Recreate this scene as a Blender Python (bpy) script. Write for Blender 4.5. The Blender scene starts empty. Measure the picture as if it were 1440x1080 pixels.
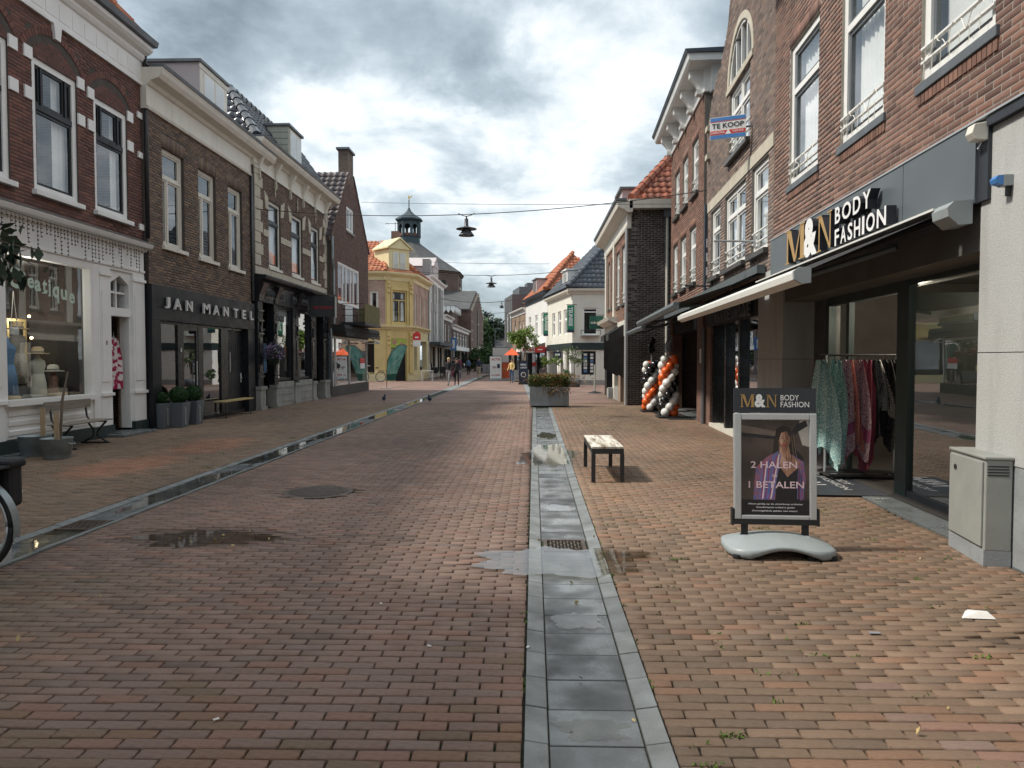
import bpy, bmesh, math, random
import numpy as np
from mathutils import Matrix, Vector, noise as mnoise
random.seed(7); rng = np.random.default_rng(7)
C = bpy.context.scene.collection
PI = math.pi; R = math.radians
sc = bpy.context.scene
# ------------------------------------------------------------------ camera
cam = bpy.data.cameras.new('camera'); camo = bpy.data.objects.new('camera', cam); C.objects.link(camo)
camo.location = (0, 0, 1.55); camo.rotation_euler = (R(90 - 2.01), 0, R(1.607))
cam.lens = 24.95; cam.sensor_width = 36; cam.clip_end = 2000; cam.clip_start = .05
sc.camera = camo
# ------------------------------------------------------------------ world: sky + clouds
SUN_EL, SUN_AZ = 50, 268      # degrees; azimuth clockwise from +Y (north)
w = bpy.data.worlds.new('World'); sc.world = w; w.use_nodes = True
nt = w.node_tree; nt.nodes.clear(); N = nt.nodes.new; L = nt.links.new
def wm(op, a=None, b=None, c=None):
    n = N('ShaderNodeMath'); n.operation = op
    for i, x in enumerate((a, b, c)):
        if x is None: continue
        if isinstance(x, (int, float)): n.inputs[i].default_value = x
        else: L(x, n.inputs[i])
    return n.outputs[0]
sky = N('ShaderNodeTexSky'); sky.sky_type = 'NISHITA'; sky.sun_disc = False
sky.sun_elevation = R(SUN_EL); sky.sun_rotation = R(SUN_AZ); sky.air_density = 1.2; sky.dust_density = 2.0
tc = N('ShaderNodeTexCoord'); sp = N('ShaderNodeSeparateXYZ'); L(tc.outputs['Generated'], sp.inputs[0])
zc = wm('MAXIMUM', sp.outputs[2], 0.0); den = wm('ADD', zc, 0.30)
cx = wm('DIVIDE', sp.outputs[0], den); cy = wm('DIVIDE', sp.outputs[1], den)
cb = N('ShaderNodeCombineXYZ'); L(cx, cb.inputs[0]); L(cy, cb.inputs[1]); cb.inputs[2].default_value = SKYSEED = 3.1
def wnoise(scale, detail, rough, dist, off=(0, 0, 0)):
    m = N('ShaderNodeMapping'); m.inputs['Location'].default_value = off; L(cb.outputs[0], m.inputs[0])
    n = N('ShaderNodeTexNoise'); n.inputs['Scale'].default_value = scale; n.inputs['Detail'].default_value = detail
    n.inputs['Roughness'].default_value = rough; n.inputs['Distortion'].default_value = dist; L(m.outputs[0], n.inputs[0]); return n.outputs[0]
big = wnoise(0.9, 3, .5, .3, (2.3, .4, 0)); med = wnoise(2.4, 9, .58, .25, (0, 3, 0)); wisp = wnoise(7, 8, .6, .2)
def blob(px, py, r, amp):      # one cloud mass lying on the cloud layer, at plane position (px, py)
    a = wm('SUBTRACT', cx, px); b = wm('SUBTRACT', cy, py)
    d = wm('SQRT', wm('ADD', wm('MULTIPLY', a, a), wm('MULTIPLY', b, b)))
    d = wm('ADD', d, wm('MULTIPLY', wm('SUBTRACT', med, .5), r * 1.3))
    t = wm('SUBTRACT', 1.0, wm('DIVIDE', d, r)); t = wm('MAXIMUM', t, 0.0)
    return wm('MULTIPLY', wm('MINIMUM', wm('MULTIPLY', t, 1.8), 1.0), amp)
v = wm('ADD', wm('MULTIPLY', big, .30), wm('ADD', wm('MULTIPLY', med, 1.45), wm('MULTIPLY', wisp, .42)))
v = wm('SUBTRACT', v, .505)
for b_ in [(-.25, 1.20, .36, -.13), (-.60, 1.26, .32, -.09), (-.08, 1.42, .15, -.10), (.02, 1.76, .2, -.05), (-.34, 2.02, .34, -.12), (-.12, 2.65, .3, -.10), (-.40, 1.37, .17, .16), (.02, 1.30, .11, .12), (.21, 1.45, .26, .12), (-.31, 1.68, .13, .13), (-.10, 2.26, .22, .16), (.16, 2.02, .24, .13), (.5, 1.9, .3, .08)]:
    v = wm('ADD', v, blob(*b_))
rp = N('ShaderNodeValToRGB'); L(v, rp.inputs[0]); e = rp.color_ramp.elements
for i, (p, c) in enumerate([(.14, (.085, .105, .118, 1)), (.42, (.17, .202, .222, 1)), (.55, (.235, .268, .287, 1)), (.67, (.335, .358, .37, 1)), (.82, (.45, .465, .47, 1))]):
    if i < 2: e[i].position = p; e[i].color = c
    else: q = e.new(p); q.color = c
mul = N('ShaderNodeMixRGB'); mul.blend_type = 'MULTIPLY'; mul.inputs[0].default_value = 1
L(rp.outputs[0], mul.inputs[1]); mul.inputs[2].default_value = (10, 10, 10, 1)
mx = N('ShaderNodeMixRGB'); mx.inputs[0].default_value = .93; L(sky.outputs[0], mx.inputs[1]); L(mul.outputs[0], mx.inputs[2])
bg = N('ShaderNodeBackground'); bg.inputs[1].default_value = .1; L(mx.outputs[0], bg.inputs[0])
out = N('ShaderNodeOutputWorld'); L(bg.outputs[0], out.inputs[0])
sd = bpy.data.lights.new('sun', 'SUN'); sd.energy = 1.5; sd.angle = R(5); sd.color = (1, .94, .84)
so = bpy.data.objects.new('sun', sd); C.objects.link(so)
so.rotation_euler = Vector((-math.sin(R(SUN_AZ)) * math.cos(R(SUN_EL)), -math.cos(R(SUN_AZ)) * math.cos(R(SUN_EL)), -math.sin(R(SUN_EL)))).to_track_quat('-Z', 'Y').to_euler()
sc.view_settings.view_transform = 'Standard'; sc.view_settings.look = 'None'; sc.view_settings.gamma = 1
sc.view_settings.exposure = 1.5
sc.render.engine = 'CYCLES'; sc.cycles.use_denoising = True
sc.cycles.max_bounces = 8; sc.cycles.transparent_max_bounces = 12; sc.cycles.caustics_reflective = False; sc.cycles.caustics_refractive = False
# ------------------------------------------------------------------ materials
M = {}
def mat(name, col, rough=.7, metal=0, var=.12, vs=3.0, fine=.06, fs=60, bump=0, bs=40, col2=None, spec=.5, coat=0, stretch=None, rvar=.1, dirt=0):
    m = bpy.data.materials.new(name); m.use_nodes = True; t = m.node_tree; n = t.nodes; l = t.links.new; b = n['Principled BSDF']
    tx = n.new('ShaderNodeTexCoord'); src = tx.outputs['Object']
    if stretch:
        mp = n.new('ShaderNodeMapping'); mp.inputs['Scale'].default_value = stretch; l(src, mp.inputs[0]); src = mp.outputs[0]
    def nz(s, d=6):
        q = n.new('ShaderNodeTexNoise'); q.inputs['Scale'].default_value = s; q.inputs['Detail'].default_value = d; l(src, q.inputs[0]); return q.outputs[0]
    def mm(op, a, b_):
        q = n.new('ShaderNodeMath'); q.operation = op
        for i, x in enumerate((a, b_)):
            if isinstance(x, (int, float)): q.inputs[i].default_value = x
            else: l(x, q.inputs[i])
        return q.outputs[0]
    c2 = col2 or tuple(x * .75 for x in col)
    mxn = n.new('ShaderNodeMixRGB'); mxn.inputs[1].default_value = (*col, 1); mxn.inputs[2].default_value = (*c2, 1)
    big = nz(vs)
    rp = n.new('ShaderNodeMapRange'); rp.inputs[1].default_value = .38; rp.inputs[2].default_value = .68; l(big, rp.inputs[0])
    l(mm('MULTIPLY', rp.outputs[0], 1.0 if col2 else min(1, var * 4)), mxn.inputs[0])
    f = nz(fs, 3); k = mm('ADD', mm('MULTIPLY', mm('SUBTRACT', f, .5), fine * 4), 1.0)
    at = n.new('ShaderNodeAttribute'); at.attribute_name = 'tint'
    v1 = n.new('ShaderNodeVectorMath'); v1.operation = 'MULTIPLY'; l(mxn.outputs[0], v1.inputs[0]); l(at.outputs['Color'], v1.inputs[1])
    v2 = n.new('ShaderNodeVectorMath'); v2.operation = 'SCALE'; l(v1.outputs[0], v2.inputs[0]); l(k, v2.inputs['Scale'])
    last = v2.outputs[0]
    if dirt:
        mpd = n.new('ShaderNodeMapping'); mpd.inputs['Scale'].default_value = (3.2, 3.2, .5); l(tx.outputs['Object'], mpd.inputs[0]); dq = n.new('ShaderNodeTexNoise'); dq.inputs['Scale'].default_value = 1.6; dq.inputs['Detail'].default_value = 10; l(mpd.outputs[0], dq.inputs[0]); dn = dq.outputs[0]; dr = n.new('ShaderNodeMapRange'); dr.inputs[1].default_value = .5; dr.inputs[2].default_value = .75; l(dn, dr.inputs[0])
        dm = n.new('ShaderNodeMixRGB'); l(mm('MULTIPLY', dr.outputs[0], dirt), dm.inputs[0]); l(last, dm.inputs[1]); dm.inputs[2].default_value = (.07, .065, .05, 1); last = dm.outputs[0]
    l(last, b.inputs['Base Color'])
    l(mm('ADD', mm('MULTIPLY', mm('SUBTRACT', big, .5), rvar * 3), rough), b.inputs['Roughness'])
    b.inputs['Metallic'].default_value = metal; b.inputs['Specular IOR Level'].default_value = spec; b.inputs['Coat Weight'].default_value = coat
    if bump:
        bp = n.new('ShaderNodeBump'); bp.inputs['Strength'].default_value = bump; bp.inputs['Distance'].default_value = .01
        l(nz(bs, 6), bp.inputs['Height']); l(bp.outputs[0], b.inputs['Normal'])
    M[name] = m; return m
def glass(name, tint=(.75, .8, .8), rough=.0, ior=1.5, boost=1.0, wave=0, base=.03):
    m = bpy.data.materials.new(name); m.use_nodes = True; t = m.node_tree; t.nodes.clear(); n = t.nodes.new; l = t.links.new
    fr = n('ShaderNodeFresnel'); fr.inputs[0].default_value = ior; tr = n('ShaderNodeBsdfTransparent'); tr.inputs[0].default_value = (*tint, 1)
    gl = n('ShaderNodeBsdfGlossy'); gl.inputs['Roughness'].default_value = rough; gl.inputs[0].default_value = (.95, .97, 1, 1)
    mm = n('ShaderNodeMath'); mm.operation = 'MULTIPLY_ADD'; mm.inputs[1].default_value = boost; mm.inputs[2].default_value = base; mm.use_clamp = True; l(fr.outputs[0], mm.inputs[0])
    if wave:
        tx = n('ShaderNodeTexCoord'); nz = n('ShaderNodeTexNoise'); nz.inputs['Scale'].default_value = 1.6 if wave < 1 else 30; nz.inputs['Detail'].default_value = 2; l(tx.outputs['Object'], nz.inputs[0])
        bp = n('ShaderNodeBump'); bp.inputs['Strength'].default_value = .012 if wave < 1 else .05; bp.inputs['Distance'].default_value = .05 if wave < 1 else .003; l(nz.outputs[0], bp.inputs['Height']); l(bp.outputs[0], gl.inputs['Normal'])
    ge = n('ShaderNodeNewGeometry'); inv = n('ShaderNodeMath'); inv.operation = 'SUBTRACT'; inv.inputs[0].default_value = 1; l(ge.outputs['Backfacing'], inv.inputs[1]); m2 = n('ShaderNodeMath'); m2.operation = 'MULTIPLY'; l(mm.outputs[0], m2.inputs[0]); l(inv.outputs[0], m2.inputs[1])
    mx = n('ShaderNodeMixShader'); l(m2.outputs[0], mx.inputs[0]); l(tr.outputs[0], mx.inputs[1]); l(gl.outputs[0], mx.inputs[2])
    o = n('ShaderNodeOutputMaterial'); l(mx.outputs[0], o.inputs[0]); M[name] = m; return m
def bricktex(name, c1, c2, mortar, bw=.22, bh=.0625, ms=.008, rough=.85, bump=.3, flat=False):
    """wall brickwork too far off to tell bricks apart; flat=True: paving on the ground plane"""
    m = bpy.data.materials.new(name); m.use_nodes = True; t = m.node_tree; n = t.nodes.new; l = t.links.new; b = t.nodes['Principled BSDF']
    tx = n('ShaderNodeTexCoord'); s = n('ShaderNodeSeparateXYZ'); l(tx.outputs['Object'], s.inputs[0]); cbn = n('ShaderNodeCombineXYZ')
    if flat: l(s.outputs[0], cbn.inputs[0]); l(s.outputs[1], cbn.inputs[1])
    else:
        ad = n('ShaderNodeMath'); l(s.outputs[0], ad.inputs[0]); l(s.outputs[1], ad.inputs[1]); l(ad.outputs[0], cbn.inputs[0]); l(s.outputs[2], cbn.inputs[1])
    br = n('ShaderNodeTexBrick'); l(cbn.outputs[0], br.inputs[0]); br.inputs['Scale'].default_value = 1; br.inputs['Brick Width'].default_value = bw; br.inputs['Row Height'].default_value = bh
    br.inputs['Mortar Size'].default_value = ms; br.inputs['Color1'].default_value = (*c1, 1); br.inputs['Color2'].default_value = (*c2, 1); br.inputs['Mortar'].default_value = (*mortar, 1); br.offset = .5
    nz = n('ShaderNodeTexNoise'); nz.inputs['Scale'].default_value = .9; nz.inputs['Detail'].default_value = 8; l(tx.outputs['Object'], nz.inputs[0])
    mr = n('ShaderNodeMapRange'); mr.inputs[1].default_value = .3; mr.inputs[2].default_value = .7; mr.inputs[3].default_value = .72; mr.inputs[4].default_value = 1.25; l(nz.outputs[0], mr.inputs[0])
    vm = n('ShaderNodeVectorMath'); vm.operation = 'SCALE'; l(br.outputs[0], vm.inputs[0]); l(mr.outputs[0], vm.inputs['Scale']); l(vm.outputs[0], b.inputs['Base Color'])
    b.inputs['Roughness'].default_value = rough
    bp = n('ShaderNodeBump'); bp.invert = True; bp.inputs['Strength'].default_value = bump; bp.inputs['Distance'].default_value = .01; l(br.outputs['Fac'], bp.inputs['Height']); l(bp.outputs[0], b.inputs['Normal'])
    M[name] = m; return m
def cloth(name, a, b_, c=None, scale=30, kind='v'):
    """printed fabric"""
    m = bpy.data.materials.new(name); m.use_nodes = True; t = m.node_tree; n = t.nodes.new; l = t.links.new; b = t.nodes['Principled BSDF']
    tx = n('ShaderNodeTexCoord')
    if kind == 'v': q = n('ShaderNodeTexVoronoi'); q.feature = 'DISTANCE_TO_EDGE'
    elif kind == 'w': q = n('ShaderNodeTexWave'); q.inputs['Distortion'].default_value = 6
    else: q = n('ShaderNodeTexNoise'); q.inputs['Detail'].default_value = 2
    q.inputs['Scale'].default_value = scale; l(tx.outputs['Object'], q.inputs[0])
    r = n('ShaderNodeValToRGB'); l(q.outputs[0], r.inputs[0]); e = r.color_ramp.elements
    lo, hi = {'v': (.06, .12), 'w': (.4, .6), 'n': (.47, .53)}[kind]
    e[0].position = lo; e[0].color = (*a, 1); e[1].position = hi; e[1].color = (*b_, 1)
    if c: q2 = e.new(min(.99, hi + .15)); q2.color = (*c, 1)
    l(r.outputs[0], b.inputs['Base Color']); b.inputs['Roughness'].default_value = .85; M[name] = m; return m
# bricks
mat('clinker', (.20, .130, .100), .72, var=.14, vs=5, fine=.12, fs=90, bump=.35, bs=120, rvar=.25)
mat('brick_red', (.165, .078, .062), .85, var=.15, vs=4, fine=.1, fs=70, bump=.3, bs=100)
mat('brick_brown', (.178, .130, .102), .88, var=.15, vs=4, fine=.1, fs=70, bump=.3, bs=100)
mat('brick_mn', (.225, .128, .100), .88, var=.2, vs=2.2, fine=.12, fs=70, bump=.35, bs=100)
mat('brick_greybrown', (.23, .175, .15), .88, var=.15, vs=4, fine=.1, fs=70, bump=.3, bs=100)
mat('brick_orange', (.24, .135, .098), .88, var=.15, vs=4, fine=.1, fs=70, bump=.3, bs=100)
mat('brick_dark', (.062, .052, .050), .8, var=.15, vs=4, fine=.1, fs=70, bump=.3, bs=100)
mat('brick_gable', (.15, .09, .075), .88, var=.15, vs=4, fine=.1, fs=70, bump=.3, bs=100)
mat('mortar', (.20, .185, .165), .95, var=.2, vs=4, bump=.3, bs=150)
mat('mortar_dark', (.085, .075, .066), .95, var=.2, vs=4, bump=.3, bs=150)
mat('mortar_light', (.36, .33, .29), .95, var=.2, vs=4, bump=.3, bs=150)
mat('joint_sand', (.028, .024, .018), .95, var=.3, vs=8, col2=(.022, .03, .012))
bricktex('bt_red', (.17, .075, .055), (.22, .1, .07), (.2, .18, .16)); bricktex('bt_brown', (.12, .085, .065), (.17, .12, .09), (.11, .1, .09))
bricktex('bt_dark', (.04, .034, .034), (.06, .05, .048), (.12, .11, .1)); bricktex('bt_church', (.13, .075, .06), (.17, .1, .08), (.14, .12, .1))
bricktex('bt_tan', (.24, .15, .1), (.3, .2, .13), (.25, .22, .18)); bricktex('bt_pink', (.33, .19, .15), (.4, .25, .2), (.42, .38, .32))
bricktex('far_paving', (.20, .125, .10), (.26, .155, .12), (.08, .06, .05), .217, .073, .008, .78, .25, True)
bricktex('slatework', (.06, .06, .063), (.085, .083, .08), (.04, .04, .04), .3, .2, .01, .6)
# paint, plaster, stone
mat('white_paint', (.82, .82, .80), .45, var=.06, vs=2.5, fine=.02, bump=.05, bs=30, dirt=.07)
mat('cream_paint', (.70, .67, .59), .5, var=.06, vs=2.5, fine=.02, bump=.05, dirt=.14)
mat('offwhite_plaster', (.74, .72, .64), .8, var=.1, vs=1.2, fine=.03, bump=.15, bs=50, dirt=.1)
mat('grey_plaster', (.33, .34, .34), .8, var=.1, vs=1.2, fine=.03, bump=.1, dirt=.1)
mat('yellow_paint', (.64, .50, .22), .6, var=.1, vs=1.5, fine=.03, bump=.1, dirt=.1)
mat('pale_yellow', (.72, .62, .36), .6, var=.1, vs=1.5, fine=.03, dirt=.08)
mat('mauve_board', (.50, .45, .45), .7, var=.08, vs=2, dirt=.05)
mat('greygreen_board', (.42, .44, .38), .7, var=.08, vs=2, dirt=.15)
mat('black_paint', (.012, .0135, .017), .4, spec=.3, var=.15, vs=3, fine=.05, bump=.05, rvar=.2)
mat('black_satin', (.012, .013, .016), .28, var=.1)
mat('dark_green', (.018, .035, .035), .5, var=.15)
mat('navy_cornice', (.04, .055, .075), .5)
mat('anthracite', (.115, .135, .15), .42, var=.06, vs=1.2, fine=.01, spec=.5)
mat('anthracite_edge', (.03, .035, .045), .5)
mat('stone_cream', (.52, .48, .39), .85, var=.15, vs=4, fine=.05, bump=.2, dirt=.2)
mat('stone_grey', (.30, .30, .28), .85, var=.2, vs=3, fine=.08, bump=.25, dirt=.25)
mat('bluestone', (.14, .152, .155), .45, var=.3, vs=3.6, fine=.08, fs=120, bump=.18, bs=60, rvar=.9, col2=(.095, .105, .11), dirt=.35)
mat('bluestone_kerb', (.205, .22, .22), .6, var=.25, vs=4, fine=.10, fs=120, bump=.25, bs=60, rvar=.5, dirt=.35)
mat('concrete_pale', (.45, .455, .445), .9, var=.08, vs=1.5, fine=.09, fs=45, bump=.5, bs=90, dirt=.22)
mat('concrete_grey', (.30, .32, .33), .85, var=.25, vs=3, fine=.08, bump=.2, dirt=.3)
mat('dark_stone', (.075, .073, .07), .45, var=.25, vs=3, fine=.05)
mat('lead', (.14, .155, .17), .5, metal=.2, var=.2, vs=4)
mat('alu', (.55, .57, .58), .35, metal=.55, var=.05, vs=3); mat('alu_white', (.72, .72, .68), .4, var=.06, vs=3, dirt=.05)
mat('plastic_grey', (.30, .335, .345), .45, var=.1, vs=4, fine=.03, dirt=.1); mat('rubber', (.012, .012, .013), .7)
mat('cabinet_grey', (.31, .32, .30), .55, var=.12, vs=4, fine=.04, bump=.05, dirt=.12)
mat('zinc', (.30, .35, .37), .45, metal=.5, var=.3, vs=6, fine=.08)
mat('copper_green', (.04, .065, .08), .6, var=.3, vs=2); mat('gold', (.8, .6, .2), .3, metal=.8)
mat('iron', (.025, .026, .028), .5, var=.2); mat('grate_iron', (.11, .085, .07), .6, metal=.3, var=.3, vs=10)
mat('wood_grey', (.24, .21, .175), .8, stretch=(1, 12, 12), var=.25, vs=3, fine=.1); mat('wood_raw', (.42, .31, .19), .75, stretch=(6, 6, 1), var=.25, vs=3)
mat('wood_white', (.74, .70, .62), .6, stretch=(14, 1.5, 14), vs=1.5, col2=(.20, .15, .09)); mat('wood_moss', (.16, .14, .055), .85, stretch=(1, 1, 1), var=.3, vs=5)
mat('wood_yellow', (.45, .34, .15), .6, var=.1, vs=4); mat('bark', (.17, .135, .10), .9, var=.3, vs=8, bump=.5, bs=30)
mat('tile_dark', (.05, .06, .075), .28, var=.3, vs=3, fine=.08, rvar=.3, coat=.3); mat('tile_slate', (.085, .10, .12), .5, var=.25, vs=3)
mat('tile_brown', (.13, .095, .085), .6, var=.3, vs=5, col2=(.085, .08, .09)); mat('tile_red', (.36, .115, .062), .6, var=.2, vs=3)
mat('tile_orange', (.46, .17, .08), .65, var=.25, vs=3, col2=(.36, .10, .05)); mat('slate_roof', (.10, .10, .105), .7, var=.2, vs=1, fine=.05, fs=20)
mat('roof_felt', (.06, .06, .062), .85)
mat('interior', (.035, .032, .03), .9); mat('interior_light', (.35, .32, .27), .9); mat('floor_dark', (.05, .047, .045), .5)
mat('curtain', (.86, .86, .84), .9, var=.05); mat('curtain_red', (.35, .04, .03), .9); mat('blind_dark', (.03, .032, .033), .6); mat('blind_grey', (.30, .31, .33), .7)
mat('letter_white', (.82, .82, .82), .5, var=.02); mat('letter_silver', (.62, .62, .62), .35, metal=.3); mat('letter_gold', (.43, .27, .10), .45, var=.04)
mat('letter_mint', (.50, .62, .52), .6, var=.04); mat('letter_black', (.02, .022, .03), .5); mat('letter_red', (.42, .03, .04), .5); mat('letter_yellow', (.75, .55, .05), .5)
mat('awning_black', (.022, .022, .024), .85, var=.15, vs=4); mat('awning_grey', (.10, .12, .125), .5, var=.1); mat('awning_under', (.11, .105, .10), .9)
mat('skin', (.50, .30, .21), .55, var=.05); mat('hair_blond', (.50, .36, .18), .7); mat('hair_dark', (.03, .02, .015), .6)
mat('denim', (.05, .10, .20), .85); mat('cloth_black', (.015, .015, .018), .85); mat('cloth_grey', (.22, .22, .23), .85); mat('cloth_white', (.75, .74, .72), .8)
mat('cloth_purple', (.17, .035, .07), .85); mat('cloth_beige', (.45, .36, .26), .85); mat('cloth_yellow', (.70, .52, .22), .85); mat('cloth_navy', (.02, .03, .06), .85); mat('cloth_blue', (.13, .24, .42), .85)
mat('straw', (.55, .42, .25), .85, fine=.2, fs=150); mat('cloth_cream', (.55, .52, .44), .85)
mat('leaf', (.045, .10, .022), .6, var=.3, vs=2, fine=.2, fs=15); mat('leaf_olive', (.11, .15, .05), .6, var=.3, vs=2); mat('leaf_bright', (.15, .24, .035), .6, var=.3, vs=2)
mat('leaf_box', (.018, .065, .012), .6, var=.3, vs=8, fine=.2, fs=30); mat('leaf_dark', (.03, .055, .03), .5, var=.3, vs=6); mat('moss', (.085, .15, .02), .9, var=.4, vs=10); mat('flower', (.30, .18, .42), .8, var=.4, vs=30, col2=(.5, .42, .6))
mat('grass_rust', (.23, .14, .055), .8, var=.3, vs=6)
mat('balloon_white', (.80, .80, .77), .28, var=.01, fine=0, coat=.3); mat('balloon_orange', (.80, .13, .02), .28, var=.01, fine=0, coat=.3); mat('balloon_black', (.012, .012, .014), .18, var=.01, coat=.5)
mat('foil_silver', (.6, .6, .62), .2, metal=.9); mat('paper', (.72, .70, .66), .8, var=.1, vs=20)
mat('sign_green', (.01, .22, .12), .5, var=.03); mat('sign_bluegreen', (.012, .10, .075), .5); mat('sign_blue', (.06, .22, .55), .5); mat('sign_red', (.60, .04, .04), .5); mat('sign_navy', (.02, .035, .07), .5)
mat('sign_white', (.74, .75, .74), .5, var=.03); mat('sign_orangered', (.60, .10, .03), .5, var=.2, vs=8); mat('sign_smoke', (.055, .06, .062), .3); mat('umbrella_orange', (.75, .12, .04), .8)
mat('poster_dark', (.05, .035, .03), .35, vs=4, col2=(.11, .08, .065)); mat('poster_stone', (.20, .15, .12), .35, var=.3, vs=9); mat('poster_black', (.015, .014, .018), .3)
mat('poster_skin', (.42, .22, .14), .35, vs=14, col2=(.24, .11, .07)); mat('poster_pink', (.80, .60, .66), .35); mat('poster_lilac', (.12, .14, .30), .35, vs=22, col2=(.35, .10, .12)); mat('poster_sky', (.5, .47, .42), .35)
mat('poster_shade', (.20, .095, .06), .35, vs=20); mat('poster_light', (.55, .33, .24), .35, vs=20); mat('poster_blue', (.10, .16, .42), .35, vs=30, col2=(.22, .16, .34)); mat('poster_plum', (.28, .07, .16), .35, vs=30)
mat('graphic_lime', (.30, .42, .05), .6, vs=5, col2=(.45, .55, .12)); mat('graphic_pink', (.65, .12, .35), .6); mat('flag_teal', (.07, .26, .23), .7, vs=3, col2=(.25, .50, .42)); mat('mural', (.35, .15, .07), .8, vs=4, col2=(.05, .25, .25))
mat('parcel', (.45, .36, .22), .7); mat('dirt_strip', (.07, .06, .045), .95, vs=6, col2=(.05, .075, .02)); mat('puddle_bed', (.075, .058, .05), .6, vs=5)
cloth('scarf_teal', (.70, .80, .76), (.10, .33, .33), scale=48); cloth('scarf_pink', (.25, .06, .14), (.75, .58, .60), scale=48); cloth('scarf_red', (.38, .06, .05), (.50, .28, .24), scale=28, kind='w')
cloth('scarf_coral', (.36, .08, .10), (.20, .05, .10), scale=40, kind='w'); cloth('scarf_blue', (.04, .09, .17), (.14, .24, .34), scale=30, kind='n'); cloth('scarf_black', (.02, .02, .024), (.05, .05, .055), scale=30, kind='n')
cloth('dress_floral', (.72, .68, .68), (.35, .01, .07), scale=9, kind='n'); cloth('lace_grey', (.18, .17, .16), (.45, .43, .38), scale=45); cloth('blackwhite', (.03, .03, .03), (.5, .5, .48), scale=35, kind='w')
mb_ = mat('magenta_weave', (.45, .12, .24), .85)
glass('glass', (.97, .98, .98), ior=1.5, boost=1.5, wave=.5, base=.05); glass('shop_glass', (.9, .93, .92), ior=1.5, boost=2.2, wave=.5, base=.08); glass('display_glass', (.95, .97, .96), ior=1.5, boost=1.3, wave=.5, base=.02); glass('smoke_glass', (.32, .36, .36), ior=1.5, boost=1.6, wave=.5)
glass('water', (.72, .70, .64), ior=1.33, boost=1.0, wave=2)
def emis(name, col, s):
    m = bpy.data.materials.new(name); m.use_nodes = True; b = m.node_tree.nodes['Principled BSDF']; b.inputs['Emission Color'].default_value = (*col, 1); b.inputs['Emission Strength'].default_value = s; b.inputs['Base Color'].default_value = (*col, 1); M[name] = m
emis('bulb_warm', (1, .72, .38), 6)
def mats(x): return [M[i] for i in (x if isinstance(x, (list, tuple)) else [x])]
# ------------------------------------------------------------------ objects
def props(o, label=None, cat=None, group=None, kind=None):
    if label: o['label'] = label
    if cat: o['category'] = cat
    if group: o['group'] = group
    if kind: o['kind'] = kind
    return o
def empty(name, loc=(0, 0, 0), rz=0, label=None, cat=None, group=None):
    o = bpy.data.objects.new(name, None); C.objects.link(o); o.location = loc; o.rotation_euler = (0, 0, rz); o.empty_display_size = .2
    return props(o, label, cat, group)
class Fr:
    base = None
    """a street front: s runs along it (away from the camera), d stands out of it into the street, z up"""
    def __init__(f, x, y, ang, out, s0=0.0):
        f.x, f.y, f.a, f.o, f.s0 = x, y, ang, out, s0
    def at(f, s0): return Fr(f.x, f.y, f.a, f.o, s0)
    def P(f, s, d=0, z=0):
        ca, sa = math.cos(f.a), math.sin(f.a); return (f.x + s * ca - f.o * d * sa, f.y + s * sa + f.o * d * ca, z)
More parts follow.
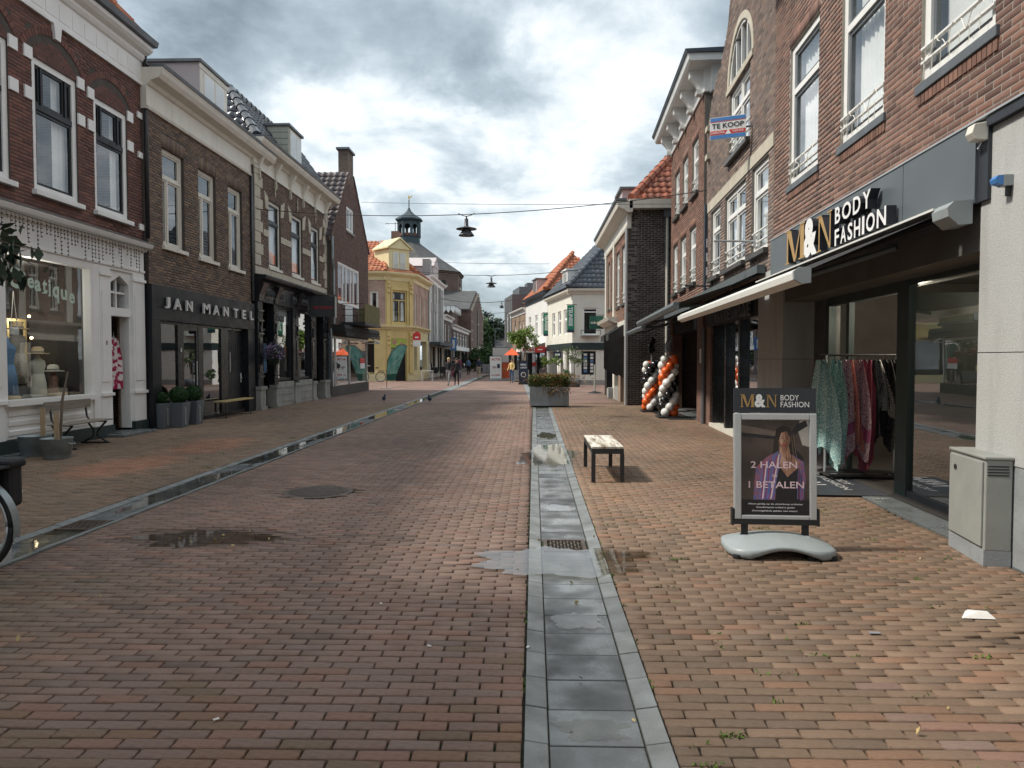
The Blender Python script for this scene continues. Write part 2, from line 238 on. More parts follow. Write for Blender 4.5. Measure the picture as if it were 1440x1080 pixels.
class MB:
    def __init__(s, fr=None, M4=None): s.v = []; s.f = []; s.m = []; s.t = []; s.fr = fr; s.M4 = M4; s.mi = 0; s.tint = (1, 1, 1)
    def add(s, vs, fs, mi=None):
        b = len(s.v); flip = False
        if s.M4 is not None: vs = [tuple(s.M4 @ Vector(p)) for p in vs]
        if s.fr and s.fr.base is not None: B_ = s.fr.base; vs = [tuple(np.array(s.fr.P(*p)) - B_) for p in vs]; flip = s.fr.o < 0
        elif s.fr: o = s.fr.o; s0 = s.fr.s0; vs = [(p[0] - s0, o * p[1], p[2]) for p in vs]; flip = o < 0
        s.v.extend(vs)
        for f in fs:
            g = [b + i for i in f]; s.f.append(g[::-1] if flip else g); s.m.append(s.mi if mi is None else mi); s.t.append(s.tint)
        return s
    def box(s, x0, x1, y0, y1, z0, z1, mi=None):
        v = [(x0, y0, z0), (x1, y0, z0), (x1, y1, z0), (x0, y1, z0), (x0, y0, z1), (x1, y0, z1), (x1, y1, z1), (x0, y1, z1)]
        return s.add(v, [(0, 3, 2, 1), (4, 5, 6, 7), (0, 1, 5, 4), (1, 2, 6, 5), (2, 3, 7, 6), (3, 0, 4, 7)], mi)
    def prism(s, poly, ax, a, b, mi=None):
        """poly in the two other axes (order x,y,z without ax), extruded from a to b"""
        n = len(poly)
        def mk(p, t): return {'x': (t, p[0], p[1]), 'y': (p[0], t, p[1]), 'z': (p[0], p[1], t)}[ax]
        v = [mk(p, a) for p in poly] + [mk(p, b) for p in poly]
        f = [tuple(range(n - 1, -1, -1)), tuple(range(n, 2 * n))] + [(i, (i + 1) % n, n + (i + 1) % n, n + i) for i in range(n)]
        return s.add(v, f, mi)
    def tube(s, pts, r, n=8, mi=None, close=True):
        pts = [Vector(p) for p in pts]; rs = r if isinstance(r, (list, tuple)) else [r] * len(pts); v = []; f = []; k = len(pts); px = None
        for i, p in enumerate(pts):
            t = ((pts[min(i + 1, k - 1)] - pts[max(i - 1, 0)]) or Vector((0, 0, 1))).normalized()
            a = px if px is not None else (Vector((0, 0, 1)) if abs(t.z) < .9 else Vector((1, 0, 0)))
            x = (a - t * a.dot(t)).normalized(); px = x; y = t.cross(x)
            for j in range(n): q = p + (x * math.cos(2 * PI * j / n) + y * math.sin(2 * PI * j / n)) * rs[i]; v.append(tuple(q))
        for i in range(k - 1):
            for j in range(n): f.append((i * n + j, i * n + (j + 1) % n, (i + 1) * n + (j + 1) % n, (i + 1) * n + j))
        if close: f += [tuple(range(n - 1, -1, -1)), tuple(range((k - 1) * n, k * n))]
        return s.add(v, f, mi)
    def lathe(s, prof, c=(0, 0, 0), n=20, mi=None, sx=1, sy=1):
        v = []; f = []; k = len(prof)
        for r, z in prof:
            for j in range(n): v.append((c[0] + sx * r * math.cos(2 * PI * j / n), c[1] + sy * r * math.sin(2 * PI * j / n), c[2] + z))
        for i in range(k - 1):
            for j in range(n): f.append((i * n + j, i * n + (j + 1) % n, (i + 1) * n + (j + 1) % n, (i + 1) * n + j))
        f += [tuple(range(n - 1, -1, -1)), tuple(range((k - 1) * n, k * n))]
        return s.add(v, f, mi)
    def ball(s, c, r, n=12, mi=None, sx=1, sy=1, sz=1):
        k = max(5, n // 2); return s.lathe([(max(1e-4, r * math.sin(PI * i / k)), -r * sz * math.cos(PI * i / k)) for i in range(k + 1)], c, n, mi, sx, sy)
    def build(s, name, m, parent=None, smooth=False, label=None, cat=None, group=None, kind=None, loc=None, rz=0, bevel=0):
        me = bpy.data.meshes.new(name); me.from_pydata(s.v, [], s.f)
        for x in mats(m): me.materials.append(x)
        if max(s.m, default=0): me.polygons.foreach_set('material_index', s.m)
        if smooth: me.polygons.foreach_set('use_smooth', [True] * len(s.f))
        a = me.attributes.new('tint', 'FLOAT_COLOR', 'FACE'); a.data.foreach_set('color', np.array([(*t, 1) for t in s.t], dtype=np.float32).ravel())
        o = bpy.data.objects.new(name, me); C.objects.link(o)
        if parent: o.parent = parent
        if loc: o.location = loc
        if rz: o.rotation_euler = (0, 0, rz)
        if bevel: b = o.modifiers.new('bevel', 'BEVEL'); b.width = bevel; b.segments = 2; b.limit_method = 'ANGLE'
        return props(o, label, cat, group, kind)
def np_mesh(name, V, F, m, tints=None, smooth=False):
    """V (n,3), F (k,4) arrays"""
    me = bpy.data.meshes.new(name); V = np.ascontiguousarray(V, dtype=np.float32); F = np.ascontiguousarray(F, dtype=np.int32); k = F.shape[1]
    me.vertices.add(len(V)); me.vertices.foreach_set('co', V.ravel()); me.loops.add(F.size); me.loops.foreach_set('vertex_index', F.ravel())
    me.polygons.add(len(F)); me.polygons.foreach_set('loop_start', np.arange(0, F.size, k, dtype=np.int32)); me.update(calc_edges=True)
    if smooth: me.polygons.foreach_set('use_smooth', [True] * len(F))
    for x in mats(m): me.materials.append(x)
    a = me.attributes.new('tint', 'FLOAT_COLOR', 'FACE')
    t = np.ones((len(F), 4), dtype=np.float32)
    if tints is not None: t[:, :3] = tints
    a.data.foreach_set('color', t.ravel()); return me
def dup(o, parent=None, loc=None, rz=None, label=None, group=None, skip=()):
    c = o.copy(); C.objects.link(c); c.parent = parent
    if loc is not None: c.location = loc
    if rz is not None: c.rotation_euler = (0, 0, rz)
    if label: c['label'] = label
    if group: c['group'] = group
    for ch in o.children: dup(ch, c)
    return c
CAM = np.array([0, 0, 1.55])
def pieces(parent, name, stuffname, pv, pf, m, Ms, tints, nsingle, pmat=None, smooth=False, skipfar=None):
    """alike pieces: the nsingle nearest the camera become objects of their own, the rest one 'stuff' part.
       Ms (n,4,4) in the parent's space, tints (n,3)"""
    Ms = np.asarray(Ms, dtype=float); tints = np.asarray(tints, dtype=float); pv = np.asarray(pv, float); pf = np.asarray(pf, int)
    W = np.array(pmat if pmat is not None else Matrix.Identity(4)); c = Ms[:, :3, 3] @ W[:3, :3].T + W[:3, 3]
    rel = c - CAM; dist = np.linalg.norm(rel, axis=1)
    fw = np.array([-.028, .998, -.035]); dep = rel @ fw; inside = (dep > .3) & (np.abs(rel[:, 0] + .028 * rel[:, 1]) < .745 * dep + .15) & (np.abs(rel[:, 2] + .035 * rel[:, 1]) < .56 * dep + .15)
    key = np.where(inside, dist, dist + 1000); order = np.argsort(key)
    single = order[:nsingle]; rest = order[nsingle:]
    single = [i for i in single if key[i] < 1000]; rest = np.array(sorted(set(range(len(Ms))) - set(single)), dtype=int)
    if len(single):
        nv = 10; lum = tints[single].sum(axis=1) if len(single) else []; od = np.argsort(lum); grp = np.array_split(od, nv)
        for g in grp:
            if not len(g): continue
            tt = tints[single[g[len(g) // 2]] if False else single[int(g[len(g) // 2])]]
            me = np_mesh(name, pv, pf, m, np.tile(tt, (len(pf), 1)), smooth)
            for j in g:
                o = bpy.data.objects.new(name, me); C.objects.link(o); o.parent = parent; o.matrix_local = Matrix(Ms[single[int(j)]].tolist())
    if len(rest):
        Mr = Ms[rest]; k = len(pv); V = np.einsum('nij,kj->nki', Mr[:, :3, :3], pv) + Mr[:, None, :3, 3]
        F = (pf[None] + (np.arange(len(rest)) * k)[:, None, None]).reshape(-1, pf.shape[1])
        me = np_mesh(stuffname, V.reshape(-1, 3), F, m, np.repeat(tints[rest], len(pf), axis=0), smooth)
        o = bpy.data.objects.new(stuffname, me); C.objects.link(o); o.parent = parent; o['kind'] = 'stuff'
def box_proto(chamfer=0):
    """unit brick: x,y in [-.5,.5], z in [-1,0], face up (+z)"""
    c = chamfer
    if not c:
        v = [(-.5, -.5, -1), (.5, -.5, -1), (.5, .5, -1), (-.5, .5, -1), (-.5, -.5, 0), (.5, -.5, 0), (.5, .5, 0), (-.5, .5, 0)]
        return v, [(4, 5, 6, 7), (0, 1, 5, 4), (1, 2, 6, 5), (2, 3, 7, 6), (3, 0, 4, 7)]
    cx, cy = c
    v = [(-.5, -.5, -1), (.5, -.5, -1), (.5, .5, -1), (-.5, .5, -1), (-.5, -.5, -.16), (.5, -.5, -.16), (.5, .5, -.16), (-.5, .5, -.16), (-.5 + cx, -.5 + cy, 0), (.5 - cx, -.5 + cy, 0), (.5 - cx, .5 - cy, 0), (-.5 + cx, .5 - cy, 0)]
    return v, [(8, 9, 10, 11), (4, 5, 9, 8), (5, 6, 10, 9), (6, 7, 11, 10), (7, 4, 8, 11), (0, 1, 5, 4), (1, 2, 6, 5), (2, 3, 7, 6), (3, 0, 4, 7)]
_tc = {}
def text_geo(body, bold=0.0, ext=0.0):
    """glyph outlines of the built-in font as (verts, faces), cap height 1"""
    k = (body, bold, ext)
    if k in _tc: return _tc[k]
    cu = bpy.data.curves.new('lettering', 'FONT'); cu.body = body; cu.size = 1; cu.offset = bold; cu.extrude = ext; cu.resolution_u = 3
    o = bpy.data.objects.new('lettering', cu); me = bpy.data.meshes.new_from_object(o)
    v = [tuple(x.co) for x in me.vertices]; f = [tuple(p.vertices) for p in me.polygons]
    bpy.data.objects.remove(o); bpy.data.curves.remove(cu); bpy.data.meshes.remove(me); _tc[k] = (v, f); return v, f
def put_text(mb, body, fn, w=None, h=None, bold=0.0, ext=0.0, mi=None, capz=None):
    """fn(x,y,depth)->point; text box scaled to width w and height h with its lower left at 0,0"""
    v, f = text_geo(body, bold, ext)
    if not v: return
    x0 = min(p[0] for p in v); x1 = max(p[0] for p in v); y0 = min(p[1] for p in v); y1 = max(p[1] for p in v); z0 = min(p[2] for p in v); z1 = max(p[2] for p in v)
    kh = (h / (y1 - y0)) if h else None; kw = (w / (x1 - x0)) if w else kh
    if kh is None: kh = kw
    dz = (z1 - z0) or 1
    mb.add([fn((p[0] - x0) * kw, (p[1] - y0) * kh, (p[2] - z0) / dz) for p in v], f, mi)
def leaves_mesh(name, pts, size, m, parent=None, aspect=2.2, up=0, sizevar=.4, label=None, kind=None, tintv=.3, cat=None, group=None):
    """many small bent leaves (two quads each) at pts"""
    n = len(pts); P = np.asarray(pts, float); a = rng.uniform(0, 2 * PI, n); b = rng.uniform(-1, 1, n) * (1 - up) + up * .9
    D = np.stack([np.cos(a) * np.sqrt(np.clip(1 - b * b, 0, 1)), np.sin(a) * np.sqrt(np.clip(1 - b * b, 0, 1)), b], 1)
    r = rng.normal(size=(n, 3)); S = np.cross(D, r); S /= np.linalg.norm(S, axis=1)[:, None] + 1e-9; U = np.cross(S, D)
    L_ = size * (1 + rng.uniform(-sizevar, sizevar, n))[:, None]; W_ = L_ / aspect / 2
    mid = P + D * L_ * .5 + U * L_ * .08; tip = P + D * L_
    V = np.stack([P, mid + S * W_, tip, mid - S * W_], 1).reshape(-1, 3); F = np.arange(4 * n).reshape(-1, 4)
    t = (1 + rng.uniform(-tintv, tintv, n))[:, None] * np.array([1, 1, 1])
    o = bpy.data.objects.new(name, np_mesh(name, V, F, m, t)); C.objects.link(o); o.parent = parent
    return props(o, label, cat, group, kind)
# ------------------------------------------------------------------ building kit
LEFT = {'L1': Fr(-8.5, 0, PI / 2, -1), 'L2': Fr(-8.4, 0, PI / 2, -1), 'L3': Fr(-8.3, 0, PI / 2, -1), 'L4': Fr(-8.1, 0, PI / 2, -1)}
AR = math.atan2(1, .05)
RF = Fr(3.3, 0, AR, 1)
class House:
    def __init__(h, name, label, fr, s0, s1, cat='building', group=None):
        h.fr = fr.at(s0); h.s0, h.s1 = s0, s1
        h.root = empty(name, fr.P(s0), fr.a, label, cat, group); h.W = Matrix.Translation(fr.P(s0)) @ Matrix.Rotation(fr.a, 4, 'Z')
    def mb(h): return MB(h.fr)
    def add(h, mb, name, m, parent=None, **k): return mb.build(name, m, parent or h.root, **k)
    def box(h, name, m, *b, parent=None, **k): return h.mb().box(*b).build(name, m, parent or h.root, **k)
def free(ints, a, b):
    out = []; x = a
    for p, q in sorted(ints):
        if p > x: out.append((x, min(p, b)))
        x = max(x, q)
        if x >= b: break
    if x < b: out.append((x, b))
    return [(p, q) for p, q in out if q - p > 1e-4]
BP = box_proto()
def wall(h, s0, s1, z0, z1, ops=(), bm='brick_red', mm='mortar', rv=None, prof=None, nsingle=0, pitch=(.22, .0625), soldier=.2, t=.3, name='wall', palette=None, bricks=True, skip=()):
    """front wall with openings: backing, then every brick of it, running bond"""
    zs = {z0, z1}
    for o in ops: zs |= {max(z0, min(z1, o[2])), max(z0, min(z1, o[3]))}
    if prof: zs |= set(np.arange(z0, z1, .12).tolist())
    zs = sorted(zs); mb = h.mb()
    for a, b in zip(zs, zs[1:]):
        if b - a < 1e-4: continue
        m_ = (a + b) / 2; pa, pb = prof(m_) if prof else (s0, s1)
        for p, q in free([(o[0], o[1]) for o in ops if o[2] < m_ < o[3]], max(pa, s0), min(pb, s1)): mb.box(p, q, -t, -.0025 if bricks else 0, a, b)
    wl = h.add(mb, name, mm)
    if not bricks: return wl
    px, pz = pitch; Ms = []; T = []; o_ = h.fr.o; nrow = int((z1 - z0) / pz)
    pal = palette or [(1, 1, 1), (.8, .8, .82), (1.2, 1.15, 1.1), (.62, .6, .62), (1.1, .95, .9), (1.35, 1.3, 1.2), (.9, .85, .85)]
    def put(c, z, l, ht):
        Ms.append([[l, 0, 0, c - h.s0], [0, 0, o_ * .02, o_ * random.uniform(-.0006, .0008)], [0, ht, 0, z], [0, 0, 0, 1]])
        p = random.choice(pal); k = random.uniform(.88, 1.12); T.append([x * k for x in p])
    sold = []
    for o in ops:
        if len(o) > 4 and o[4] == 0: continue
        if soldier and o[3] + soldier < z1 + .3 and o[3] > z0 + .3: sold.append((o[0] - .03, o[1] + .03, o[3], o[3] + soldier))
    for r_ in range(nrow):
        z = z0 + (r_ + .5) * pz; pa, pb = prof(z) if prof else (s0, s1)
        blk = [(o[0], o[1]) for o in ops if o[2] - .01 < z < o[3] + .01] + [(q[0], q[1]) for q in sold if q[2] < z < q[3]] + [(q[0], q[1]) for q in skip if q[2] < z < q[3]]
        for a, b in free(blk, max(pa, s0), min(pb, s1)):
            off = (r_ % 2) * px / 2 + (r_ * .37 % 1) * .008; k0 = math.floor((a - s0 - off) / px)
            x = s0 + off + k0 * px
            while x < b:
                p, q = max(a, x) + .004, min(b, x + px - .009)
                if q - p > .03: put((p + q) / 2, z, q - p, pz - .011)
                x += px
    for a, b, c, d in sold:
        n = max(1, round((b - a) / .0625)); st = (b - a) / n
        for i in range(n): put(a + (i + .5) * st, (c + d) / 2, st - .01, d - c - .008)
    if Ms: pieces(wl, 'brick', 'brickwork', *BP, bm, Ms, T, nsingle, pmat=h.W)
    return wl
def shell(h, depth, z1, m, slab=(3.2,), s0=None, s1=None, top=True, x=0):
    a = h.s0 if s0 is None else s0; b = h.s1 if s1 is None else s1
    h.box('side_wall', m, a, a + .25, -depth, -.301, 0, z1); h.box('side_wall', m, b - .25, b, -depth, -.301, 0, z1)
    h.box('back_wall', m, a + .251, b - .251, -depth, -depth + .25, 0, z1)
    mb = h.mb()
    for z in slab: mb.box(a + .26, b - .26, -depth + .26, -.305, z - .15, z)
    mb.box(a + .26, b - .26, -depth + .26, -.305, -.05, .03)
    if top: mb.box(a + .26, b - .26, -depth + .26, -.305, z1 - .1, z1 - .005)
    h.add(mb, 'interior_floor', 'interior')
def curtain(h, win, s0, s1, z0, z1, rec, m='curtain', amp=.025):
    n = max(6, int((s1 - s0) / .035)); v = []; f = []
    for i in range(n + 1):
        s = s0 + (s1 - s0) * i / n; d = -rec - .15 + amp * math.sin(i * 1.7 + s * 3) * (.7 + .3 * math.sin(i * .6))
        v += [(s, d, z0), (s + .004 * math.sin(i), d, z1)]
    for i in range(n): f.append((2 * i, 2 * i + 2, 2 * i + 3, 2 * i + 1))
    h.mb().add(v, f).build('curtain', m, win, smooth=True)
def window(h, s0, s1, z0, z1, frame='white_paint', sash='black_paint', fw=.08, rec=.1, tz=None, vm=(), vlow=(), rails=(), gl='glass', cur=None, sill=None, sillout=.06, name='window', sw=.045, back=None, inner=False):
    mb = h.mb(); d0, d1 = -rec - .09, -rec; bars = h.mb() if inner else mb; bw = .045 if inner else fw * .4; bv = .02 if inner else fw * .35
    mb.box(s0, s0 + fw, d0, d1, z0, z1).box(s1 - fw, s1, d0, d1, z0, z1).box(s0 + fw, s1 - fw, d0, d1, z1 - fw, z1).box(s0 + fw, s1 - fw, d0, d1, z0, z0 + fw)
    a, b, c, d = s0 + fw, s1 - fw, z0 + fw, z1 - fw
    if tz: bars.box(a, b, d0 + (.002 if inner else 0), d1 - (.002 if inner else 0), tz - bw, tz + bw)
    rows = [(c, tz - bw), (tz + bw, d)] if tz else [(c, d)]; lights = []
    for k, (p, q) in enumerate(rows):
        xs = list(vlow if (k == 0 and tz) else vm)
        for x in xs: bars.box(x - bv, x + bv, d0 + .005, d1 - .004, p, q)
        e = [a] + [y for x in xs for y in (x - bv, x + bv)] + [b]
        for i in range(0, len(e), 2): lights.append((e[i], e[i + 1], p, q))
    win = h.add(mb, name, frame)
    if inner and bars.v: bars.build('glazing_bars', sash, win)
    for (p, q, u, w_) in lights:
        mb = h.mb(); e0, e1 = -rec - .07, -rec - .025
        mb.box(p, p + sw, e0, e1, u, w_).box(q - sw, q, e0, e1, u, w_).box(p + sw, q - sw, e0, e1, w_ - sw, w_).box(p + sw, q - sw, e0, e1, u, u + sw)
        mb.build('sash', sash, win)
        h.mb().box(p + sw, q - sw, -rec - .055, -rec - .047, u + sw, w_ - sw).build('pane', gl, win)
    for z in rails:
        h.mb().tube([(s0 + .01, -rec + .025, z), (s1 - .01, -rec + .025, z)], .02, 6).build('rail', frame, win)
    if sill: h.mb().box(s0 - .06, s1 + .06, -rec - .005, sillout, z0 - .09, z0 - .001).build('sill', sill, win, bevel=.006)
    if cur == 'side':
        curtain(h, win, a, a + (b - a) * .22, c, d, rec); curtain(h, win, b - (b - a) * .24, b, c, d, rec)
    elif cur == 'one': curtain(h, win, a + (b - a) * .62, b, c, d, rec)
    elif cur == 'full': curtain(h, win, a, b, c, d, rec)
    elif cur == 'half': curtain(h, win, a, b, c, c + (d - c) * .55, rec)
    elif cur == 'red': curtain(h, win, a, a + (b - a) * .35, c, d, rec, 'curtain_red'); curtain(h, win, b - (b - a) * .4, b - .1, c, d, rec, 'curtain_red')
    elif cur == 'blind':
        mb = h.mb(); z = c + .03
        while z < d: mb.add([(a, -rec - .10, z), (b, -rec - .10, z), (b, -rec - .155, z + .035), (a, -rec - .155, z + .035)], [(0, 1, 2, 3)]); z += .07
        mb.build('blind', 'blind_dark', win)
    if back: h.mb().box(a, b, -rec - .5, -rec - .48, c, d).build('room_back', back, win)
    return win
def moulding(h, name, m, s0, s1, prof, parent=None, **k): return h.mb().prism(prof, 'x', s0, s1).build(name, m, parent or h.root, **k)
def tile_proto(w, l):
    """one curved roof tile, laid in its u (across) v (upslope) n (out) frame"""
    v = []; f = []; k = 6
    hs = [.030, .012, 0, .004, .022, .044, .034]
    for i in range(k + 1):
        u = (i / k - .5) * w * 1.02; v += [(u, 0, hs[i] + .022), (u, l * 1.08, hs[i] - .006), (u, 0, hs[i] + .004)]
    for i in range(k): f.append((3 * i, 3 * i + 3, 3 * i + 4, 3 * i + 1)); f.append((3 * i + 2, 3 * i + 5, 3 * i + 3, 3 * i))
    return v, f
def tiles(parent, pmat, o, u, v, wid, hgt, clip, m, nsingle=0, tw=.24, tl=.32, palette=None, base='roof_felt', under=True):
    """roof slope: o lower corner, u along the eave, v up the slope (unit vectors in the parent's space); clip(uu, vv) keeps a tile"""
    o, u, v = Vector(o), Vector(u).normalized(), Vector(v).normalized(); n = u.cross(v)
    if n.z < 0: n = -n
    Ms = []; T = []; pal = palette or [(1, 1, 1), (.8, .8, .8), (1.15, 1.1, 1.1), (.9, .95, 1)]
    nu = int(wid / tw) + 1; nv = int(hgt / tl) + 1
    for j in range(nv):
        for i in range(nu):
            uu, vv = (i + .5) * tw, j * tl
            if not clip(uu, vv + tl / 2): continue
            p = o + u * uu + v * vv + n * random.uniform(0, .008)
            a = random.uniform(-.012, .012); U = u * math.cos(a) + v * math.sin(a); V_ = v * math.cos(a) - u * math.sin(a)
            Ms.append([[U.x, V_.x, n.x, p.x], [U.y, V_.y, n.y, p.y], [U.z, V_.z, n.z, p.z], [0, 0, 0, 1]]); k = random.uniform(.8, 1.2); c = random.choice(pal); T.append([x * k for x in c])
    if Ms: pieces(parent, 'roof_tile', 'tilework', *tile_proto(tw, tl), m, Ms, T, nsingle, pmat=pmat, smooth=False)
def ridge(parent, pts, m, r=.11, step=.36):
    a, b = Vector(pts[0]), Vector(pts[1]); n = max(1, int((b - a).length / step)); d = (b - a) / n
    for i in range(n):
        p = a + d * i; MB().tube([p, p + d * .5, p + d * 1.06], [r * 1.12, r, r * .92], 8).build('ridge_tile', m, parent, smooth=False)
def loc_pt(h, s, d, z): return Vector((s - h.s0, h.fr.o * d, z))
def pipe(h, s, z0, z1, m='iron', r=.04, d=.07, **k): return h.mb().tube([(s, d, z1), (s, d, z0)], r, 8).build('drainpipe', m, h.root, smooth=True, **k)

# ================================================================== GROUND
def wet(x, y):
    w_ = 0
    for (a, b, rx, ry, s) in ((-2.85, 6.05, .72, .34, .75), (.3, 5.4, .72, .5, .5), (.3, 11.2, .6, 1.6, .35), (2.75, 3.9, .28, .12, .6), (3.2, 4.15, .3, .08, .6)):
        q = ((x - a) / rx) ** 2 + ((y - b) / ry) ** 2; w_ = max(w_, s * max(0, min(1, 1.6 - q)))
    return w_
def red_patch(x, y):
    return max(0, min(1, 1.7 - ((x + 5.95) / .55) ** 2 - ((y - 10.1) / 1.0) ** 2), min(1, 1.7 - ((x + 5.8) / .5) ** 2 - ((y - 12.6) / 1.1) ** 2))
YN = 25.0
street = props(MB().box(-60, 60, -12, YN + .02, -.5, -.022).build('street', 'joint_sand'), kind='structure')
street['label'] = 'brick paved shopping street between two rows of old houses'
far = MB().add([(-14, YN, .001), (-4.46, YN, .001), (-4.46, 120, .001), (-14, 120, .001)], [(0, 1, 2, 3)]).add([(-3.95, YN, .001), (-.0, YN, .001), (-.6, 50, .001), (-3.6, 140, .001), (-3.95, 140, .001)], [(0, 1, 2, 3, 4)]).add([(.56, YN, .001), (14, YN, .001), (14, 140, .001), (-3.0, 140, .001), (-.1, 50, .001)], [(0, 1, 2, 3, 4)])
far.build('far_paving', 'far_paving', kind='structure')
props(MB().box(-900, 900, YN + .02, 1500, -.5, -.012).build('ground', 'joint_sand'), kind='structure')
def facade_x(y): return 3.3 + .05 * y if y < 18.9 else (3.3 + .05 * y if y < 23.9 else 3.2)
Ms = []; T = []
px, py = .217, .0735
def hgt(x, y): return .007 * mnoise.noise(Vector((x * .5, y * .5, 0))) + .004 * mnoise.noise(Vector((x * 1.7, y * 1.7, 5)))
for zone, (xa, xb) in {'left': (-8.62, -4.5), 'road': (-3.94, -.045), 'right': (.555, 4.6)}.items():
    ny = int((YN - 1.2) / py)
    for j in range(ny):
        y = 1.2 + (j + .5) * py
        # a gentle waviness of the courses
        off = (j % 2) * px / 2 + .006 * math.sin(j * 1.3)
        a0 = xa + (.004 * y - .0 if zone == 'road' and False else 0); b0 = xb + (.003 * y if zone == 'road' else 0)
        if zone == 'right': a0 = xa + .003 * y; b0 = min(xb, facade_x(y) - .005)
        if zone == 'left': a0 = -8.5 if y < 15.3 else (-8.4 if y < 21.1 else -8.3)
        x = a0 - off
        while x < b0:
            p, q = max(x, a0), min(x + px, b0)
            if q - p > .05:
                c = (p + q) / 2; yy = y + .008 * math.sin(c * 2.1 + y * .9) + random.uniform(-.0035, .0035)
                if (zone == 'road' and (c + 2.5) ** 2 + (yy - 8.2) ** 2 < .42 ** 2): x += px; continue
                l = q - p - .009 - random.uniform(0, .004); ht = py - .009 - random.uniform(0, .0035); a = random.gauss(0, .012)
                tx, ty = random.gauss(0, .005), random.gauss(0, .007); z = hgt(c, yy) + random.gauss(0, .0009)
                wt = wet(c + random.uniform(-.05, .05), yy + random.uniform(-.04, .04))
                z -= .015 * min(1, wt * 1.5)
                Ms.append([[l * math.cos(a), -ht * math.sin(a), 0, c], [l * math.sin(a), ht * math.cos(a), 0, yy], [l * tx, ht * ty, .03, z], [0, 0, 0, 1]])
                k = random.choice([.88, .95, 1, 1, 1.04, 1.10]) * random.uniform(.95, 1.05); rp_ = mnoise.noise(Vector((c * .6, yy * .35, 9)))
                k *= 1 + .34 * rp_ + .12 * mnoise.noise(Vector((c * 2.3, yy * 1.9, 4)))
                t = [k, k, k]
                if random.random() < .14: t = [k * 1.12, k * .98, k * .92]
                if random.random() < .10: t = [k * .80, k * .84, k * .88]
                if zone == 'right': g = .5 + .5 * mnoise.noise(Vector((c * .8, yy * .8, 2))); t = [t[0] * .96, t[1] * (.95 + .05 * g), t[2] * .84]
                if zone == 'left': t = [t[0] * .98, t[1] * 1.04, t[2] * .92]; r2 = red_patch(c + random.uniform(-.15, .15), yy); t = [t[0] * (1 + .55 * r2), t[1] * (1 + .12 * r2), t[2] * (1 + .0 * r2)]
                if zone == 'road' and c < -2.2 and yy < 5: gg = min(1, (-2.2 - c) * .8); t = [t[0] * (1 - .12 * gg), t[1] * (1 - .02 * gg), t[2] * (1 - .12 * gg)]
                t = [x_ * (1 - .55 * wt) for x_ in t]; T.append(t); Ms_last = 0
            x += px
pieces(street, 'paving_brick', 'paving_bricks', *box_proto((.022, .06)), 'clinker', Ms, T, 300)
for o in bpy.data.objects:
    if o.name == 'paving_bricks': o['kind'] = 'stuff'
# edging course (soldier strip) along the two gutters and the slab gutters themselves
gut = props(MB().box(-.042, .56, 1, 23.2, -.3, -.045).build('gutter', 'joint_sand'), kind='structure'); gut['label'] = 'right slab gutter running down the street'
gut2 = props(MB().box(-4.47, -3.955, 1, 60, -.3, -.045).build('gutter', 'joint_sand'), kind='structure'); gut2['label'] = 'left slab gutter with standing water'
def gutter(root, x0, x1, drift, y0, y1, kerb, skipy=()):
    y = y0; st = .295
    while y < y1:
        d = drift * y; k = random.uniform(.85, 1.15); kk = [random.uniform(.88, 1.12) for _ in range(3)]
        g = .007
        def slab(xa, xb, nm, m_, zl, zr, tint):
            mb = MB(); mb.tint = (tint,) * 3; zz = random.gauss(0, .0012)
            mb.add([(xa, y + g, -.06), (xb, y + g, -.06), (xb, y + st, -.06), (xa, y + st, -.06), (xa, y + g, zl + zz), (xb, y + g, zr + zz), (xb, y + st, zr + zz), (xa, y + st, zl + zz)],
                   [(0, 3, 2, 1), (4, 5, 6, 7), (0, 1, 5, 4), (1, 2, 6, 5), (2, 3, 7, 6), (3, 0, 4, 7)])
            mb.build(nm, m_, root, bevel=.004 if y < 9 else 0)
        slab(x0 + d + .003, x0 + kerb + d, 'kerb_stone', 'bluestone_kerb', .006, -.008, kk[0])
        slab(x1 - kerb + d, x1 + d - .003, 'kerb_stone', 'bluestone_kerb', -.008, .006, kk[1])
        if not any(a < y + st / 2 < b for a, b in skipy): slab(x0 + kerb + .006 + d, x1 - kerb - .006 + d, 'gutter_slab', 'bluestone', -.016, -.016, random.choice([.72, .85, 1, 1, 1.15]) * k)
        y += st
gutter(gut, -.04, .555, .003, 1.35, 22.6, .10, skipy=((5.7, 6.1),))
gutter(gut2, -4.46, -3.96, 0, 3.2, 34.5, .085, skipy=((6.28, 6.75),))
mbf = MB(); mbf.add([(-4.46, 34.6, .003), (-3.96, 34.6, .003), (-4.3, 62, .003), (-4.8, 62, .003)], [(0, 1, 2, 3)]).add([(.0, 23.4, .003), (.62, 23.4, .003), (-.1, 50, .004), (-.7, 50, .004)], [(0, 1, 2, 3)]).add([(-.7, 50.02, .004), (-.1, 50.02, .004), (-3, 120, .004), (-3.6, 120, .004)], [(0, 1, 2, 3)])
mbf.build('far_gutter', 'bluestone_kerb', kind='structure')
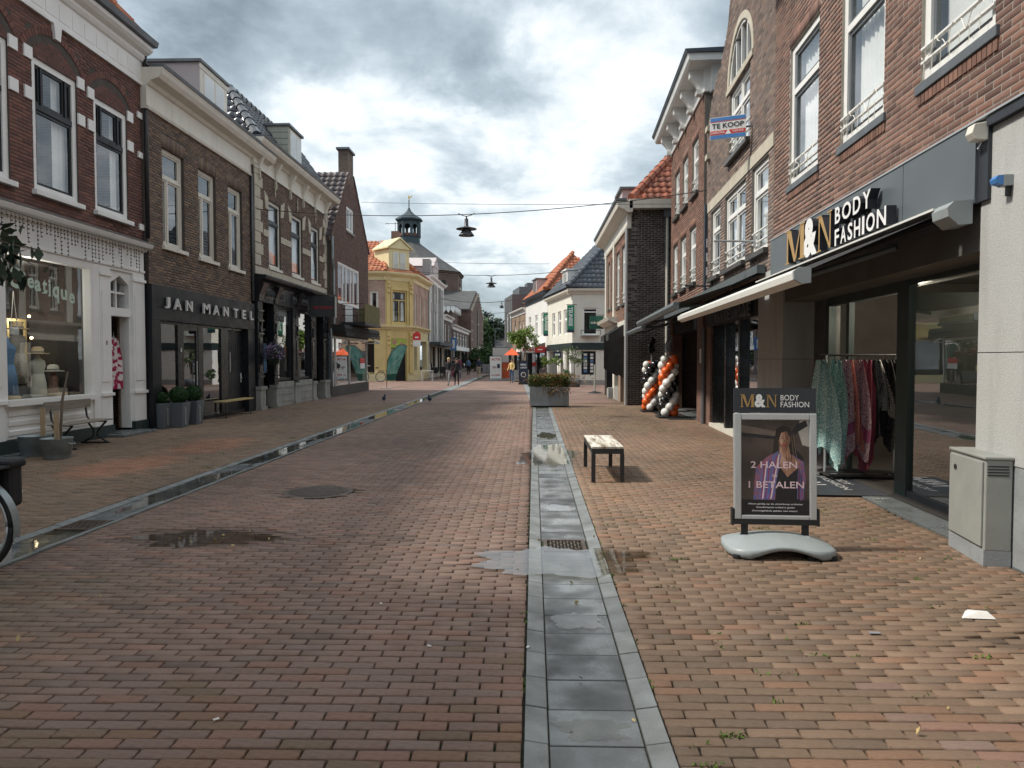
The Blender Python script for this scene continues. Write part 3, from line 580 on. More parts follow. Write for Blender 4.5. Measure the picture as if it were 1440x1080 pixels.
def grate(x0, x1, y0, y1, label):
    r_ = empty('drain_grate', ((x0 + x1) / 2, (y0 + y1) / 2, -.02), 0, label, 'drain grate'); a, b = (x1 - x0) / 2, (y1 - y0) / 2
    mb = MB().box(-a, a, -b, -b + .03, -.02, .016).box(-a, a, b - .03, b, -.02, .016).box(-a, -a + .03, -b + .03, b - .03, -.02, .016).box(a - .03, a, -b + .03, b - .03, -.02, .016); mb.build('frame', 'grate_iron', r_)
    mb = MB(); nx = 9
    for i in range(nx):
        for j in range(5):
            cx_, cy_ = -a + .045 + (2 * a - .09) * (i + .5) / nx, -b + .045 + (2 * b - .09) * (j + .5) / 5
            ww, hh = (2 * a - .09) / nx * .5, (2 * b - .09) / 5 * .5; s_ = .62 if (i + j) % 2 else .3
            mb.box(cx_ - ww * s_, cx_ + ww * s_, cy_ - hh * .95, cy_ + hh * .95, -.015, .014 + .001 * ((i + j) % 2))
    mb.build('bars', 'grate_iron', r_); MB().box(-a + .03, a - .03, -b + .03, b - .03, -.04, -.018).build('sump', 'iron', r_)
grate(.10, .45, 5.72, 6.08, 'square iron drain grate set in the right gutter beside the big puddle')
grate(-4.37, -4.05, 6.32, 6.70, 'rusty iron drain grate set in the left gutter')
r_ = empty('manhole_cover', (-2.5, 8.2, -.004), 0, 'round ribbed manhole cover set in the brick road', 'manhole')
MB().lathe([(.40, -.02), (.40, .003), (.33, .003), (.33, -.02)], n=36).build('frame', 'grate_iron', r_)
MB().lathe([(.322, -.02), (.322, .002)], n=36).build('cover', 'grate_iron', r_)
mb = MB()
for i in range(-8, 9):
    x = i * .037; yl = math.sqrt(max(0, .3 ** 2 - x * x))
    if yl > .03: mb.box(x - .009, x + .009, -yl, yl, .002, .008)
mb.build('ribs', 'grate_iron', r_)
def puddle(x, y, rx, ry, z, label, seed=0, pts=None, rot=0):
    n = 72; v = [(0, 0, 0)]; 
    for i in range(n):
        a = 2 * PI * i / n; k = 1 + .5 * mnoise.noise(Vector((math.cos(a) * 1.6 + seed * 7, math.sin(a) * 1.6, seed))) + .3 * mnoise.noise(Vector((math.cos(a) * 5, math.sin(a) * 5, seed + 3)))
        X, Y = rx * k * math.cos(a), ry * k * math.sin(a); v.append((X * math.cos(rot) - Y * math.sin(rot), X * math.sin(rot) + Y * math.cos(rot), 0))
    mb = MB().add(v, [(0, 1 + i, 1 + (i + 1) % n) for i in range(n)])
    mb.build('puddle', 'water', loc=(x, y, z), kind='structure', label=label)
puddle(-2.85, 6.06, .56, .25, -.006, 'dark shallow puddle on the brick road', 1)
puddle(.22, 5.42, .66, .36, .006, 'pale wet puddle spread over the right gutter', 2, rot=.1)
puddle(.56, 5.55, .13, .12, .005, 'small puddle at the edge of the right gutter', 3)
puddle(.27, 11.3, .46, 1.25, .002, 'long puddle across the right gutter reflecting white houses', 4)
puddle(.3, 14.5, .19, .6, -.010, 'thin puddle lying in the right gutter', 5)
puddle(.28, 4.2, .17, .14, -.0115, 'film of water on a gutter slab', 6); puddle(.25, 2.95, .16, .10, -.0115, 'film of water on a near gutter slab', 7); puddle(.28, 7.4, .17, .16, -.0125, 'film of water on a slab beyond the grate', 8)
for i, (y, ry) in enumerate(((8.6, 1.3), (11.6, 1.5), (15.5, 1.9), (20.0, 1.6), (5.4, .8), (26, 1.8))):
    puddle(-4.2, y, .20, ry, -.009, 'water standing in the left gutter, pool %s' % ('abreast of the bench', 'abreast of the shop door', 'abreast of the black shopfront', 'abreast of the flower basket', 'beside the near bicycle', 'near the pigeons')[i], 10 + i)
puddle(.05, 25.9, .12, .3, .004, 'small puddle behind the planter', 21)
MB().box(-9.2, -8.05, 13.75, 15.0, -.02, .055).build('doorstep', 'bluestone', kind='structure', bevel=.01)
MB().box(-8.5, -7.9, 10.3, 11.35, -.02, .02).build('paving_slab', 'bluestone', kind='structure', bevel=.006)
# grey slab strip before the shopfront on the right: between the house line and the glass
sp_ = House('pavement_strip', 'grey stone slab strip along the fashion shopfront', RF, 5.2, 11.5, cat='pavement'); sp_.root['kind'] = 'structure'
for i in range(14):
    s = 5.2 + i * .45; sp_.mb().box(s, s + .444, -.62, -.003, -.03, .012 + .001 * (i % 2)).build('slab', 'bluestone', sp_.root, bevel=.004)
# moss and weeds in the joints
pts = []
for _ in range(150):
    x, y = (random.uniform(.65, 3.5), random.uniform(2.0, 7.5)) if random.random() < .72 else (random.uniform(-8, -4.6), random.uniform(5, 14))
    if wet(x, y) > .2: continue
    n = int(random.expovariate(1 / 10)) + 3; r = random.uniform(.01, .045)
    yj = round((y - 1.2) / .0735) * .0735 + 1.2
    for _ in range(n): pts.append((random.gauss(x, r * 1.3), random.gauss(yj, .006 + r * .25), random.uniform(-.012, .004)))
for _ in range(26):
    yy = random.uniform(1.6, 8); xx = random.choice([-.045, .565 + .003 * yy])
    for _ in range(14): pts.append((random.gauss(xx, .006), random.gauss(yy, .04), -.008))
leaves_mesh('weeds', pts, .021, 'moss', aspect=2.5, up=.55, kind='stuff', label='moss and small weeds growing in the paving joints')
pts = [(random.uniform(1.2, 3.1), random.uniform(15, 22.5), .0) for _ in range(2500)] + [(random.gauss(3.1, .15), random.uniform(24, 34), 0) for _ in range(1600)] + [(random.gauss(-8.1, .08), random.uniform(21, 34), 0) for _ in range(900)]+ [(random.uniform(-.6, 1.2), random.gauss(22.4, .1), 0) for _ in range(500)]
leaves_mesh('low_moss', pts, .02, 'moss', aspect=2, up=.3, kind='stuff', label='thin green moss film on the far right pavement')
# ================================================================== LEFT ROW
# ---- house 1: dark red brick over the white shopfront
h = House('brick_house', 'dark red brick house with white window blocks above the white hat shop', LEFT['L1'], 4.6, 15.4)
W1 = [(5.6, 6.75, 4.45, 6.72), (7.6, 8.8, 4.45, 6.72), (10.25, 11.45, 4.45, 6.72), (12.0, 13.2, 4.45, 6.72), (13.7, 14.84, 4.45, 6.65)]
wl = wall(h, 4.6, 15.4, 4.1, 7.6, [(*x, 0) for x in W1], 'brick_red', 'mortar_dark', nsingle=300, skip=[(a - .1, b + .1, d, d + .52) for a, b, c, d in W1], palette=[(1, 1, 1), (.75, .7, .7), (1.25, 1.15, 1.1), (.9, .85, .9), (1.1, 1, .95)])
for k, (a, b, c, d) in enumerate(W1):
    # brick arch over the window, laid as a fan of bricks
    cx_ = (a + b) / 2; hw = (b - a) / 2; mb = h.mb(); rr = hw * 1.25; cz = d + .02 - .45
    R0 = math.hypot(hw + .1, .45); a0 = math.acos((hw + .1) / R0); n = 22
    for j, (ri, ro) in enumerate(((R0 - .02, R0 + .1), (R0 + .11, R0 + .23))):
        for i in range(n):
            t0 = a0 + (PI - 2 * a0) * i / n + .006; t1 = a0 + (PI - 2 * a0) * (i + 1) / n - .006; g = random.uniform(.7, 1.15); mb.tint = (g, g * .95, g * .95)
            mb.prism([(cx_ + ri * math.cos(t0), cz + ri * math.sin(t0)), (cx_ + ro * math.cos(t0), cz + ro * math.sin(t0)), (cx_ + ro * math.cos(t1), cz + ro * math.sin(t1)), (cx_ + ri * math.cos(t1), cz + ri * math.sin(t1))], 'y', -.05, .012 if j else -.003)
    # tympanum under the arch
    mb.tint = (.9, .85, .85)
    for zr in range(6):
        z0 = d + .01 + zr * .0625; half = math.sqrt(max(0, (R0 - .03) ** 2 - (z0 + .03 - cz) ** 2)); x = cx_ - half
        while x < cx_ + half and z0 + .05 < cz + R0 - .02 and half > .1:
            q = min(x + .2, cx_ + half); g = random.uniform(.7, 1.05); mb.tint = (g, g * .93, g * .93); mb.box(x, q - .01, -.03, .0, z0, z0 + .052); x += .21
    mb.build('arch_bricks', 'brick_red', wl, kind='stuff')
    win = window(h, a, b, c, d, 'white_paint', 'black_paint', fw=.11, rec=.0 if False else .03, tz=5.9, vm=(a + .28, b - .28), cur=['side', 'side', 'side', 'one', 'side'][k], sill='white_paint', sillout=.09, sw=.05, inner=True)
    for z in (d - .02, 6.02):
        for s_ in (a, b):
            sg = -1 if s_ == a else 1; x0, x1 = sorted((s_, s_ + sg * .2)); h.mb().box(x0 - .0, x1, -.02, .028, z - .08, z + .13).build('quoin_block', 'white_paint', h.root, bevel=.004)
for z in (4.35, 5.9, 6.75): h.mb().box(15.22, 15.39, -.02, .03, z, z + .13).build('quoin_block', 'white_paint', h.root)
for s_ in (8.2, 12.62): h.mb().prism([(s_ - .07, 7.22), (s_ + .07, 7.22), (s_ + .1, 7.45), (s_ + .13, 7.5), (s_ - .13, 7.5), (s_ - .1, 7.45)], 'y', -.01, .06).build('keystone', 'white_paint', h.root)
moulding(h, 'cornice', 'white_paint', 4.6, 15.45, [(-.2, 7.48), (.05, 7.48), (.05, 7.54), (.02, 7.56), (.02, 7.98), (.06, 8.0), (.10, 8.06), (.10, 8.12), (.2, 8.16), (.26, 8.22), (.26, 8.3), (-.2, 8.3)])
mb = h.mb()
for i in range(30): s_ = 4.8 + i * .36; mb.box(s_, s_ + .30, .018, .028, 7.62, 7.9)
mb.build('frieze_panels', 'white_paint', h.root)
h.mb().prism([(.12, 8.301), (.34, 8.32), (.37, 8.43), (.33, 8.43), (.31, 8.34), (.12, 8.34)], 'x', 4.6, 15.5).build('gutter', 'lead', h.root)
shell(h, 8, 8.3, 'bt_red', (3.4,))
tn = Vector((0, 1, 1.2)).normalized()
tiles(h.root, h.W, loc_pt(h, 4.6, .15, 8.38), (1, 0, 0), (0, 1, 1.2), 11, 5.2, lambda u, v: u < 10.85 - v * .64, 'tile_brown', 150)
mbp = h.mb(); mbp.add([(4.6, .1, 8.36), (15.45, .1, 8.36), (12.25, -3.1, 12.2), (4.6, -3.1, 12.2)], [(0, 1, 2, 3)]).add([(15.45, .1, 8.36), (15.45, -6.3, 8.36), (12.25, -3.1, 12.2)], [(0, 1, 2)]).add([(4.6, -6.3, 8.36), (15.45, -6.3, 8.36), (12.25, -3.1, 12.2), (4.6, -3.1, 12.2)], [(0, 1, 2, 3)]).add([(4.6, .1, 8.36), (4.6, -6.3, 8.36), (4.6, -3.1, 12.2)], [(0, 1, 2)])
h.add(mbp, 'roof', 'tile_brown'); ridge(h.root, (loc_pt(h, 15.45, .12, 8.45), loc_pt(h, 12.25, -3.08, 12.3)), 'tile_orange', .12, .4)
# shopfront
def shopf(x, nm='shopfront_panel', m='white_paint', **k): return h.mb().box(*x).build(nm, m, h.root, **k)
moulding(h, 'shop_cornice', 'white_paint', 4.7, 15.32, [(-.1, 3.86), (.10, 3.86), (.12, 3.9), (.24, 3.94), (.27, 4.0), (.27, 4.03), (-.1, 4.03)])
moulding(h, 'cornice_lead', 'lead', 4.68, 15.36, [(-.02, 4.031), (.29, 4.031), (.29, 4.05), (.0, 4.13)])
moulding(h, 'fascia', 'white_paint', 4.7, 15.3, [(-.3, 3.36), (.05, 3.36), (.05, 3.40), (.0805, 3.42), (.0805, 3.46), (.05, 3.47), (.05, 3.859), (-.3, 3.859)])
SW = [(8.3, 10.75), (11.2, 13.4)]
for a, b in SW:
    fr_ = h.mb().box(a - .06, a, -.1, .055, .88, 3.359).box(b, b + .06, -.1, .055, .88, 3.359).box(a, b, -.1, .052, 3.27, 3.359).box(a - .06, b + .06, -.12, .14, .78, .878).build('shop_window', 'white_paint', h.root)
    h.mb().box(a, b, -.05, -.04, .88, 3.27).build('pane', 'display_glass', fr_)
    h.mb().box(a - .06, b + .1, -.2, .03, .24, .779).build('stall_riser', 'white_paint', h.root)
    mb = h.mb()
    for z in (.34, .5, .66): mb.prism([(.031, z - .05), (.05, z - .04), (.055, z + .03), (.031, z + .05)], 'x', a + .02, b - .05)
    mb.build('riser_moulding', 'white_paint', h.root)
    h.mb().box(a - .3, b + .3, -1.6, -.2, .74, .8).build('window_shelf', 'interior_light', h.root)
for a, b in ((4.7, 5.1), (7.85, 8.24), (10.81, 11.14), (13.46, 13.68), (13.69, 14.05), (14.85, 15.3)):
    zz = .231 if b - a > .23 else .78
    p = shopf((a, b, -.25, .06, .231, 3.359), 'pilaster', bevel=.004); h.mb().box(a + .05, b - .05, .061, .075, 1.1, 2.9).build('panel', 'white_paint', p) if b - a > .3 else None
    if b - a > .3: h.mb().box(a - .02, b + .02, .0, .09, 3.2, 3.26).build('capital', 'white_paint', p); h.mb().box(a - .02, b + .02, .0, .1, .82, .88).build('base_moulding', 'white_paint', p)
for a, b in ((4.65, 14.07), (14.82, 15.33)): shopf((a, b, -.2, .085, .0, .23), 'plinth', 'dark_green')
shopf((5.1, 7.85, -.25, -.04, .231, 3.359), 'shop_panel')
# doorway with fanlight
mb = h.mb().box(14.05, 14.85, -.2, .02, 2.43, 2.6).box(14.05, 14.12, -.2, .0, .1, 2.43).box(14.78, 14.85, -.2, .0, .1, 2.43).box(14.05, 14.13, -.18, .01, 2.6, 3.359).box(14.77, 14.85, -.18, .01, 2.6, 3.359)
mb.prism([(14.13, 3.359), (14.13, 3.1), (14.45, 3.27), (14.77, 3.1), (14.77, 3.359)], 'y', -.18, .01)
df = mb.build('door_frame', 'white_paint', h.root); h.mb().box(14.13, 14.77, -.1, -.09, 2.6, 3.3).build('fanlight', 'glass', df)
mb = h.mb().box(14.43, 14.47, -.12, -.07, 2.6, 3.25).box(14.13, 14.77, -.115, -.075, 2.9, 2.94).build('glazing_bar', 'white_paint', df)
h.mb().box(14.125, 14.16, -.85, -.2, .1, 2.42).build('open_door', 'black_paint', h.root)
h.mb().box(14.74, 14.779, -.24, -.201, .1, 2.43).build('timber_post', 'bark', h.root); h.mb().box(13.46, 15.3, -1.8, -1.75, 0, 3.3).build('doorway_dark_panel', 'interior', h.root); h.mb().box(13.43, 13.455, -1.74, -.11, .8, 3.3).build('display_dark_panel', 'interior', h.root)  # two dark panels added: doorway reads as unlit, bright pilaster side is hidden
mb = h.mb(); put_text(mb, '8', lambda x, y, z: (13.83 + x, .078, 1.83 + y), h=.09, bold=.02); mb.build('house_number', 'letter_black', h.root)
# the name painted on the glass
def serif(mb, ch, x, z, w_, ht, f):
    put_text(mb, ch, lambda X, Y, Z: f(x + X, z + Y), w=w_, h=ht, bold=.03)
letters = 'Creatique'; xs = [11.40, 11.66, 11.83, 12.0, 12.2, 12.36, 12.46, 12.68, 12.90]; hs = [.36, .2, .19, .19, .25, .30, .30, .19, .19]; off = [0, .1, .05, .02, .0, -.03, -.13, -.05, -.09]; ws = [.28, .13, .16, .16, .12, .05, .17, .17, .17]
for i, c_ in enumerate(letters):
    mb = h.mb(); serif(mb, c_, xs[i], 2.72 + off[i] - i * .006, ws[i], hs[i], lambda a, b: (a, -.036, b))
    mb.box(xs[i] - .02, xs[i] + .05, -.0362, -.0361, 2.72 + off[i] - i * .006, 2.74 + off[i] - i * .006) if c_ in 'rti' else None
    mb.build('glass_letter', 'letter_mint', h.root)
h.mb().box(11.35, 13.3, -1.4, -1.38, 3.0, 3.12).build('cream_shelf_edge', 'cream_paint', h.root)
h.mb().box(8, 13.5, -1.75, -1.7, .8, 3.3).build('display_back', 'interior', h.root)
# icicle light strings under the shop cornice
mb = MB(); mb.fr = h.fr; s_ = 10.2
mb.tube([(10.0, .29, 3.90), (12, .30, 3.86), (15.3, .29, 3.9)], .006, 4)
while s_ < 15.25:
    l = random.choice([.12, .2, .3, .42, .5, .24]); z = 3.88; d = .29
    mb.tube([(s_, d, z), (s_ + random.uniform(-.02, .02), d, z - l * .5), (s_ + random.uniform(-.02, .02), d + .005, z - l)], .004, 4)
    zz = z - .06
    while zz > z - l: mb.box(s_ - .008, s_ + .02, d - .004, d + .012, zz - .02, zz); zz -= .07
    s_ += random.uniform(.07, .13)
root = empty('fairy_lights', h.fr.P(10.0), h.fr.a, 'unlit icicle light strings hanging under the white shop cornice', 'light string')
mb2 = MB(); mb2.v = [(p[0] - (10.0 - 4.6), p[1], p[2]) for p in mb.v]; mb2.f = mb.f; mb2.m = mb.m; mb2.t = mb.t; mb2.build('cable', 'iron', root)
pipe(h, 15.44, 4.2, 8.3, 'iron', .045, .08)
# ---- house 2: brown brick above the black shop
h = House('brick_house', 'brown brick house with louvred windows above the black Jan Mantel shop', LEFT['L2'], 15.41, 21.12); H2 = h
W2 = [(16.05, 17.06, 4.14, 6.37), (17.8, 18.78, 4.12, 6.36), (19.55, 20.5, 4.1, 6.36)]
wall(h, 15.41, 21.12, 3.2, 7.08, W2, 'brick_brown', 'mortar_dark', nsingle=120, soldier=.3, palette=[(1, 1, 1), (.75, .75, .78), (1.2, 1.1, 1), (1.4, 1.3, 1.1), (.85, .8, .8)])
for a, b, c, d in W2: window(h, a, b, c, d, 'cream_paint', 'cream_paint', fw=.085, rec=.07, tz=5.72, vlow=(a + .35,), cur='blind', sill='cream_paint', sillout=.07)
moulding(h, 'cornice', 'cream_paint', 15.38, 22.3, [(-.2, 7.0), (.05, 7.0), (.07, 7.06), (.03, 7.08), (.03, 7.5), (.08, 7.53), (.12, 7.6), (.3, 7.66), (.36, 7.76), (.4, 7.88), (-.2, 7.88)])
moulding(h, 'gutter', 'lead', 15.38, 22.3, [(.1, 7.881), (.42, 7.881), (.44, 7.95), (.1, 7.95)])
shell(h, 8, 7.9, 'bt_brown', (3.3,), top=True)
mbr = h.mb().add([(15.41, .1, 7.92), (21.12, .1, 7.92), (21.12, -2.6, 9.0), (15.41, -2.6, 9.0), (15.41, -8, 7.9), (21.12, -8, 7.9)], [(0, 1, 2, 3), (3, 2, 5, 4)]).build('roof', 'tile_dark', h.root)
dm = h.mb().box(17.85, 19.42, -2.6, .05, 7.96, 9.0).build('dormer', 'mauve_board', h.root)
h.mb().box(17.78, 19.5, -2.6, .12, 9.001, 9.07).build('dormer_roof', 'lead', dm); h.mb().box(17.83, 19.44, .051, .08, 8.86, 8.99).build('fascia_board', 'cream_paint', dm)
h.mb().box(17.85, 19.42, .051, .07, 7.97, 8.85).build('front_board', 'cream_paint', dm)
for a, b in ((18.08, 18.56), (18.7, 19.15)): h.mb().box(a - .04, b + .04, .071, .09, 8.02, 8.78).build('casement', 'white_paint', dm); h.mb().box(a, b, .091, .096, 8.06, 8.74).build('pane', 'glass', dm)
# black shopfront
b_ = lambda *x, nm='shopfront_panel', m='black_paint', **k: H2.mb().box(*x).build(nm, m, H2.root, **k)
b_(15.35, 21.13, -.3, .09, 2.42, 3.2, nm='fascia', bevel=.006)
for a, b in ((15.35, 15.72), (20.62, 21.13)): b_(a, b, -.3, .085, .0, 2.419, nm='pier')
for a, b in ((15.72, 15.78), (16.72, 16.95), (17.76, 18.02), (19.08, 19.2), (19.2, 19.5), (20.55, 20.62)): b_(a, b, -.13, -.04, .1, 2.419, nm='frame_post', m='black_satin')
b_(15.72, 20.62, -.25, .0, .0, .10, nm='threshold', m='black_satin'); b_(15.72, 20.62, -.13, -.035, 2.36, 2.419, nm='frame_head', m='black_satin')
for a, b in ((15.78, 16.72), (18.02, 19.08)): b_(a, b, -.085, -.077, .1, 2.36, nm='pane', m='shop_glass')
dr = b_(16.95, 17.03, -.11, -.05, .1, 2.36, nm='glass_door', m='black_satin')
H2.mb().box(17.68, 17.76, -.11, -.05, .1, 2.36).box(17.03, 17.68, -.11, -.05, 2.26, 2.36).box(17.03, 17.68, -.11, -.05, .1, .32).build('door_rail', 'black_satin', dr); H2.mb().box(17.03, 17.68, -.085, -.077, .32, 2.26).build('pane', 'shop_glass', dr)
H2.mb().tube([(17.63, -.02, .9), (17.63, -.02, 1.5)], .015).build('handle', 'alu', dr)
dr = b_(19.5, 20.55, -.12, -.1, .1, 2.36, nm='black_door', m='black_paint', bevel=.004); mb = H2.mb()
for i in range(7): mb.box(19.56 + i * .142, 19.56 + i * .142 + .13, -.099, -.088, .16, 2.3)
mb.build('door_board', 'black_paint', dr); H2.mb().tube([(20.42, -.05, 1.0), (20.42, -.03, 1.0), (20.3, -.03, 1.0)], .014).tube([(20.42, -.07, .88), (20.42, -.07, 1.14)], .022).build('handle', 'alu', dr)
H2.mb().tube([(19.66, -.05, 1.2), (19.66, -.05, 1.75)], .012).build('letter_slot', 'alu', dr)
b_(15.7, 20.6, -3.0, -2.95, .03, 2.9, nm='display_back', m='interior_light')
W_ = {'J': .2, 'A': .30, 'N': .28, 'M': .34, 'T': .25, 'E': .22, 'L': .2}
x = 15.8; seq = [('J', 15.80), ('A', 16.17), ('N', 16.68), ('M', 17.46), ('A', 17.98), ('N', 18.51), ('T', 19.1), ('E', 19.62), ('L', 20.14)]
k_ = (20.88 - 15.8) / (20.34 - 15.8)
for c_, s_ in seq:
    mb = H2.mb(); s_ = 15.8 + (s_ - 15.8) * k_; put_text(mb, c_, lambda X, Y, Z: (s_ + X, .12 + Z * .035, 2.70 + Y), w=W_[c_] * 1.12, h=.255, bold=.025, ext=.05); mb.build('fascia_letter', 'letter_silver', H2.root)
mb = H2.mb(); put_text(mb, '6', lambda X, Y, Z: (16.8 + X, -.015, 1.72 + Y), h=.11, bold=.02); mb.build('house_number', 'letter_white', H2.root)
pipe(h, 21.1, 3.3, 7.0, 'lead', .035, .06)
# ---- house 3: banded brick above the carved black front
h = House('brick_house', 'brown brick house with cream stone bands above the carved black shopfront', LEFT['L3'], 21.14, 28.75); H3 = h
W3 = [(22.3, 23.37, 4.47, 6.56), (24.45, 25.58, 4.47, 6.56), (26.6, 27.62, 4.47, 6.56)]
wall(h, 21.14, 28.75, 4.1, 7.35, [(*x, 0) for x in W3], 'brick_brown', 'mortar_dark', nsingle=0, palette=[(1, .95, .95), (.8, .75, .75), (1.2, 1.05, 1)])
for a, b, c, d in W3:
    window(h, a, b, c, d, 'cream_paint', 'black_paint', fw=.09, rec=.05, tz=5.9, cur='full', sill='cream_paint', sillout=.05, inner=True)
    for s_, sg in ((a, -1), (b, 1)):
        h.mb().prism([(s_, 6.2), (s_ + sg * .26, 6.25), (s_ + sg * .38, 6.78), (s_ + sg * .04, 6.62)], 'y', -.02, .02).build('stone_block', 'stone_cream', h.root)
    # wall anchor ornament
    mb = h.mb(); c_ = (a + b) / 2; mb.tube([(c_, .03, 6.75), (c_, .03, 7.15)], .02, 6).tube([(c_ - .1, .03, 7.05), (c_ + .1, .03, 7.05)], .018, 6).tube([(c_ - .07, .03, 6.88), (c_ + .07, .03, 6.88)], .018, 6).ball((c_, .03, 7.18), .035, 8); mb.build('wall_anchor', 'stone_cream', h.root)
edges = [21.14] + [y for x in W3 for y in (x[0], x[1])] + [28.75]
for i in range(0, len(edges), 2):
    a, b = edges[i] + (.0 if i else .7), edges[i + 1] - (.0 if i < 6 else .6)
    if b - a > .1: h.mb().box(a + .01, b - .01, -.02, .02, 5.38, 5.58).build('stone_band', 'stone_cream', h.root)
h.mb().box(21.14, 28.75, -.02, .025, 4.13, 4.36).build('stone_band', 'stone_cream', h.root)
for k in range(9):
    z = 4.4 + k * .34
    for s_, sg in ((21.15, 1), (28.74, -1)): l = .62 if k % 2 else .44; x0, x1 = sorted((s_, s_ + sg * l)); h.mb().box(x0, x1, -.02, .03, z, z + .325).build('quoin_stone', 'stone_cream', h.root, bevel=.01)
moulding(h, 'frieze', 'cream_paint', 21.14, 28.75, [(-.2, 7.30), (.05, 7.30), (.05, 7.34), (.02, 7.36), (.02, 7.8), (-.2, 7.8)])
moulding(h, 'cornice', 'cream_paint', 20.9, 29.3, [(-.2, 7.801), (.06, 7.801), (.12, 7.86), (.34, 7.92), (.4, 8.02), (.42, 8.1), (-.2, 8.1)])
for i in range(6):
    s_ = 21.5 + i * 1.38; h.mb().prism([(.021, 7.3), (.07, 7.32), (.1, 7.45), (.16, 7.6), (.26, 7.8), (.021, 7.8)], 'x', s_ - .07, s_ + .07).build('bracket', 'cream_paint', h.root)
    h.mb().prism([(.05, 7.0), (.08, 7.05), (.06, 7.29), (.0, 7.29), (.0, 7.0)], 'x', s_ - .05, s_ + .05).build('pendant', 'stone_cream', h.root)
moulding(h, 'gutter', 'lead', 20.9, 29.3, [(.1, 8.101), (.45, 8.101), (.47, 8.16), (.1, 8.16)])
shell(h, 8, 8.1, 'bt_brown', (3.3,))
zt = 9.95; hp = 1.3
tiles(h.root, h.W, loc_pt(h, 21.1, .1, 8.14), (1, 0, 0), (0, 1.3, 1.85), 8.2, 2.1, lambda u, v: u > v * .56, 'tile_dark', 150, tw=.26, tl=.30)
tiles(h.root, h.W, loc_pt(h, 21.1, .1, 8.14), (0, 1, 0), (1.3, 0, 1.85), 6, 2.3, lambda u, v: u > v * .56, 'tile_dark', 150, tw=.26, tl=.30)
h.mb().add([(21.05, .12, 8.11), (28.9, .12, 8.11), (28.9, -1.25, 10.0), (22.4, -1.25, 10.0), (22.4, -7, 10.0), (28.9, -7, 10), (21.05, -8, 8.11)], [(0, 1, 2, 3), (0, 3, 4, 6), (3, 2, 5, 4)]).build('roof', 'tile_dark', h.root)
ridge(h.root, (loc_pt(h, 21.08, .12, 8.2), loc_pt(h, 22.45, -1.25, 10.1)), 'tile_dark', .13, .36); ridge(h.root, (loc_pt(h, 22.45, -1.25, 10.1), loc_pt(h, 28.9, -1.25, 10.1)), 'tile_dark', .12, .36)
dm = h.mb().box(24.3, 25.65, -1.9, -.02, 8.2, 9.5).build('dormer', 'greygreen_board', h.root)
for i in range(6): h.mb().box(24.275, 24.299, -1.9, -.03, 8.25 + i * .21, 8.44 + i * .21).build('weatherboard', 'greygreen_board', dm)
h.mb().box(24.22, 25.73, -1.95, .05, 9.501, 9.58).build('dormer_roof', 'lead', dm)
for a, b in ((24.45, 24.95), (25.03, 25.53)): h.mb().box(a - .05, b + .03, -.019, .01, 8.3, 9.42).build('casement', 'cream_paint', dm); h.mb().box(a, b - .02, .011, .016, 8.38, 9.34).build('pane', 'glass', dm)
# carved black front
b_ = lambda *x, nm='front_panel', m='black_paint', **k: H3.mb().box(*x).build(nm, m, H3.root, **k)
moulding(h, 'shop_cornice', 'black_paint', 21.16, 28.75, [(-.1, 3.86), (.1, 3.86), (.14, 3.92), (.3, 3.97), (.33, 4.04), (.33, 4.09), (-.1, 4.12)])
b_(21.16, 28.75, -.25, .06, 3.3, 3.859, nm='fascia')
for i in range(3):
    a = 21.75 + i * 2.4; b_(a, a + 1.75, .061, .085, 3.42, 3.76, nm='carved_panel', m='black_satin', bevel=.01); mb = h.mb()
    for j in range(9):
        cxx = a + .15 + j * .18; mb.tube([(cxx + .06 * math.cos(t), .10, 3.59 + .10 * math.sin(t)) for t in np.linspace(0, 5.2, 9)], .014, 5)
    mb.build('scrollwork', 'lead', h.root)
for a, b in ((21.2, 21.6), (22.55, 22.85), (24.35, 24.6), (24.62, 24.95), (26.4, 26.75), (26.76, 27.0), (27.9, 28.2), (28.3, 28.7)):
    zb = .82 if 22.6 < a < 27 else .05
    p = b_(a, b, -.2, .05, zb, 3.299, nm='pilaster', bevel=.006)
    if b - a > .28:
        mb = h.mb()
        for z in (1.0, 2.3, 2.7, 3.0): mb.box(a - .015, b + .015, .0, .085, z, z + .05)
        mb.tube([((a + b) / 2 + .03 * math.sin(z * 20), .07, z) for z in np.arange(2.35, 2.7, .03)], .03, 6); mb.box(a + .08, b - .08, .051, .07, 1.15, 2.2); mb.build('carving', 'black_satin', p)
        h.mb().prism([(.05, 3.3), (.09, 3.32), (.12, 3.5), (.2, 3.7), (.26, 3.85), (.05, 3.85)], 'x', a, b).build('console', 'black_satin', p)
for a, b in ((22.85, 24.35), (24.95, 26.4)):
    f_ = b_(a, a + .12, -.15, -.02, .84, 3.299, nm='shop_window'); h.mb().box(b - .12, b, -.15, -.02, .84, 3.299).box(a + .12, b - .12, -.15, -.02, 3.2, 3.299).box(a + .12, b - .12, -.15, -.02, .84, .92).build('frame', 'black_paint', f_)
    h.mb().box(a + .12, b - .12, -.09, -.08, .92, 3.2).build('pane', 'shop_glass', f_)
    b_(a, b, -.2, .07, .0, .80, nm='stall_riser', m='stone_grey', bevel=.008)
    for z in (.18, .42, .64): b_(a + .06, b - .06, .071, .085, z - .03, z + .02, nm='riser_moulding', m='stone_grey')
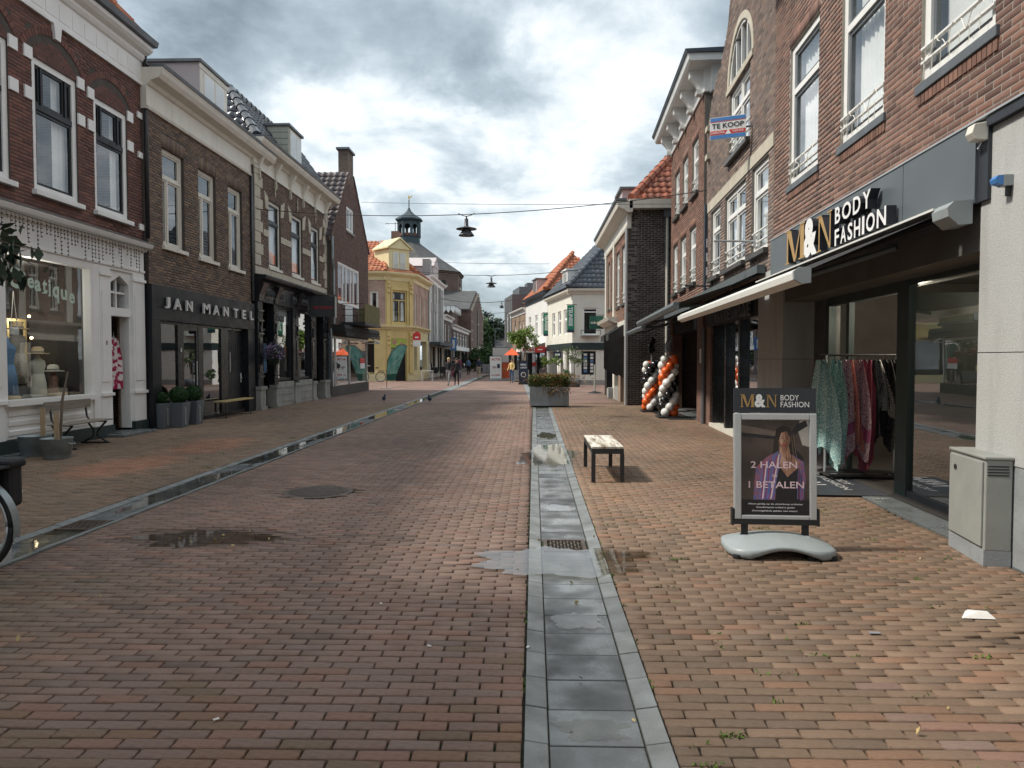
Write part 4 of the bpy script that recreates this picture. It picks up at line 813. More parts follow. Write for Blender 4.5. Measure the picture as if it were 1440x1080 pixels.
for a, b in ((21.18, 21.62), (22.52, 22.87), (24.33, 24.97), (26.38, 26.8), (27.88, 28.22), (28.28, 28.72)):
    p = b_(a, b, -.2, .12, .0, .62, nm='stone_plinth', m='stone_grey', bevel=.01); h.mb().box(a - .03, b + .03, -.1, .15, .621, .72).build('cap', 'stone_grey', p); h.mb().box(a - .03, b + .03, -.1, .15, .0, .1).build('foot', 'stone_grey', p)
dr = b_(21.7, 22.5, -.35, -.28, .05, 2.45, nm='panelled_door', bevel=.004); h.mb().box(21.8, 22.4, -.279, -.262, .25, .95).box(21.8, 22.4, -.279, -.262, 1.1, 2.2).build('panel', 'black_satin', dr); h.mb().tube([(22.4, -.24, 1.1), (22.3, -.24, 1.1)], .015).build('handle', 'alu', dr)
b_(21.7, 22.5, -.30, -.28, 2.52, 3.25, nm='transom_pane', m='glass'); b_(21.6, 22.55, -.33, -.22, 2.45, 2.52, nm='transom_bar', m='lead'); h.mb().box(21.75, 22.1, -.5, -.48, 2.5, 3.3).build('curtain', 'curtain_red', h.root)
dr = b_(27.02, 27.88, -.3, -.24, .05, 2.45, nm='panelled_door'); h.mb().box(27.12, 27.78, -.239, -.225, .25, 2.3).build('panel', 'black_satin', dr); b_(27.0, 27.9, -.26, -.24, 2.5, 3.25, nm='transom_pane', m='glass')
b_(21.6, 28.6, -2.2, -2.15, .03, 3.2, nm='display_back', m='interior')
for a, c_ in ((23.1, 'cloth_blue'), (23.65, 'cloth_white'), (25.2, 'cloth_beige'), (25.8, 'cloth_cream')):
    h.mb().box(a, a + .38, -.62, -.56, 1.1, 2.0 + .3 * random.random()).build('hanging_display', c_, h.root)
h.mb().box(22.97, 24.23, -.12, -.115, 2.72, 3.2).build('window_film', 'sign_white', h.root); mb = h.mb(); put_text(mb, '000', lambda X, Y, Z: (23.15 + X, -.07, 2.78 + Y), w=.7, h=.22, bold=.04); mb.build('film_lettering', 'letter_black', h.root)
mbp = h.mb().tube([(28.62, .16, 0), (28.62, .16, 2.75), (28.66, .12, 2.95), (28.7, .0, 3.05)], .055, 10).build('drainpipe', 'zinc', h.root, smooth=True)
# ---- hanging sign, flower basket
sg_ = empty('hanging_sign', (-7.8, 26.0, 3.1), 0, 'smoky dark square sign with red lettering hanging off the carved black front', 'sign')
MB().box(-.42, .55, -.02, .02, 0, .76).build('panel', 'sign_smoke', sg_, bevel=.004); MB().box(.57, .60, -.03, .03, -.02, .74).build('edge_strip', 'cream_paint', sg_); MB().tube([(-.5, 0, .8), (.6, 0, .8)], .015, 6).build('arm', 'iron', sg_)
mb = MB(); put_text(mb, 'MATTHEEUW', lambda X, Y, Z: (-.24 + X, -.025, .28 + Y), w=.72, h=.11, bold=.03); mb.build('lettering', 'letter_red', sg_)
fb = empty('flower_basket', (-8.0, 21.85, 1.3), 0, 'hanging basket of lilac flowers on the carved black front', 'flower basket')
pts = []; pf_ = []
for _ in range(1500):
    p = rng.normal(size=3); p /= np.linalg.norm(p); r_ = .30 * (.75 + .3 * random.random()); q = (p[0] * r_, p[1] * r_, .42 + p[2] * r_ * 1.15)
    (pf_ if (random.random() < .45 and p[2] > -.5) else pts).append(q)
leaves_mesh('foliage', pts, .06, 'leaf_dark', fb); leaves_mesh('flowers', pf_, .04, 'flower', fb, aspect=1.2); MB().lathe([(.05, .15), (.2, .3), (.24, .45), (.22, .45)], n=14).build('basket', 'iron', fb); MB().tube([(-.28, 0, .45), (-.28, 0, .95), (0, 0, .98), (0, 0, .6)], .01, 6).build('bracket', 'iron', fb)
# ---- house 4: steep gable with balcony
h = House('gabled_house', 'brown brick house with steep gable, tall chimney and balcony', LEFT['L4'], 28.58, 35.06); H4 = h
def prof4(z):
    return (28.58 + max(0, (z - 6.6) / 1.18), 35.06 - max(0, (z - 6.9) / 1.02))
W4 = [(31.0, 32.2, 7.18, 8.24), (29.55, 33.2, 3.9, 5.65), (30.7, 32.1, 3.1, 3.9)]
wall(h, 28.58, 35.06, 2.95, 9.75, [(*x, 0) for x in W4], 'brick_gable', 'mortar_dark', prof=prof4, palette=[(1, 1, 1), (.8, .8, .8), (1.2, 1.1, 1.05)])
window(h, 31.0, 32.2, 7.18, 8.24, 'white_paint', 'white_paint', fw=.09, rec=.02, vm=(31.6,), cur='side', sill='stone_grey')
window(h, 29.55, 33.2, 3.9, 5.65, 'white_paint', 'white_paint', fw=.09, rec=.02, vm=(30.45, 31.0, 31.75, 32.3), cur='red', sill=None)
mb = h.mb()
for i in range(4): mb.box(30.72 + i * .345, 30.72 + i * .345 + .33, -.08, -.03, 3.12, 3.88)
mb.build('door_boards', 'white_paint', h.root)
shell(h, 9, 6.5, 'bt_brown', (2.9,), top=False)
up_l = Vector((1 / 1.18, 0, 1)).normalized(); slope = math.hypot(2.75, 3.24)
h.mb().prism([(28.4, 6.42), (31.25, 9.72), (32.2, 9.72), (35.2, 6.72), (35.1, 6.6), (31.9, 9.5), (31.5, 9.5), (28.5, 6.3)], 'y', -9, -.02).build('roof', 'tile_brown', h.root)
tiles(h.root, h.W, loc_pt(h, 28.4, .05, 6.47), (0, 1, 0), (2.85, 0, 3.3), 9, 4.35, lambda u, v: v < 4.35, 'tile_brown', 300, tw=.27, tl=.33, palette=[(1, 1, 1), (.7, .75, .85), (1.5, 1.0, .75), (.85, .85, .9), (.75, .75, .8)])
tiles(h.root, h.W, loc_pt(h, 35.2, .05, 6.72), (0, 1, 0), (-3.0, 0, 3.05), 9, 4.2, lambda u, v: v < 4.2, 'tile_brown', 0, tw=.27, tl=.33)
ch = h.mb().box(31.3, 32.25, -.42, -.0, 9.3, 10.75).build('chimney', 'bt_brown', h.root); h.mb().box(31.22, 32.33, -.5, .08, 10.751, 10.84).build('cap', 'lead', ch)
mb = h.mb().tube([(28.5, .08, 6.5), (28.5, .08, 5.6), (28.72, .06, 5.2), (28.72, .06, 3)], .05, 8).build('drainpipe', 'zinc', h.root)
h.mb().prism([(.0, 2.62), (.5, 2.66), (.55, 2.8), (.5, 2.95), (.0, 2.96)], 'x', 28.6, 35.1).build('awning_box', 'awning_black', h.root)
for i in range(3): h.mb().box(28.62, 35.06, .56, .57, 2.5 + i * .07, 2.56 + i * .07).build('valance_slat', 'awning_black', h.root)
mb = h.mb()
for i, (a, b) in enumerate(((28.66, 29.3), (29.36, 31.6), (31.66, 34.9))): h.mb().box(a, b, -.1, -.09, .42, 2.4).build('shop_pane', 'shop_glass', h.root); mb.box(b, b + .06, -.14, -.05, .42, 2.4)
mb.box(28.6, 35.0, -.15, -.04, 2.4, 2.5).build('shop_frame', 'alu_white', h.root)
h.mb().box(28.58, 35.04, -.28, .0, 0, .42).build('stall_riser', 'bt_dark', h.root); h.mb().box(28.6, 35.0, -2.6, -2.55, .05, 2.6).build('display_back', 'interior_light', h.root); h.mb().box(28.58, 28.66, -.25, -.02, .42, 2.5).build('corner_post', 'lead', h.root)
h.mb().box(28.58, 35.06, -.28, .0, 2.5, 2.949).build('lintel', 'bt_dark', h.root)
mb = h.mb(); put_text(mb, 'FD', lambda X, Y, Z: (29.9 + X, -.08, 1.95 + Y), w=.5, h=.3, bold=.03); h.mb().box(29.6, 31.2, -.3, -.29, 1.85, 2.35).build('shop_poster', 'sign_white', h.root); mb.build('poster_lettering', 'letter_red', h.root)
h.mb().box(33.6, 34.5, -.08, -.07, 1.35, 1.6).build('window_sticker', 'sign_red', h.root); h.mb().box(33.6, 34.5, -.08, -.07, 1.1, 1.345).build('window_sticker', 'sign_white', h.root)
leaves_mesh('window_plant', [tuple(loc_pt(h, random.gauss(32.6, .4), -.8 + random.gauss(0, .15), abs(random.gauss(.8, .3)))) for _ in range(500)], .14, 'leaf', h.root)
bl = h.mb().box(29.9, 33.0, .001, 1.05, 3.0, 3.12).build('balcony', 'iron', h.root)
for i in range(26): h.mb().box(30.0 + i * .113, 30.0 + i * .113 + .1, 1.0, 1.02, 3.13, 3.92).build('slat', 'wood_moss', bl)
for i in range(8): h.mb().box(32.95, 32.97, .05 + i * .118, .05 + i * .118 + .105, 3.13, 3.92).build('slat', 'wood_moss', bl)
for z in (3.4, 3.65, 3.9): h.mb().tube([(30.0, .02, z), (30.0, 1.0, z)], .012, 6).build('railing', 'iron', bl)
aw = h.mb().tube([(33.6, .0, 2.85), (33.9, .8, 2.3)], .04, 6, mi=0).tube([(33.6, .0, 2.3), (33.9, .8, 2.3)], .03, 6).box(33.4, 34.3, .0, .35, 2.72, 2.9).build('awning_arm', 'alu_white', h.root)
# ================================================================== RIGHT ROW
def rev(s0, off=0): return lambda X, Y, Z: (s0 - X, Z, Y)
# ---- fashion shop house
h = House('brick_house', 'red brown brick house above the fashion shop with grey fascia', RF, 1.2, 11.62); G1 = h
WR = [(1.9, 3.1, 4.12, 6.15), (3.8, 5.0, 4.12, 6.15), (5.7, 6.87, 4.12, 6.15), (7.65, 8.84, 4.12, 6.15), (9.62, 10.85, 4.12, 6.15)]
wall(h, 1.2, 11.62, 3.46, 7.3, WR, 'brick_mn', 'mortar_light', nsingle=300, soldier=.2, palette=[(1, 1, 1), (.72, .7, .72), (1.2, 1.15, 1.1), (.88, .85, .85), (1.05, .95, .9), (1.15, 1.1, 1.05), (.6, .58, .6)])
for k, (a, b, c, d) in enumerate(WR):
    window(h, a, b, c, d, 'white_paint', 'lead', fw=.10, rec=.035, tz=5.48, cur='full', rails=(4.31, 4.44), sill='lead', sillout=.03, sw=.05)
    mb = h.mb(); n = int((b - a + .1) / .07)
    for i in range(n): g = random.uniform(.6, 1.2); mb.tint = (g, g * .95, g * .9); mb.box(a - .05 + i * .07, a - .05 + i * .07 + .06, -.05, .012, 3.93, 4.025)
    mb.build('sill_bricks', 'brick_mn', h.root, kind='stuff')
for s_ in (9.62, 7.65, 5.7):      # unlit fairy lights wound along the rails
    mb = h.mb(); mb.tube([(s_ + .1 + t * 1.0, .03, 4.36 + .06 * math.sin(t * 19) + .03 * math.sin(t * 43)) for t in np.linspace(0, 1, 40)], .004, 4)
    for t in np.linspace(.05, .95, 7): mb.tube([(s_ + .1 + t, .03, 4.3), (s_ + .11 + t, .03, 4.2 - .08 * random.random())], .003, 4)
    mb.build('string_lights', 'cream_paint', h.root)
moulding(h, 'cornice', 'white_paint', 1.2, 11.62, [(-.2, 7.3), (.1, 7.3), (.15, 7.4), (.35, 7.5), (.35, 7.62), (-.2, 7.62)])
shell(h, 9, 7.6, 'bt_red', (3.3,), top=False); h.mb().add([(1.2, .3, 7.63), (11.62, .3, 7.63), (11.62, -4.5, 11.6), (1.2, -4.5, 11.6), (1.2, -9, 7.6), (11.62, -9, 7.6)], [(0, 1, 2, 3), (3, 2, 5, 4), (0, 3, 4), (1, 5, 2)]).build('roof', 'tile_red', h.root)
b_ = lambda *x, nm='panel', m='anthracite', par=None, **k: G1.mb().box(*x).build(nm, m, par or G1.root, **k)
for a, b in ((5.84, 7.065), (7.075, 9.3), (9.31, 11.58)): b_(a, b, -.1, .05, 2.80, 3.44, nm='fascia_panel')
b_(5.7, 5.835, -.1, .03, 2.8, 3.44, nm='fascia_end', m='anthracite_edge'); b_(2.5, 11.6, -.1, .06, 3.441, 3.458, nm='fascia_trim', m='alu')
b_(2.5, 5.7, -.1, .045, 3.36, 3.44, nm='fascia_panel', m='anthracite_edge')
b_(2.4, 5.835, -.75, .0, 1.605, 3.355, nm='concrete_pier', m='concrete_pale'); b_(2.4, 5.835, -.75, .001, .76, 1.598, nm='concrete_pier', m='concrete_pale'); b_(2.4, 5.80, -.74, -.006, .0, .755, nm='pier_base', m='concrete_grey')
b_(11.0, 12.42, -.45, .015, 1.555, 2.99, nm='concrete_pier', m='concrete_pale'); b_(11.0, 12.42, -.45, .016, .0, 1.547, nm='concrete_pier', m='concrete_pale')
b_(1.2, 2.39, -.5, .0, 0, 3.459, nm='side_pier', m='bt_red')
# recess soffit, dark stone side, glazed front
b_(5.84, 10.99, -.9, -.01, 2.42, 2.79, nm='soffit', m='awning_under')
for a, b, z0, z1 in ((10.42, 10.99, .0, 1.595), (10.42, 10.99, 1.605, 2.419)): b_(a, b, -.62, -.45, z0, z1, nm='stone_cladding', m='dark_stone')
b_(10.99, 11.0, -.62, -.451, .0, 2.419, nm='stone_cladding', m='dark_stone')
fr_ = b_(7.93, 8.2, -.52, -.42, .02, 2.419, nm='shopfront_frame', m='dark_green'); b_(5.84, 7.93, -.5, -.43, .02, .1, nm='rail', m='anthracite_edge', par=fr_); b_(5.84, 7.93, -.5, -.43, 2.36, 2.419, nm='rail', m='dark_green', par=fr_)
b_(10.3, 10.419, -.52, -.42, .02, 2.419, nm='post', m='dark_green', par=fr_); b_(8.2, 10.3, -.52, -.42, 2.3, 2.419, nm='rail', m='dark_green', par=fr_); b_(9.6, 9.7, -.50, -.43, .02, 2.3, nm='post', m='dark_green', par=fr_)
b_(5.84, 7.93, -.47, -.46, .1, 2.36, nm='shop_pane', m='shop_glass'); b_(9.7, 10.3, -.47, -.46, .02, 2.3, nm='shop_pane', m='shop_glass')
b_(8.2, 8.26, -1.35, -.53, .02, 2.3, nm='open_glass_door', m='dark_green')
b_(1.5, 11.5, -6, -5.95, 0, 3.1, nm='shop_back', m='interior'); b_(1.5, 11.5, -5.9, -.62, -.02, .005, nm='shop_floor', m='floor_dark')
b_(8.2, 10.3, -.62, -.3, .0, .014, nm='threshold', m='alu')
for i in range(7):
    s_ = 6.6 + (i % 4) * .9; q = h.mb().ball((s_, -2.2 - .7 * (i // 4), 1.75 - .1 * (i % 2)), .085, 10).build('ceiling_lamp', 'bulb_warm', h.root)
for k, (s_, d_) in enumerate(((6.4, -3.0), (7.6, -3.6), (9.4, -3.2))):
    mb = h.mb(); mb.box(s_ - .5, s_ + .5, d_ - .2, d_ + .2, .9, 1.5); mb.build('stock_rail', ['scarf_blue', 'cloth_white', 'scarf_coral'][k], h.root)
b_(2.42, 5.82, -.7, -.02, .0, 3.3, nm='pier_core', m='dark_stone'); b_(11.02, 12.4, -.4, -.01, .0, 2.95, nm='pier_core', m='dark_stone')
b_(11.25, 11.3, -6, -.65, 0, 3.2, nm='shop_wall', m='interior'); b_(1.5, 11.24, -5.9, -.65, 2.7, 2.72, nm='shop_ceiling', m='interior')
for s_, d_, e_ in ((9.3, -1.2, 32), (7.2, -2.4, 24)):      # one of the shop's lit lamps, one added by the door to brighten clothes
    ld = bpy.data.lights.new('shop_and_fill_lamp', 'POINT'); ld.energy = e_; ld.color = (1, .86, .68); ld.shadow_soft_size = .08; lo = bpy.data.objects.new('shop_and_fill_lamp', ld); C.objects.link(lo); lo.location = RF.P(s_, d_, 2.25)
# letters standing off the fascia
def serifM(mb, x, z, W, H, d0, d1):
    q = lambda pts, e: mb.prism([(x - a * W, z + b * H) for a, b in pts], 'y', d0, d1 + e)
    q([(.02, 0), (.22, 0), (.22, .04), (.02, .04)], .004); q([(.08, .04), (.15, .04), (.15, 1), (.08, 1)], .0); q([(.0, .96), (.26, .96), (.26, 1), (.0, 1)], .006)
    q([(.10, .96), (.30, .96), (.55, .04), (.50, 0), (.46, 0)], .002); q([(.52, 0), (.58, .1), (.80, .96), (.76, .96), (.50, .08)], .003)
    q([(.76, .04), (.94, .04), (.94, .96), (.76, .96)], .001); q([(.70, 0), (1.0, 0), (1.0, .04), (.70, .04)], .005); q([(.76, .96), (1.0, .96), (1.0, 1), (.76, 1)], .007)
def serifN(mb, x, z, W, H, d0, d1):
    q = lambda pts, e: mb.prism([(x - a * W, z + b * H) for a, b in pts], 'y', d0, d1 + e)
    q([(.0, 0), (.30, 0), (.30, .04), (.0, .04)], .004); q([(.11, .04), (.18, .04), (.18, .96), (.11, .96)], .0); q([(.0, .96), (.34, .96), (.34, 1), (.0, 1)], .006)
    q([(.12, .96), (.34, .96), (.90, 0), (.82, 0)], .002); q([(.83, .05), (.90, .05), (.90, .96), (.83, .96)], .001); q([(.70, .96), (1.0, .96), (1.0, 1), (.70, 1)], .005)
def two_mats(mb, fn):   # faces looking straight out take slot 0, the sides and back slot 1
    k = len(mb.f); fn(); o_ = G1.fr.o
    dmax = None
    for i in range(k, len(mb.f)):
        ys = [mb.v[j][1] for j in mb.f[i]]; mb.m[i] = 0 if max(ys) - min(ys) < 1e-5 and min(ys) > .12 else 1
LET = [('M', 10.42, 2.90, .95, .50, 'letter_gold'), ('&', 9.50, 2.91, .66, .42, 'letter_white'), ('N', 8.72, 2.885 + .0, .80, .45, 'letter_gold')]
for c_, s_, z_, W_2, H_2, m_ in LET:
    s_, W_2 = {'M': (10.40, .86), '&': (9.62, .52), 'N': (9.10, .52)}[c_]; mb = h.mb()
    z_, H_2 = {'M': (2.90, .47), '&': (2.88, .50), 'N': (2.885, .44)}[c_]
    if c_ == 'M': two_mats(mb, lambda: serifM(mb, s_, z_, W_2, H_2, .07, .17))
    elif c_ == 'N': two_mats(mb, lambda: serifN(mb, s_, z_, W_2, H_2, .07, .17))
    else: two_mats(mb, lambda: put_text(mb, '&', lambda X, Y, Z: (s_ - X, .07 + Z * .1, z_ + Y), w=W_2, h=H_2, bold=.055, ext=.05))
    mb.build('sign_letter', [m_, 'letter_black'], h.root)
def word(txt, sa, sb, z, ht, bold=.02):
    wd = [1.0 if c in 'OMN' else (.28 if c == 'I' else (.62 if c in 'FSB' else .78)) for c in txt]; tot = sum(wd) + .22 * (len(txt) - 1); u = (sa - sb) / tot; x = sa
    for c, w_ in zip(txt, wd):
        mb = h.mb(); two_mats(mb, lambda: put_text(mb, c, lambda X, Y, Z: (x - X, .07 + Z * .1, z + Y), w=w_ * u, h=ht, bold=bold, ext=.05)); mb.build('sign_letter', ['letter_white', 'letter_black'], h.root); x -= (w_ + .22) * u
word('BODY', 8.50, 7.52, 3.13, .19); word('FASHION', 8.50, 7.15, 2.875, .19)
# wall box and blue sensor
cb_ = empty('alarm_box', RF.P(5.77, 0, 3.26), RF.a, 'cream alarm box at the top corner of the pale pier', 'alarm box'); MB().prism([(.001, 0), (.12, .01), (.15, .06), (.13, .13), (.001, .15)], 'x', -.06, .04).build('housing', 'cream_paint', cb_, bevel=.006); MB().tube([(-.01, .05, 0), (.0, .07, -.05), (.03, .03, -.06)], .006, 5).build('cable', 'alu', cb_)
cb_ = empty('sensor_lamp', RF.P(5.46, 0, 2.84), RF.a, 'small blue and grey sensor lamp on the pale pier', 'lamp'); MB().box(-.04, .04, .001, .07, 0, .08).build('housing', 'plastic_grey', cb_); MB().prism([(.071, .005), (.12, .02), (.13, .05), (.11, .075), (.071, .078)], 'x', -.038, .038).build('lens', 'sign_blue', cb_); MB().box(-.015, .015, .001, .03, -.07, -.001).build('bracket', 'iron', cb_)
# awning of the fashion shop
aw = empty('awning', RF.P(5.85, 0, 2.5), RF.a, 'half extended dark awning with white front bar over the fashion shop', 'awning')
def A(mb, name, m, **k): return mb.build(name, m, aw, **k)
A(MB().prism([(.055, .14), (.16, .13), (.24, .2), (.25, .27), (.2, .32), (.055, .33)], 'x', .0, .25), 'end_cap', 'plastic_grey')
A(MB().box(.25, 5.9, .052, .24, .295, .315), 'cassette_top', 'alu_white'); A(MB().tube([(.3, .15, .21), (5.9, .15, .21)], .06, 10), 'roller', 'awning_black')
A(MB().add([(.3, .2, .26), (6.3, .2, .26), (6.3, 1.33, -.22), (.1, 1.33, -.22), (.3, .2, .25), (6.3, .2, .25), (6.3, 1.33, -.23), (.1, 1.33, -.23)], [(0, 1, 2, 3), (7, 6, 5, 4)]), 'canopy', 'awning_black')
A(MB().prism([(1.31, -.315), (1.36, -.325), (1.425, -.29), (1.43, -.23), (1.39, -.195), (1.31, -.20)], 'x', .06, 6.3), 'front_bar', 'alu_white', bevel=.004)
A(MB().prism([(1.30, -.32), (1.37, -.33), (1.435, -.29), (1.44, -.225), (1.39, -.19), (1.30, -.195)], 'x', .02, .058), 'bar_end', 'plastic_grey')
for s_ in (1.1, 5.2):
    A(MB().tube([(s_, .15, .12), (s_ + .75, .75, -.06)], .03, 8).tube([(s_ + .75, .75, -.06), (s_ + .1, 1.32, -.26)], .025, 8).ball((s_ + .75, .75, -.06), .045, 8), 'folding_arm', 'awning_grey')
# ---- gabled house with For-sale sign
h = House('gabled_house', 'grey brown brick gabled house with the for sale sign and round topped window', RF, 11.63, 17.22); G2 = h
def prof5(z):
    pr = [(6.9, 17.2), (7.45, 16.75), (7.87, 16.1), (7.9, 15.75), (8.45, 15.1), (9.4, 14.75), (10.3, 14.5), (10.6, 14.3)]
    b = 17.22
    for (za, sa), (zb, sb) in zip(pr, pr[1:]):
        if za <= z: b = sa + (sb - sa) * min(1, (z - za) / (zb - za))
    return (28.5 - b if z > 6.9 else 11.63, b)
WG = [(11.95, 13.02, 3.4, 4.95), (13.45, 15.2, 3.4, 4.93), (15.65, 16.65, 3.4, 4.93), (13.22, 14.88, 5.6, 6.97), (13.1, 14.95, 7.1, 7.6), (13.3, 14.75, 7.6, 7.85), (13.65, 14.4, 7.85, 8.02)]
wall(h, 11.63, 17.22, 2.95, 10.5, [(*x, 0) for x in WG], 'brick_greybrown', 'mortar', prof=prof5, nsingle=100, skip=[(11.6, 17.3, 4.98, 5.2)])
h.mb().box(11.64, 17.21, -.05, .015, 4.98, 5.20).build('stone_band', 'stone_cream', h.root); h.mb().box(13.0, 15.1, -.05, .03, 6.98, 7.09).build('stone_band', 'stone_cream', h.root)
window(h, 11.95, 13.02, 3.4, 4.95, 'white_paint', 'white_paint', rec=.05, fw=.08, tz=4.45, rails=(3.6, 3.78), cur='full', sill='dark_stone', sillout=.09)
window(h, 13.45, 15.2, 3.4, 4.93, 'white_paint', 'white_paint', rec=.05, fw=.08, tz=4.45, vm=(14.32,), vlow=(14.32,), rails=(3.6, 3.78), cur='one', sill='dark_stone', sillout=.09)
window(h, 15.65, 16.65, 3.4, 4.93, 'white_paint', 'white_paint', rec=.05, fw=.08, tz=4.45, rails=(3.6, 3.78), cur='side', sill='dark_stone', sillout=.09)
window(h, 13.22, 14.88, 5.6, 6.97, 'white_paint', 'white_paint', rec=.05, fw=.08, tz=6.5, vm=(14.05,), vlow=(14.05,), rails=(5.8, 5.98), cur='one', sill='dark_stone', sillout=.09)
mb = h.mb(); arc = [(14.02 + .92 * math.cos(t), 7.1 + .92 * math.sin(t)) for t in np.linspace(0, PI, 17)]; arc2 = [(14.02 + .82 * math.cos(t), 7.17 + .79 * math.sin(t)) for t in np.linspace(0, PI, 17)]
for i in range(16): mb.prism([arc[i], arc[i + 1], arc2[i + 1], arc2[i]], 'y', -.12, -.02)
mb.box(13.1, 14.94, -.12, -.021, 7.1, 7.17)
for x in (13.6, 14.02, 14.44): mb.box(x - .025, x + .025, -.11, -.03, 7.17, 7.17 + .79 * math.sqrt(max(.05, 1 - ((x - 14.02) / .82) ** 2)))
aw_ = mb.build('arched_window', 'white_paint', h.root); h.mb().prism(arc2, 'y', -.09, -.08).build('pane', 'glass', aw_)
mb = h.mb(); arc3 = [(14.02 + 1.05 * math.cos(t), 7.1 + 1.05 * math.sin(t)) for t in np.linspace(0, PI, 17)]
for i in range(16): mb.prism([arc3[i], arc3[i + 1], arc[i + 1], arc[i]], 'y', -.2, .012)
mb.build('arch_surround', 'stone_cream', h.root)
shell(h, 9, 6.8, 'bt_brown', (2.95,), top=False)
gp = [(17.3, 6.95), (14.25, 10.5), (11.55, 6.95)]
h.mb().prism([(17.3, 6.8), (17.3, 6.95), (14.3, 10.4), (11.55, 6.95), (11.55, 6.8), (14.3, 10.25)], 'y', -9, -.32).build('roof', 'tile_dark', h.root)
mb = h.mb()
for (a, b), (c, d) in zip([(17.25, 6.9), (16.75, 7.45), (16.1, 7.87), (15.72, 7.92), (15.1, 8.45)], [(16.75, 7.45), (16.1, 7.87), (15.72, 7.92), (15.1, 8.45), (14.4, 10.5)]): mb.tube([(a, -.1, b), (c, -.1, d)], .06, 6)
mb.build('gable_coping', 'lead', h.root)
for s_, z in ((16.85, 6.2), (16.85, 6.85)): h.mb().box(s_ - .05, s_ + .2, .0, .08, z, z + .12).build('corbel', 'stone_cream', h.root)
# ground floor: menswear shop
b_ = lambda *x, nm='panel', m='black_paint', par=None, **k: G2.mb().box(*x).build(nm, m, par or G2.root, **k)
b_(12.43, 17.2, -.3, .0, 2.3, 2.94, nm='fascia', m='black_paint'); b_(16.6, 17.2, -.3, .0, .0, 2.299, nm='brick_pier', m='bt_red'); b_(12.43, 16.6, -.3, .02, .0, .08, nm='white_sill', m='cream_paint')
f_ = b_(12.43, 12.6, -.25, -.05, .08, 2.299, nm='shop_frame', m='black_satin')
for a, b in ((14.0, 14.12), (15.2, 15.32), (16.48, 16.6)): b_(a, b, -.25, -.05, .08, 2.299, nm='post', m='black_satin', par=f_)
for a, b in ((12.6, 14.0), (14.12, 15.2)): b_(a, b, -.16, -.15, .08, 2.299, nm='shop_pane', m='shop_glass')
b_(15.32, 16.48, -.2, -.19, .08, 2.299, nm='shop_pane', m='smoke_glass'); b_(12.5, 17.0, -3.5, -3.45, 0, 2.9, nm='display_back', m='interior')
for i, c in enumerate('MANNENMODE'):
    mb = h.mb(); wd = .17; s_ = 15.85 - i * .31; put_text(mb, c, lambda X, Y, Z: (s_ - X, .03 + Z * .03, 2.34 + Y), w=.2, h=.24, bold=.02, ext=.05); mb.build('fascia_letter', 'lead', h.root)
h.mb().tube([(17.1, .06, 0), (17.1, .06, 2.3)], .05, 8).build('drainpipe', 'lead', h.root)
fs_ = empty('for_sale_sign', (4.02 - .3, 14.9, 6.1), R(0), 'white blue and red for sale board standing out from the grey gable', 'sign')
# board stands off the wall at an angle: corners from (px) left 1001 to right 1048
fs_.scale = (.9, .9, .9); fs_.location = (3.53, 13.1, 5.72); fs_.rotation_euler = (0, 0, R(-22))
bd = MB().box(-.34, .36, -.015, .015, -.2, .24).build('board', 'sign_white', fs_)
MB().box(-.33, .35, -.019, -.0155, .16, .23).build('blue_stripe', 'sign_blue', bd); MB().box(-.33, .35, -.019, -.0155, -.19, -.12).build('blue_stripe', 'sign_blue', bd); MB().box(-.33, .35, -.019, -.0155, -.11, -.03).build('red_stripe', 'sign_red', bd); MB().box(-.33, .35, -.0187, -.0156, .145, .155).build('thin_stripe', 'sign_red', bd)
mb = MB(); put_text(mb, 'TE KOOP', lambda X, Y, Z: (-.30 + X, -.021, .015 + Y), w=.62, h=.10, bold=.02); mb.build('lettering', 'letter_black', bd)
mb = MB(); put_text(mb, 'HOEKSTRA', lambda X, Y, Z: (-.31 + X, -.023, -.09 + Y), w=.26, h=.04, bold=.01); put_text(mb, 'VAN ECK', lambda X, Y, Z: (.1 + X, -.023, -.085 + Y), w=.22, h=.04, bold=.01); mb.prism([(-.04, -.11), (.08, -.11), (.02, -.02)], 'y', -.0225, -.0192); mb.build('agency_lettering', 'letter_white', bd)
MB().tube([(-.3, .03, 0), (.36, .03, 0), (.5, .03, .0)], .02, 6).build('pole', 'lead', fs_)
# ---- dark awnings
def dark_awning(s0, s1, proj, zf, zw, label):
    aw = empty('awning', RF.P(s0), RF.a, label, 'awning'); L_ = s1 - s0; dz = zw - zf
    MB().add([(0, .03, zw), (L_, .03, zw), (L_, proj, zf + .04), (0, proj, zf + .04), (0, .03, zw - .012), (L_, .03, zw - .012), (L_, proj, zf + .028), (0, proj, zf + .028)], [(0, 1, 2, 3), (7, 6, 5, 4), (0, 3, 7, 4), (1, 5, 6, 2)]).build('canopy', 'awning_black', aw)
    MB().prism([(proj - .04, zf - .06), (proj + .03, zf - .07), (proj + .07, zf), (proj + .05, zf + .06), (proj - .04, zf + .06)], 'x', -.03, L_ + .03).build('front_bar', 'awning_grey', aw, bevel=.004)
    MB().box(-.02, L_ + .02, .02, .16, zw, zw + .14).build('cassette', 'awning_grey', aw)
    for s_ in (.5, L_ - .5): MB().tube([(s_, .1, zw - .15), (s_ + .3, proj * .55, (zw + zf) / 2 - .18), (s_, proj, zf)], .025, 6).build('folding_arm', 'awning_grey', aw)
dark_awning(12.0, 18.3, 1.47, 2.45, 2.98, 'dark grey awning over the menswear shop, beside the white bar')
dark_awning(18.5, 23.4, 1.32, 2.38, 2.85, 'black awning hanging over the two balloon columns')
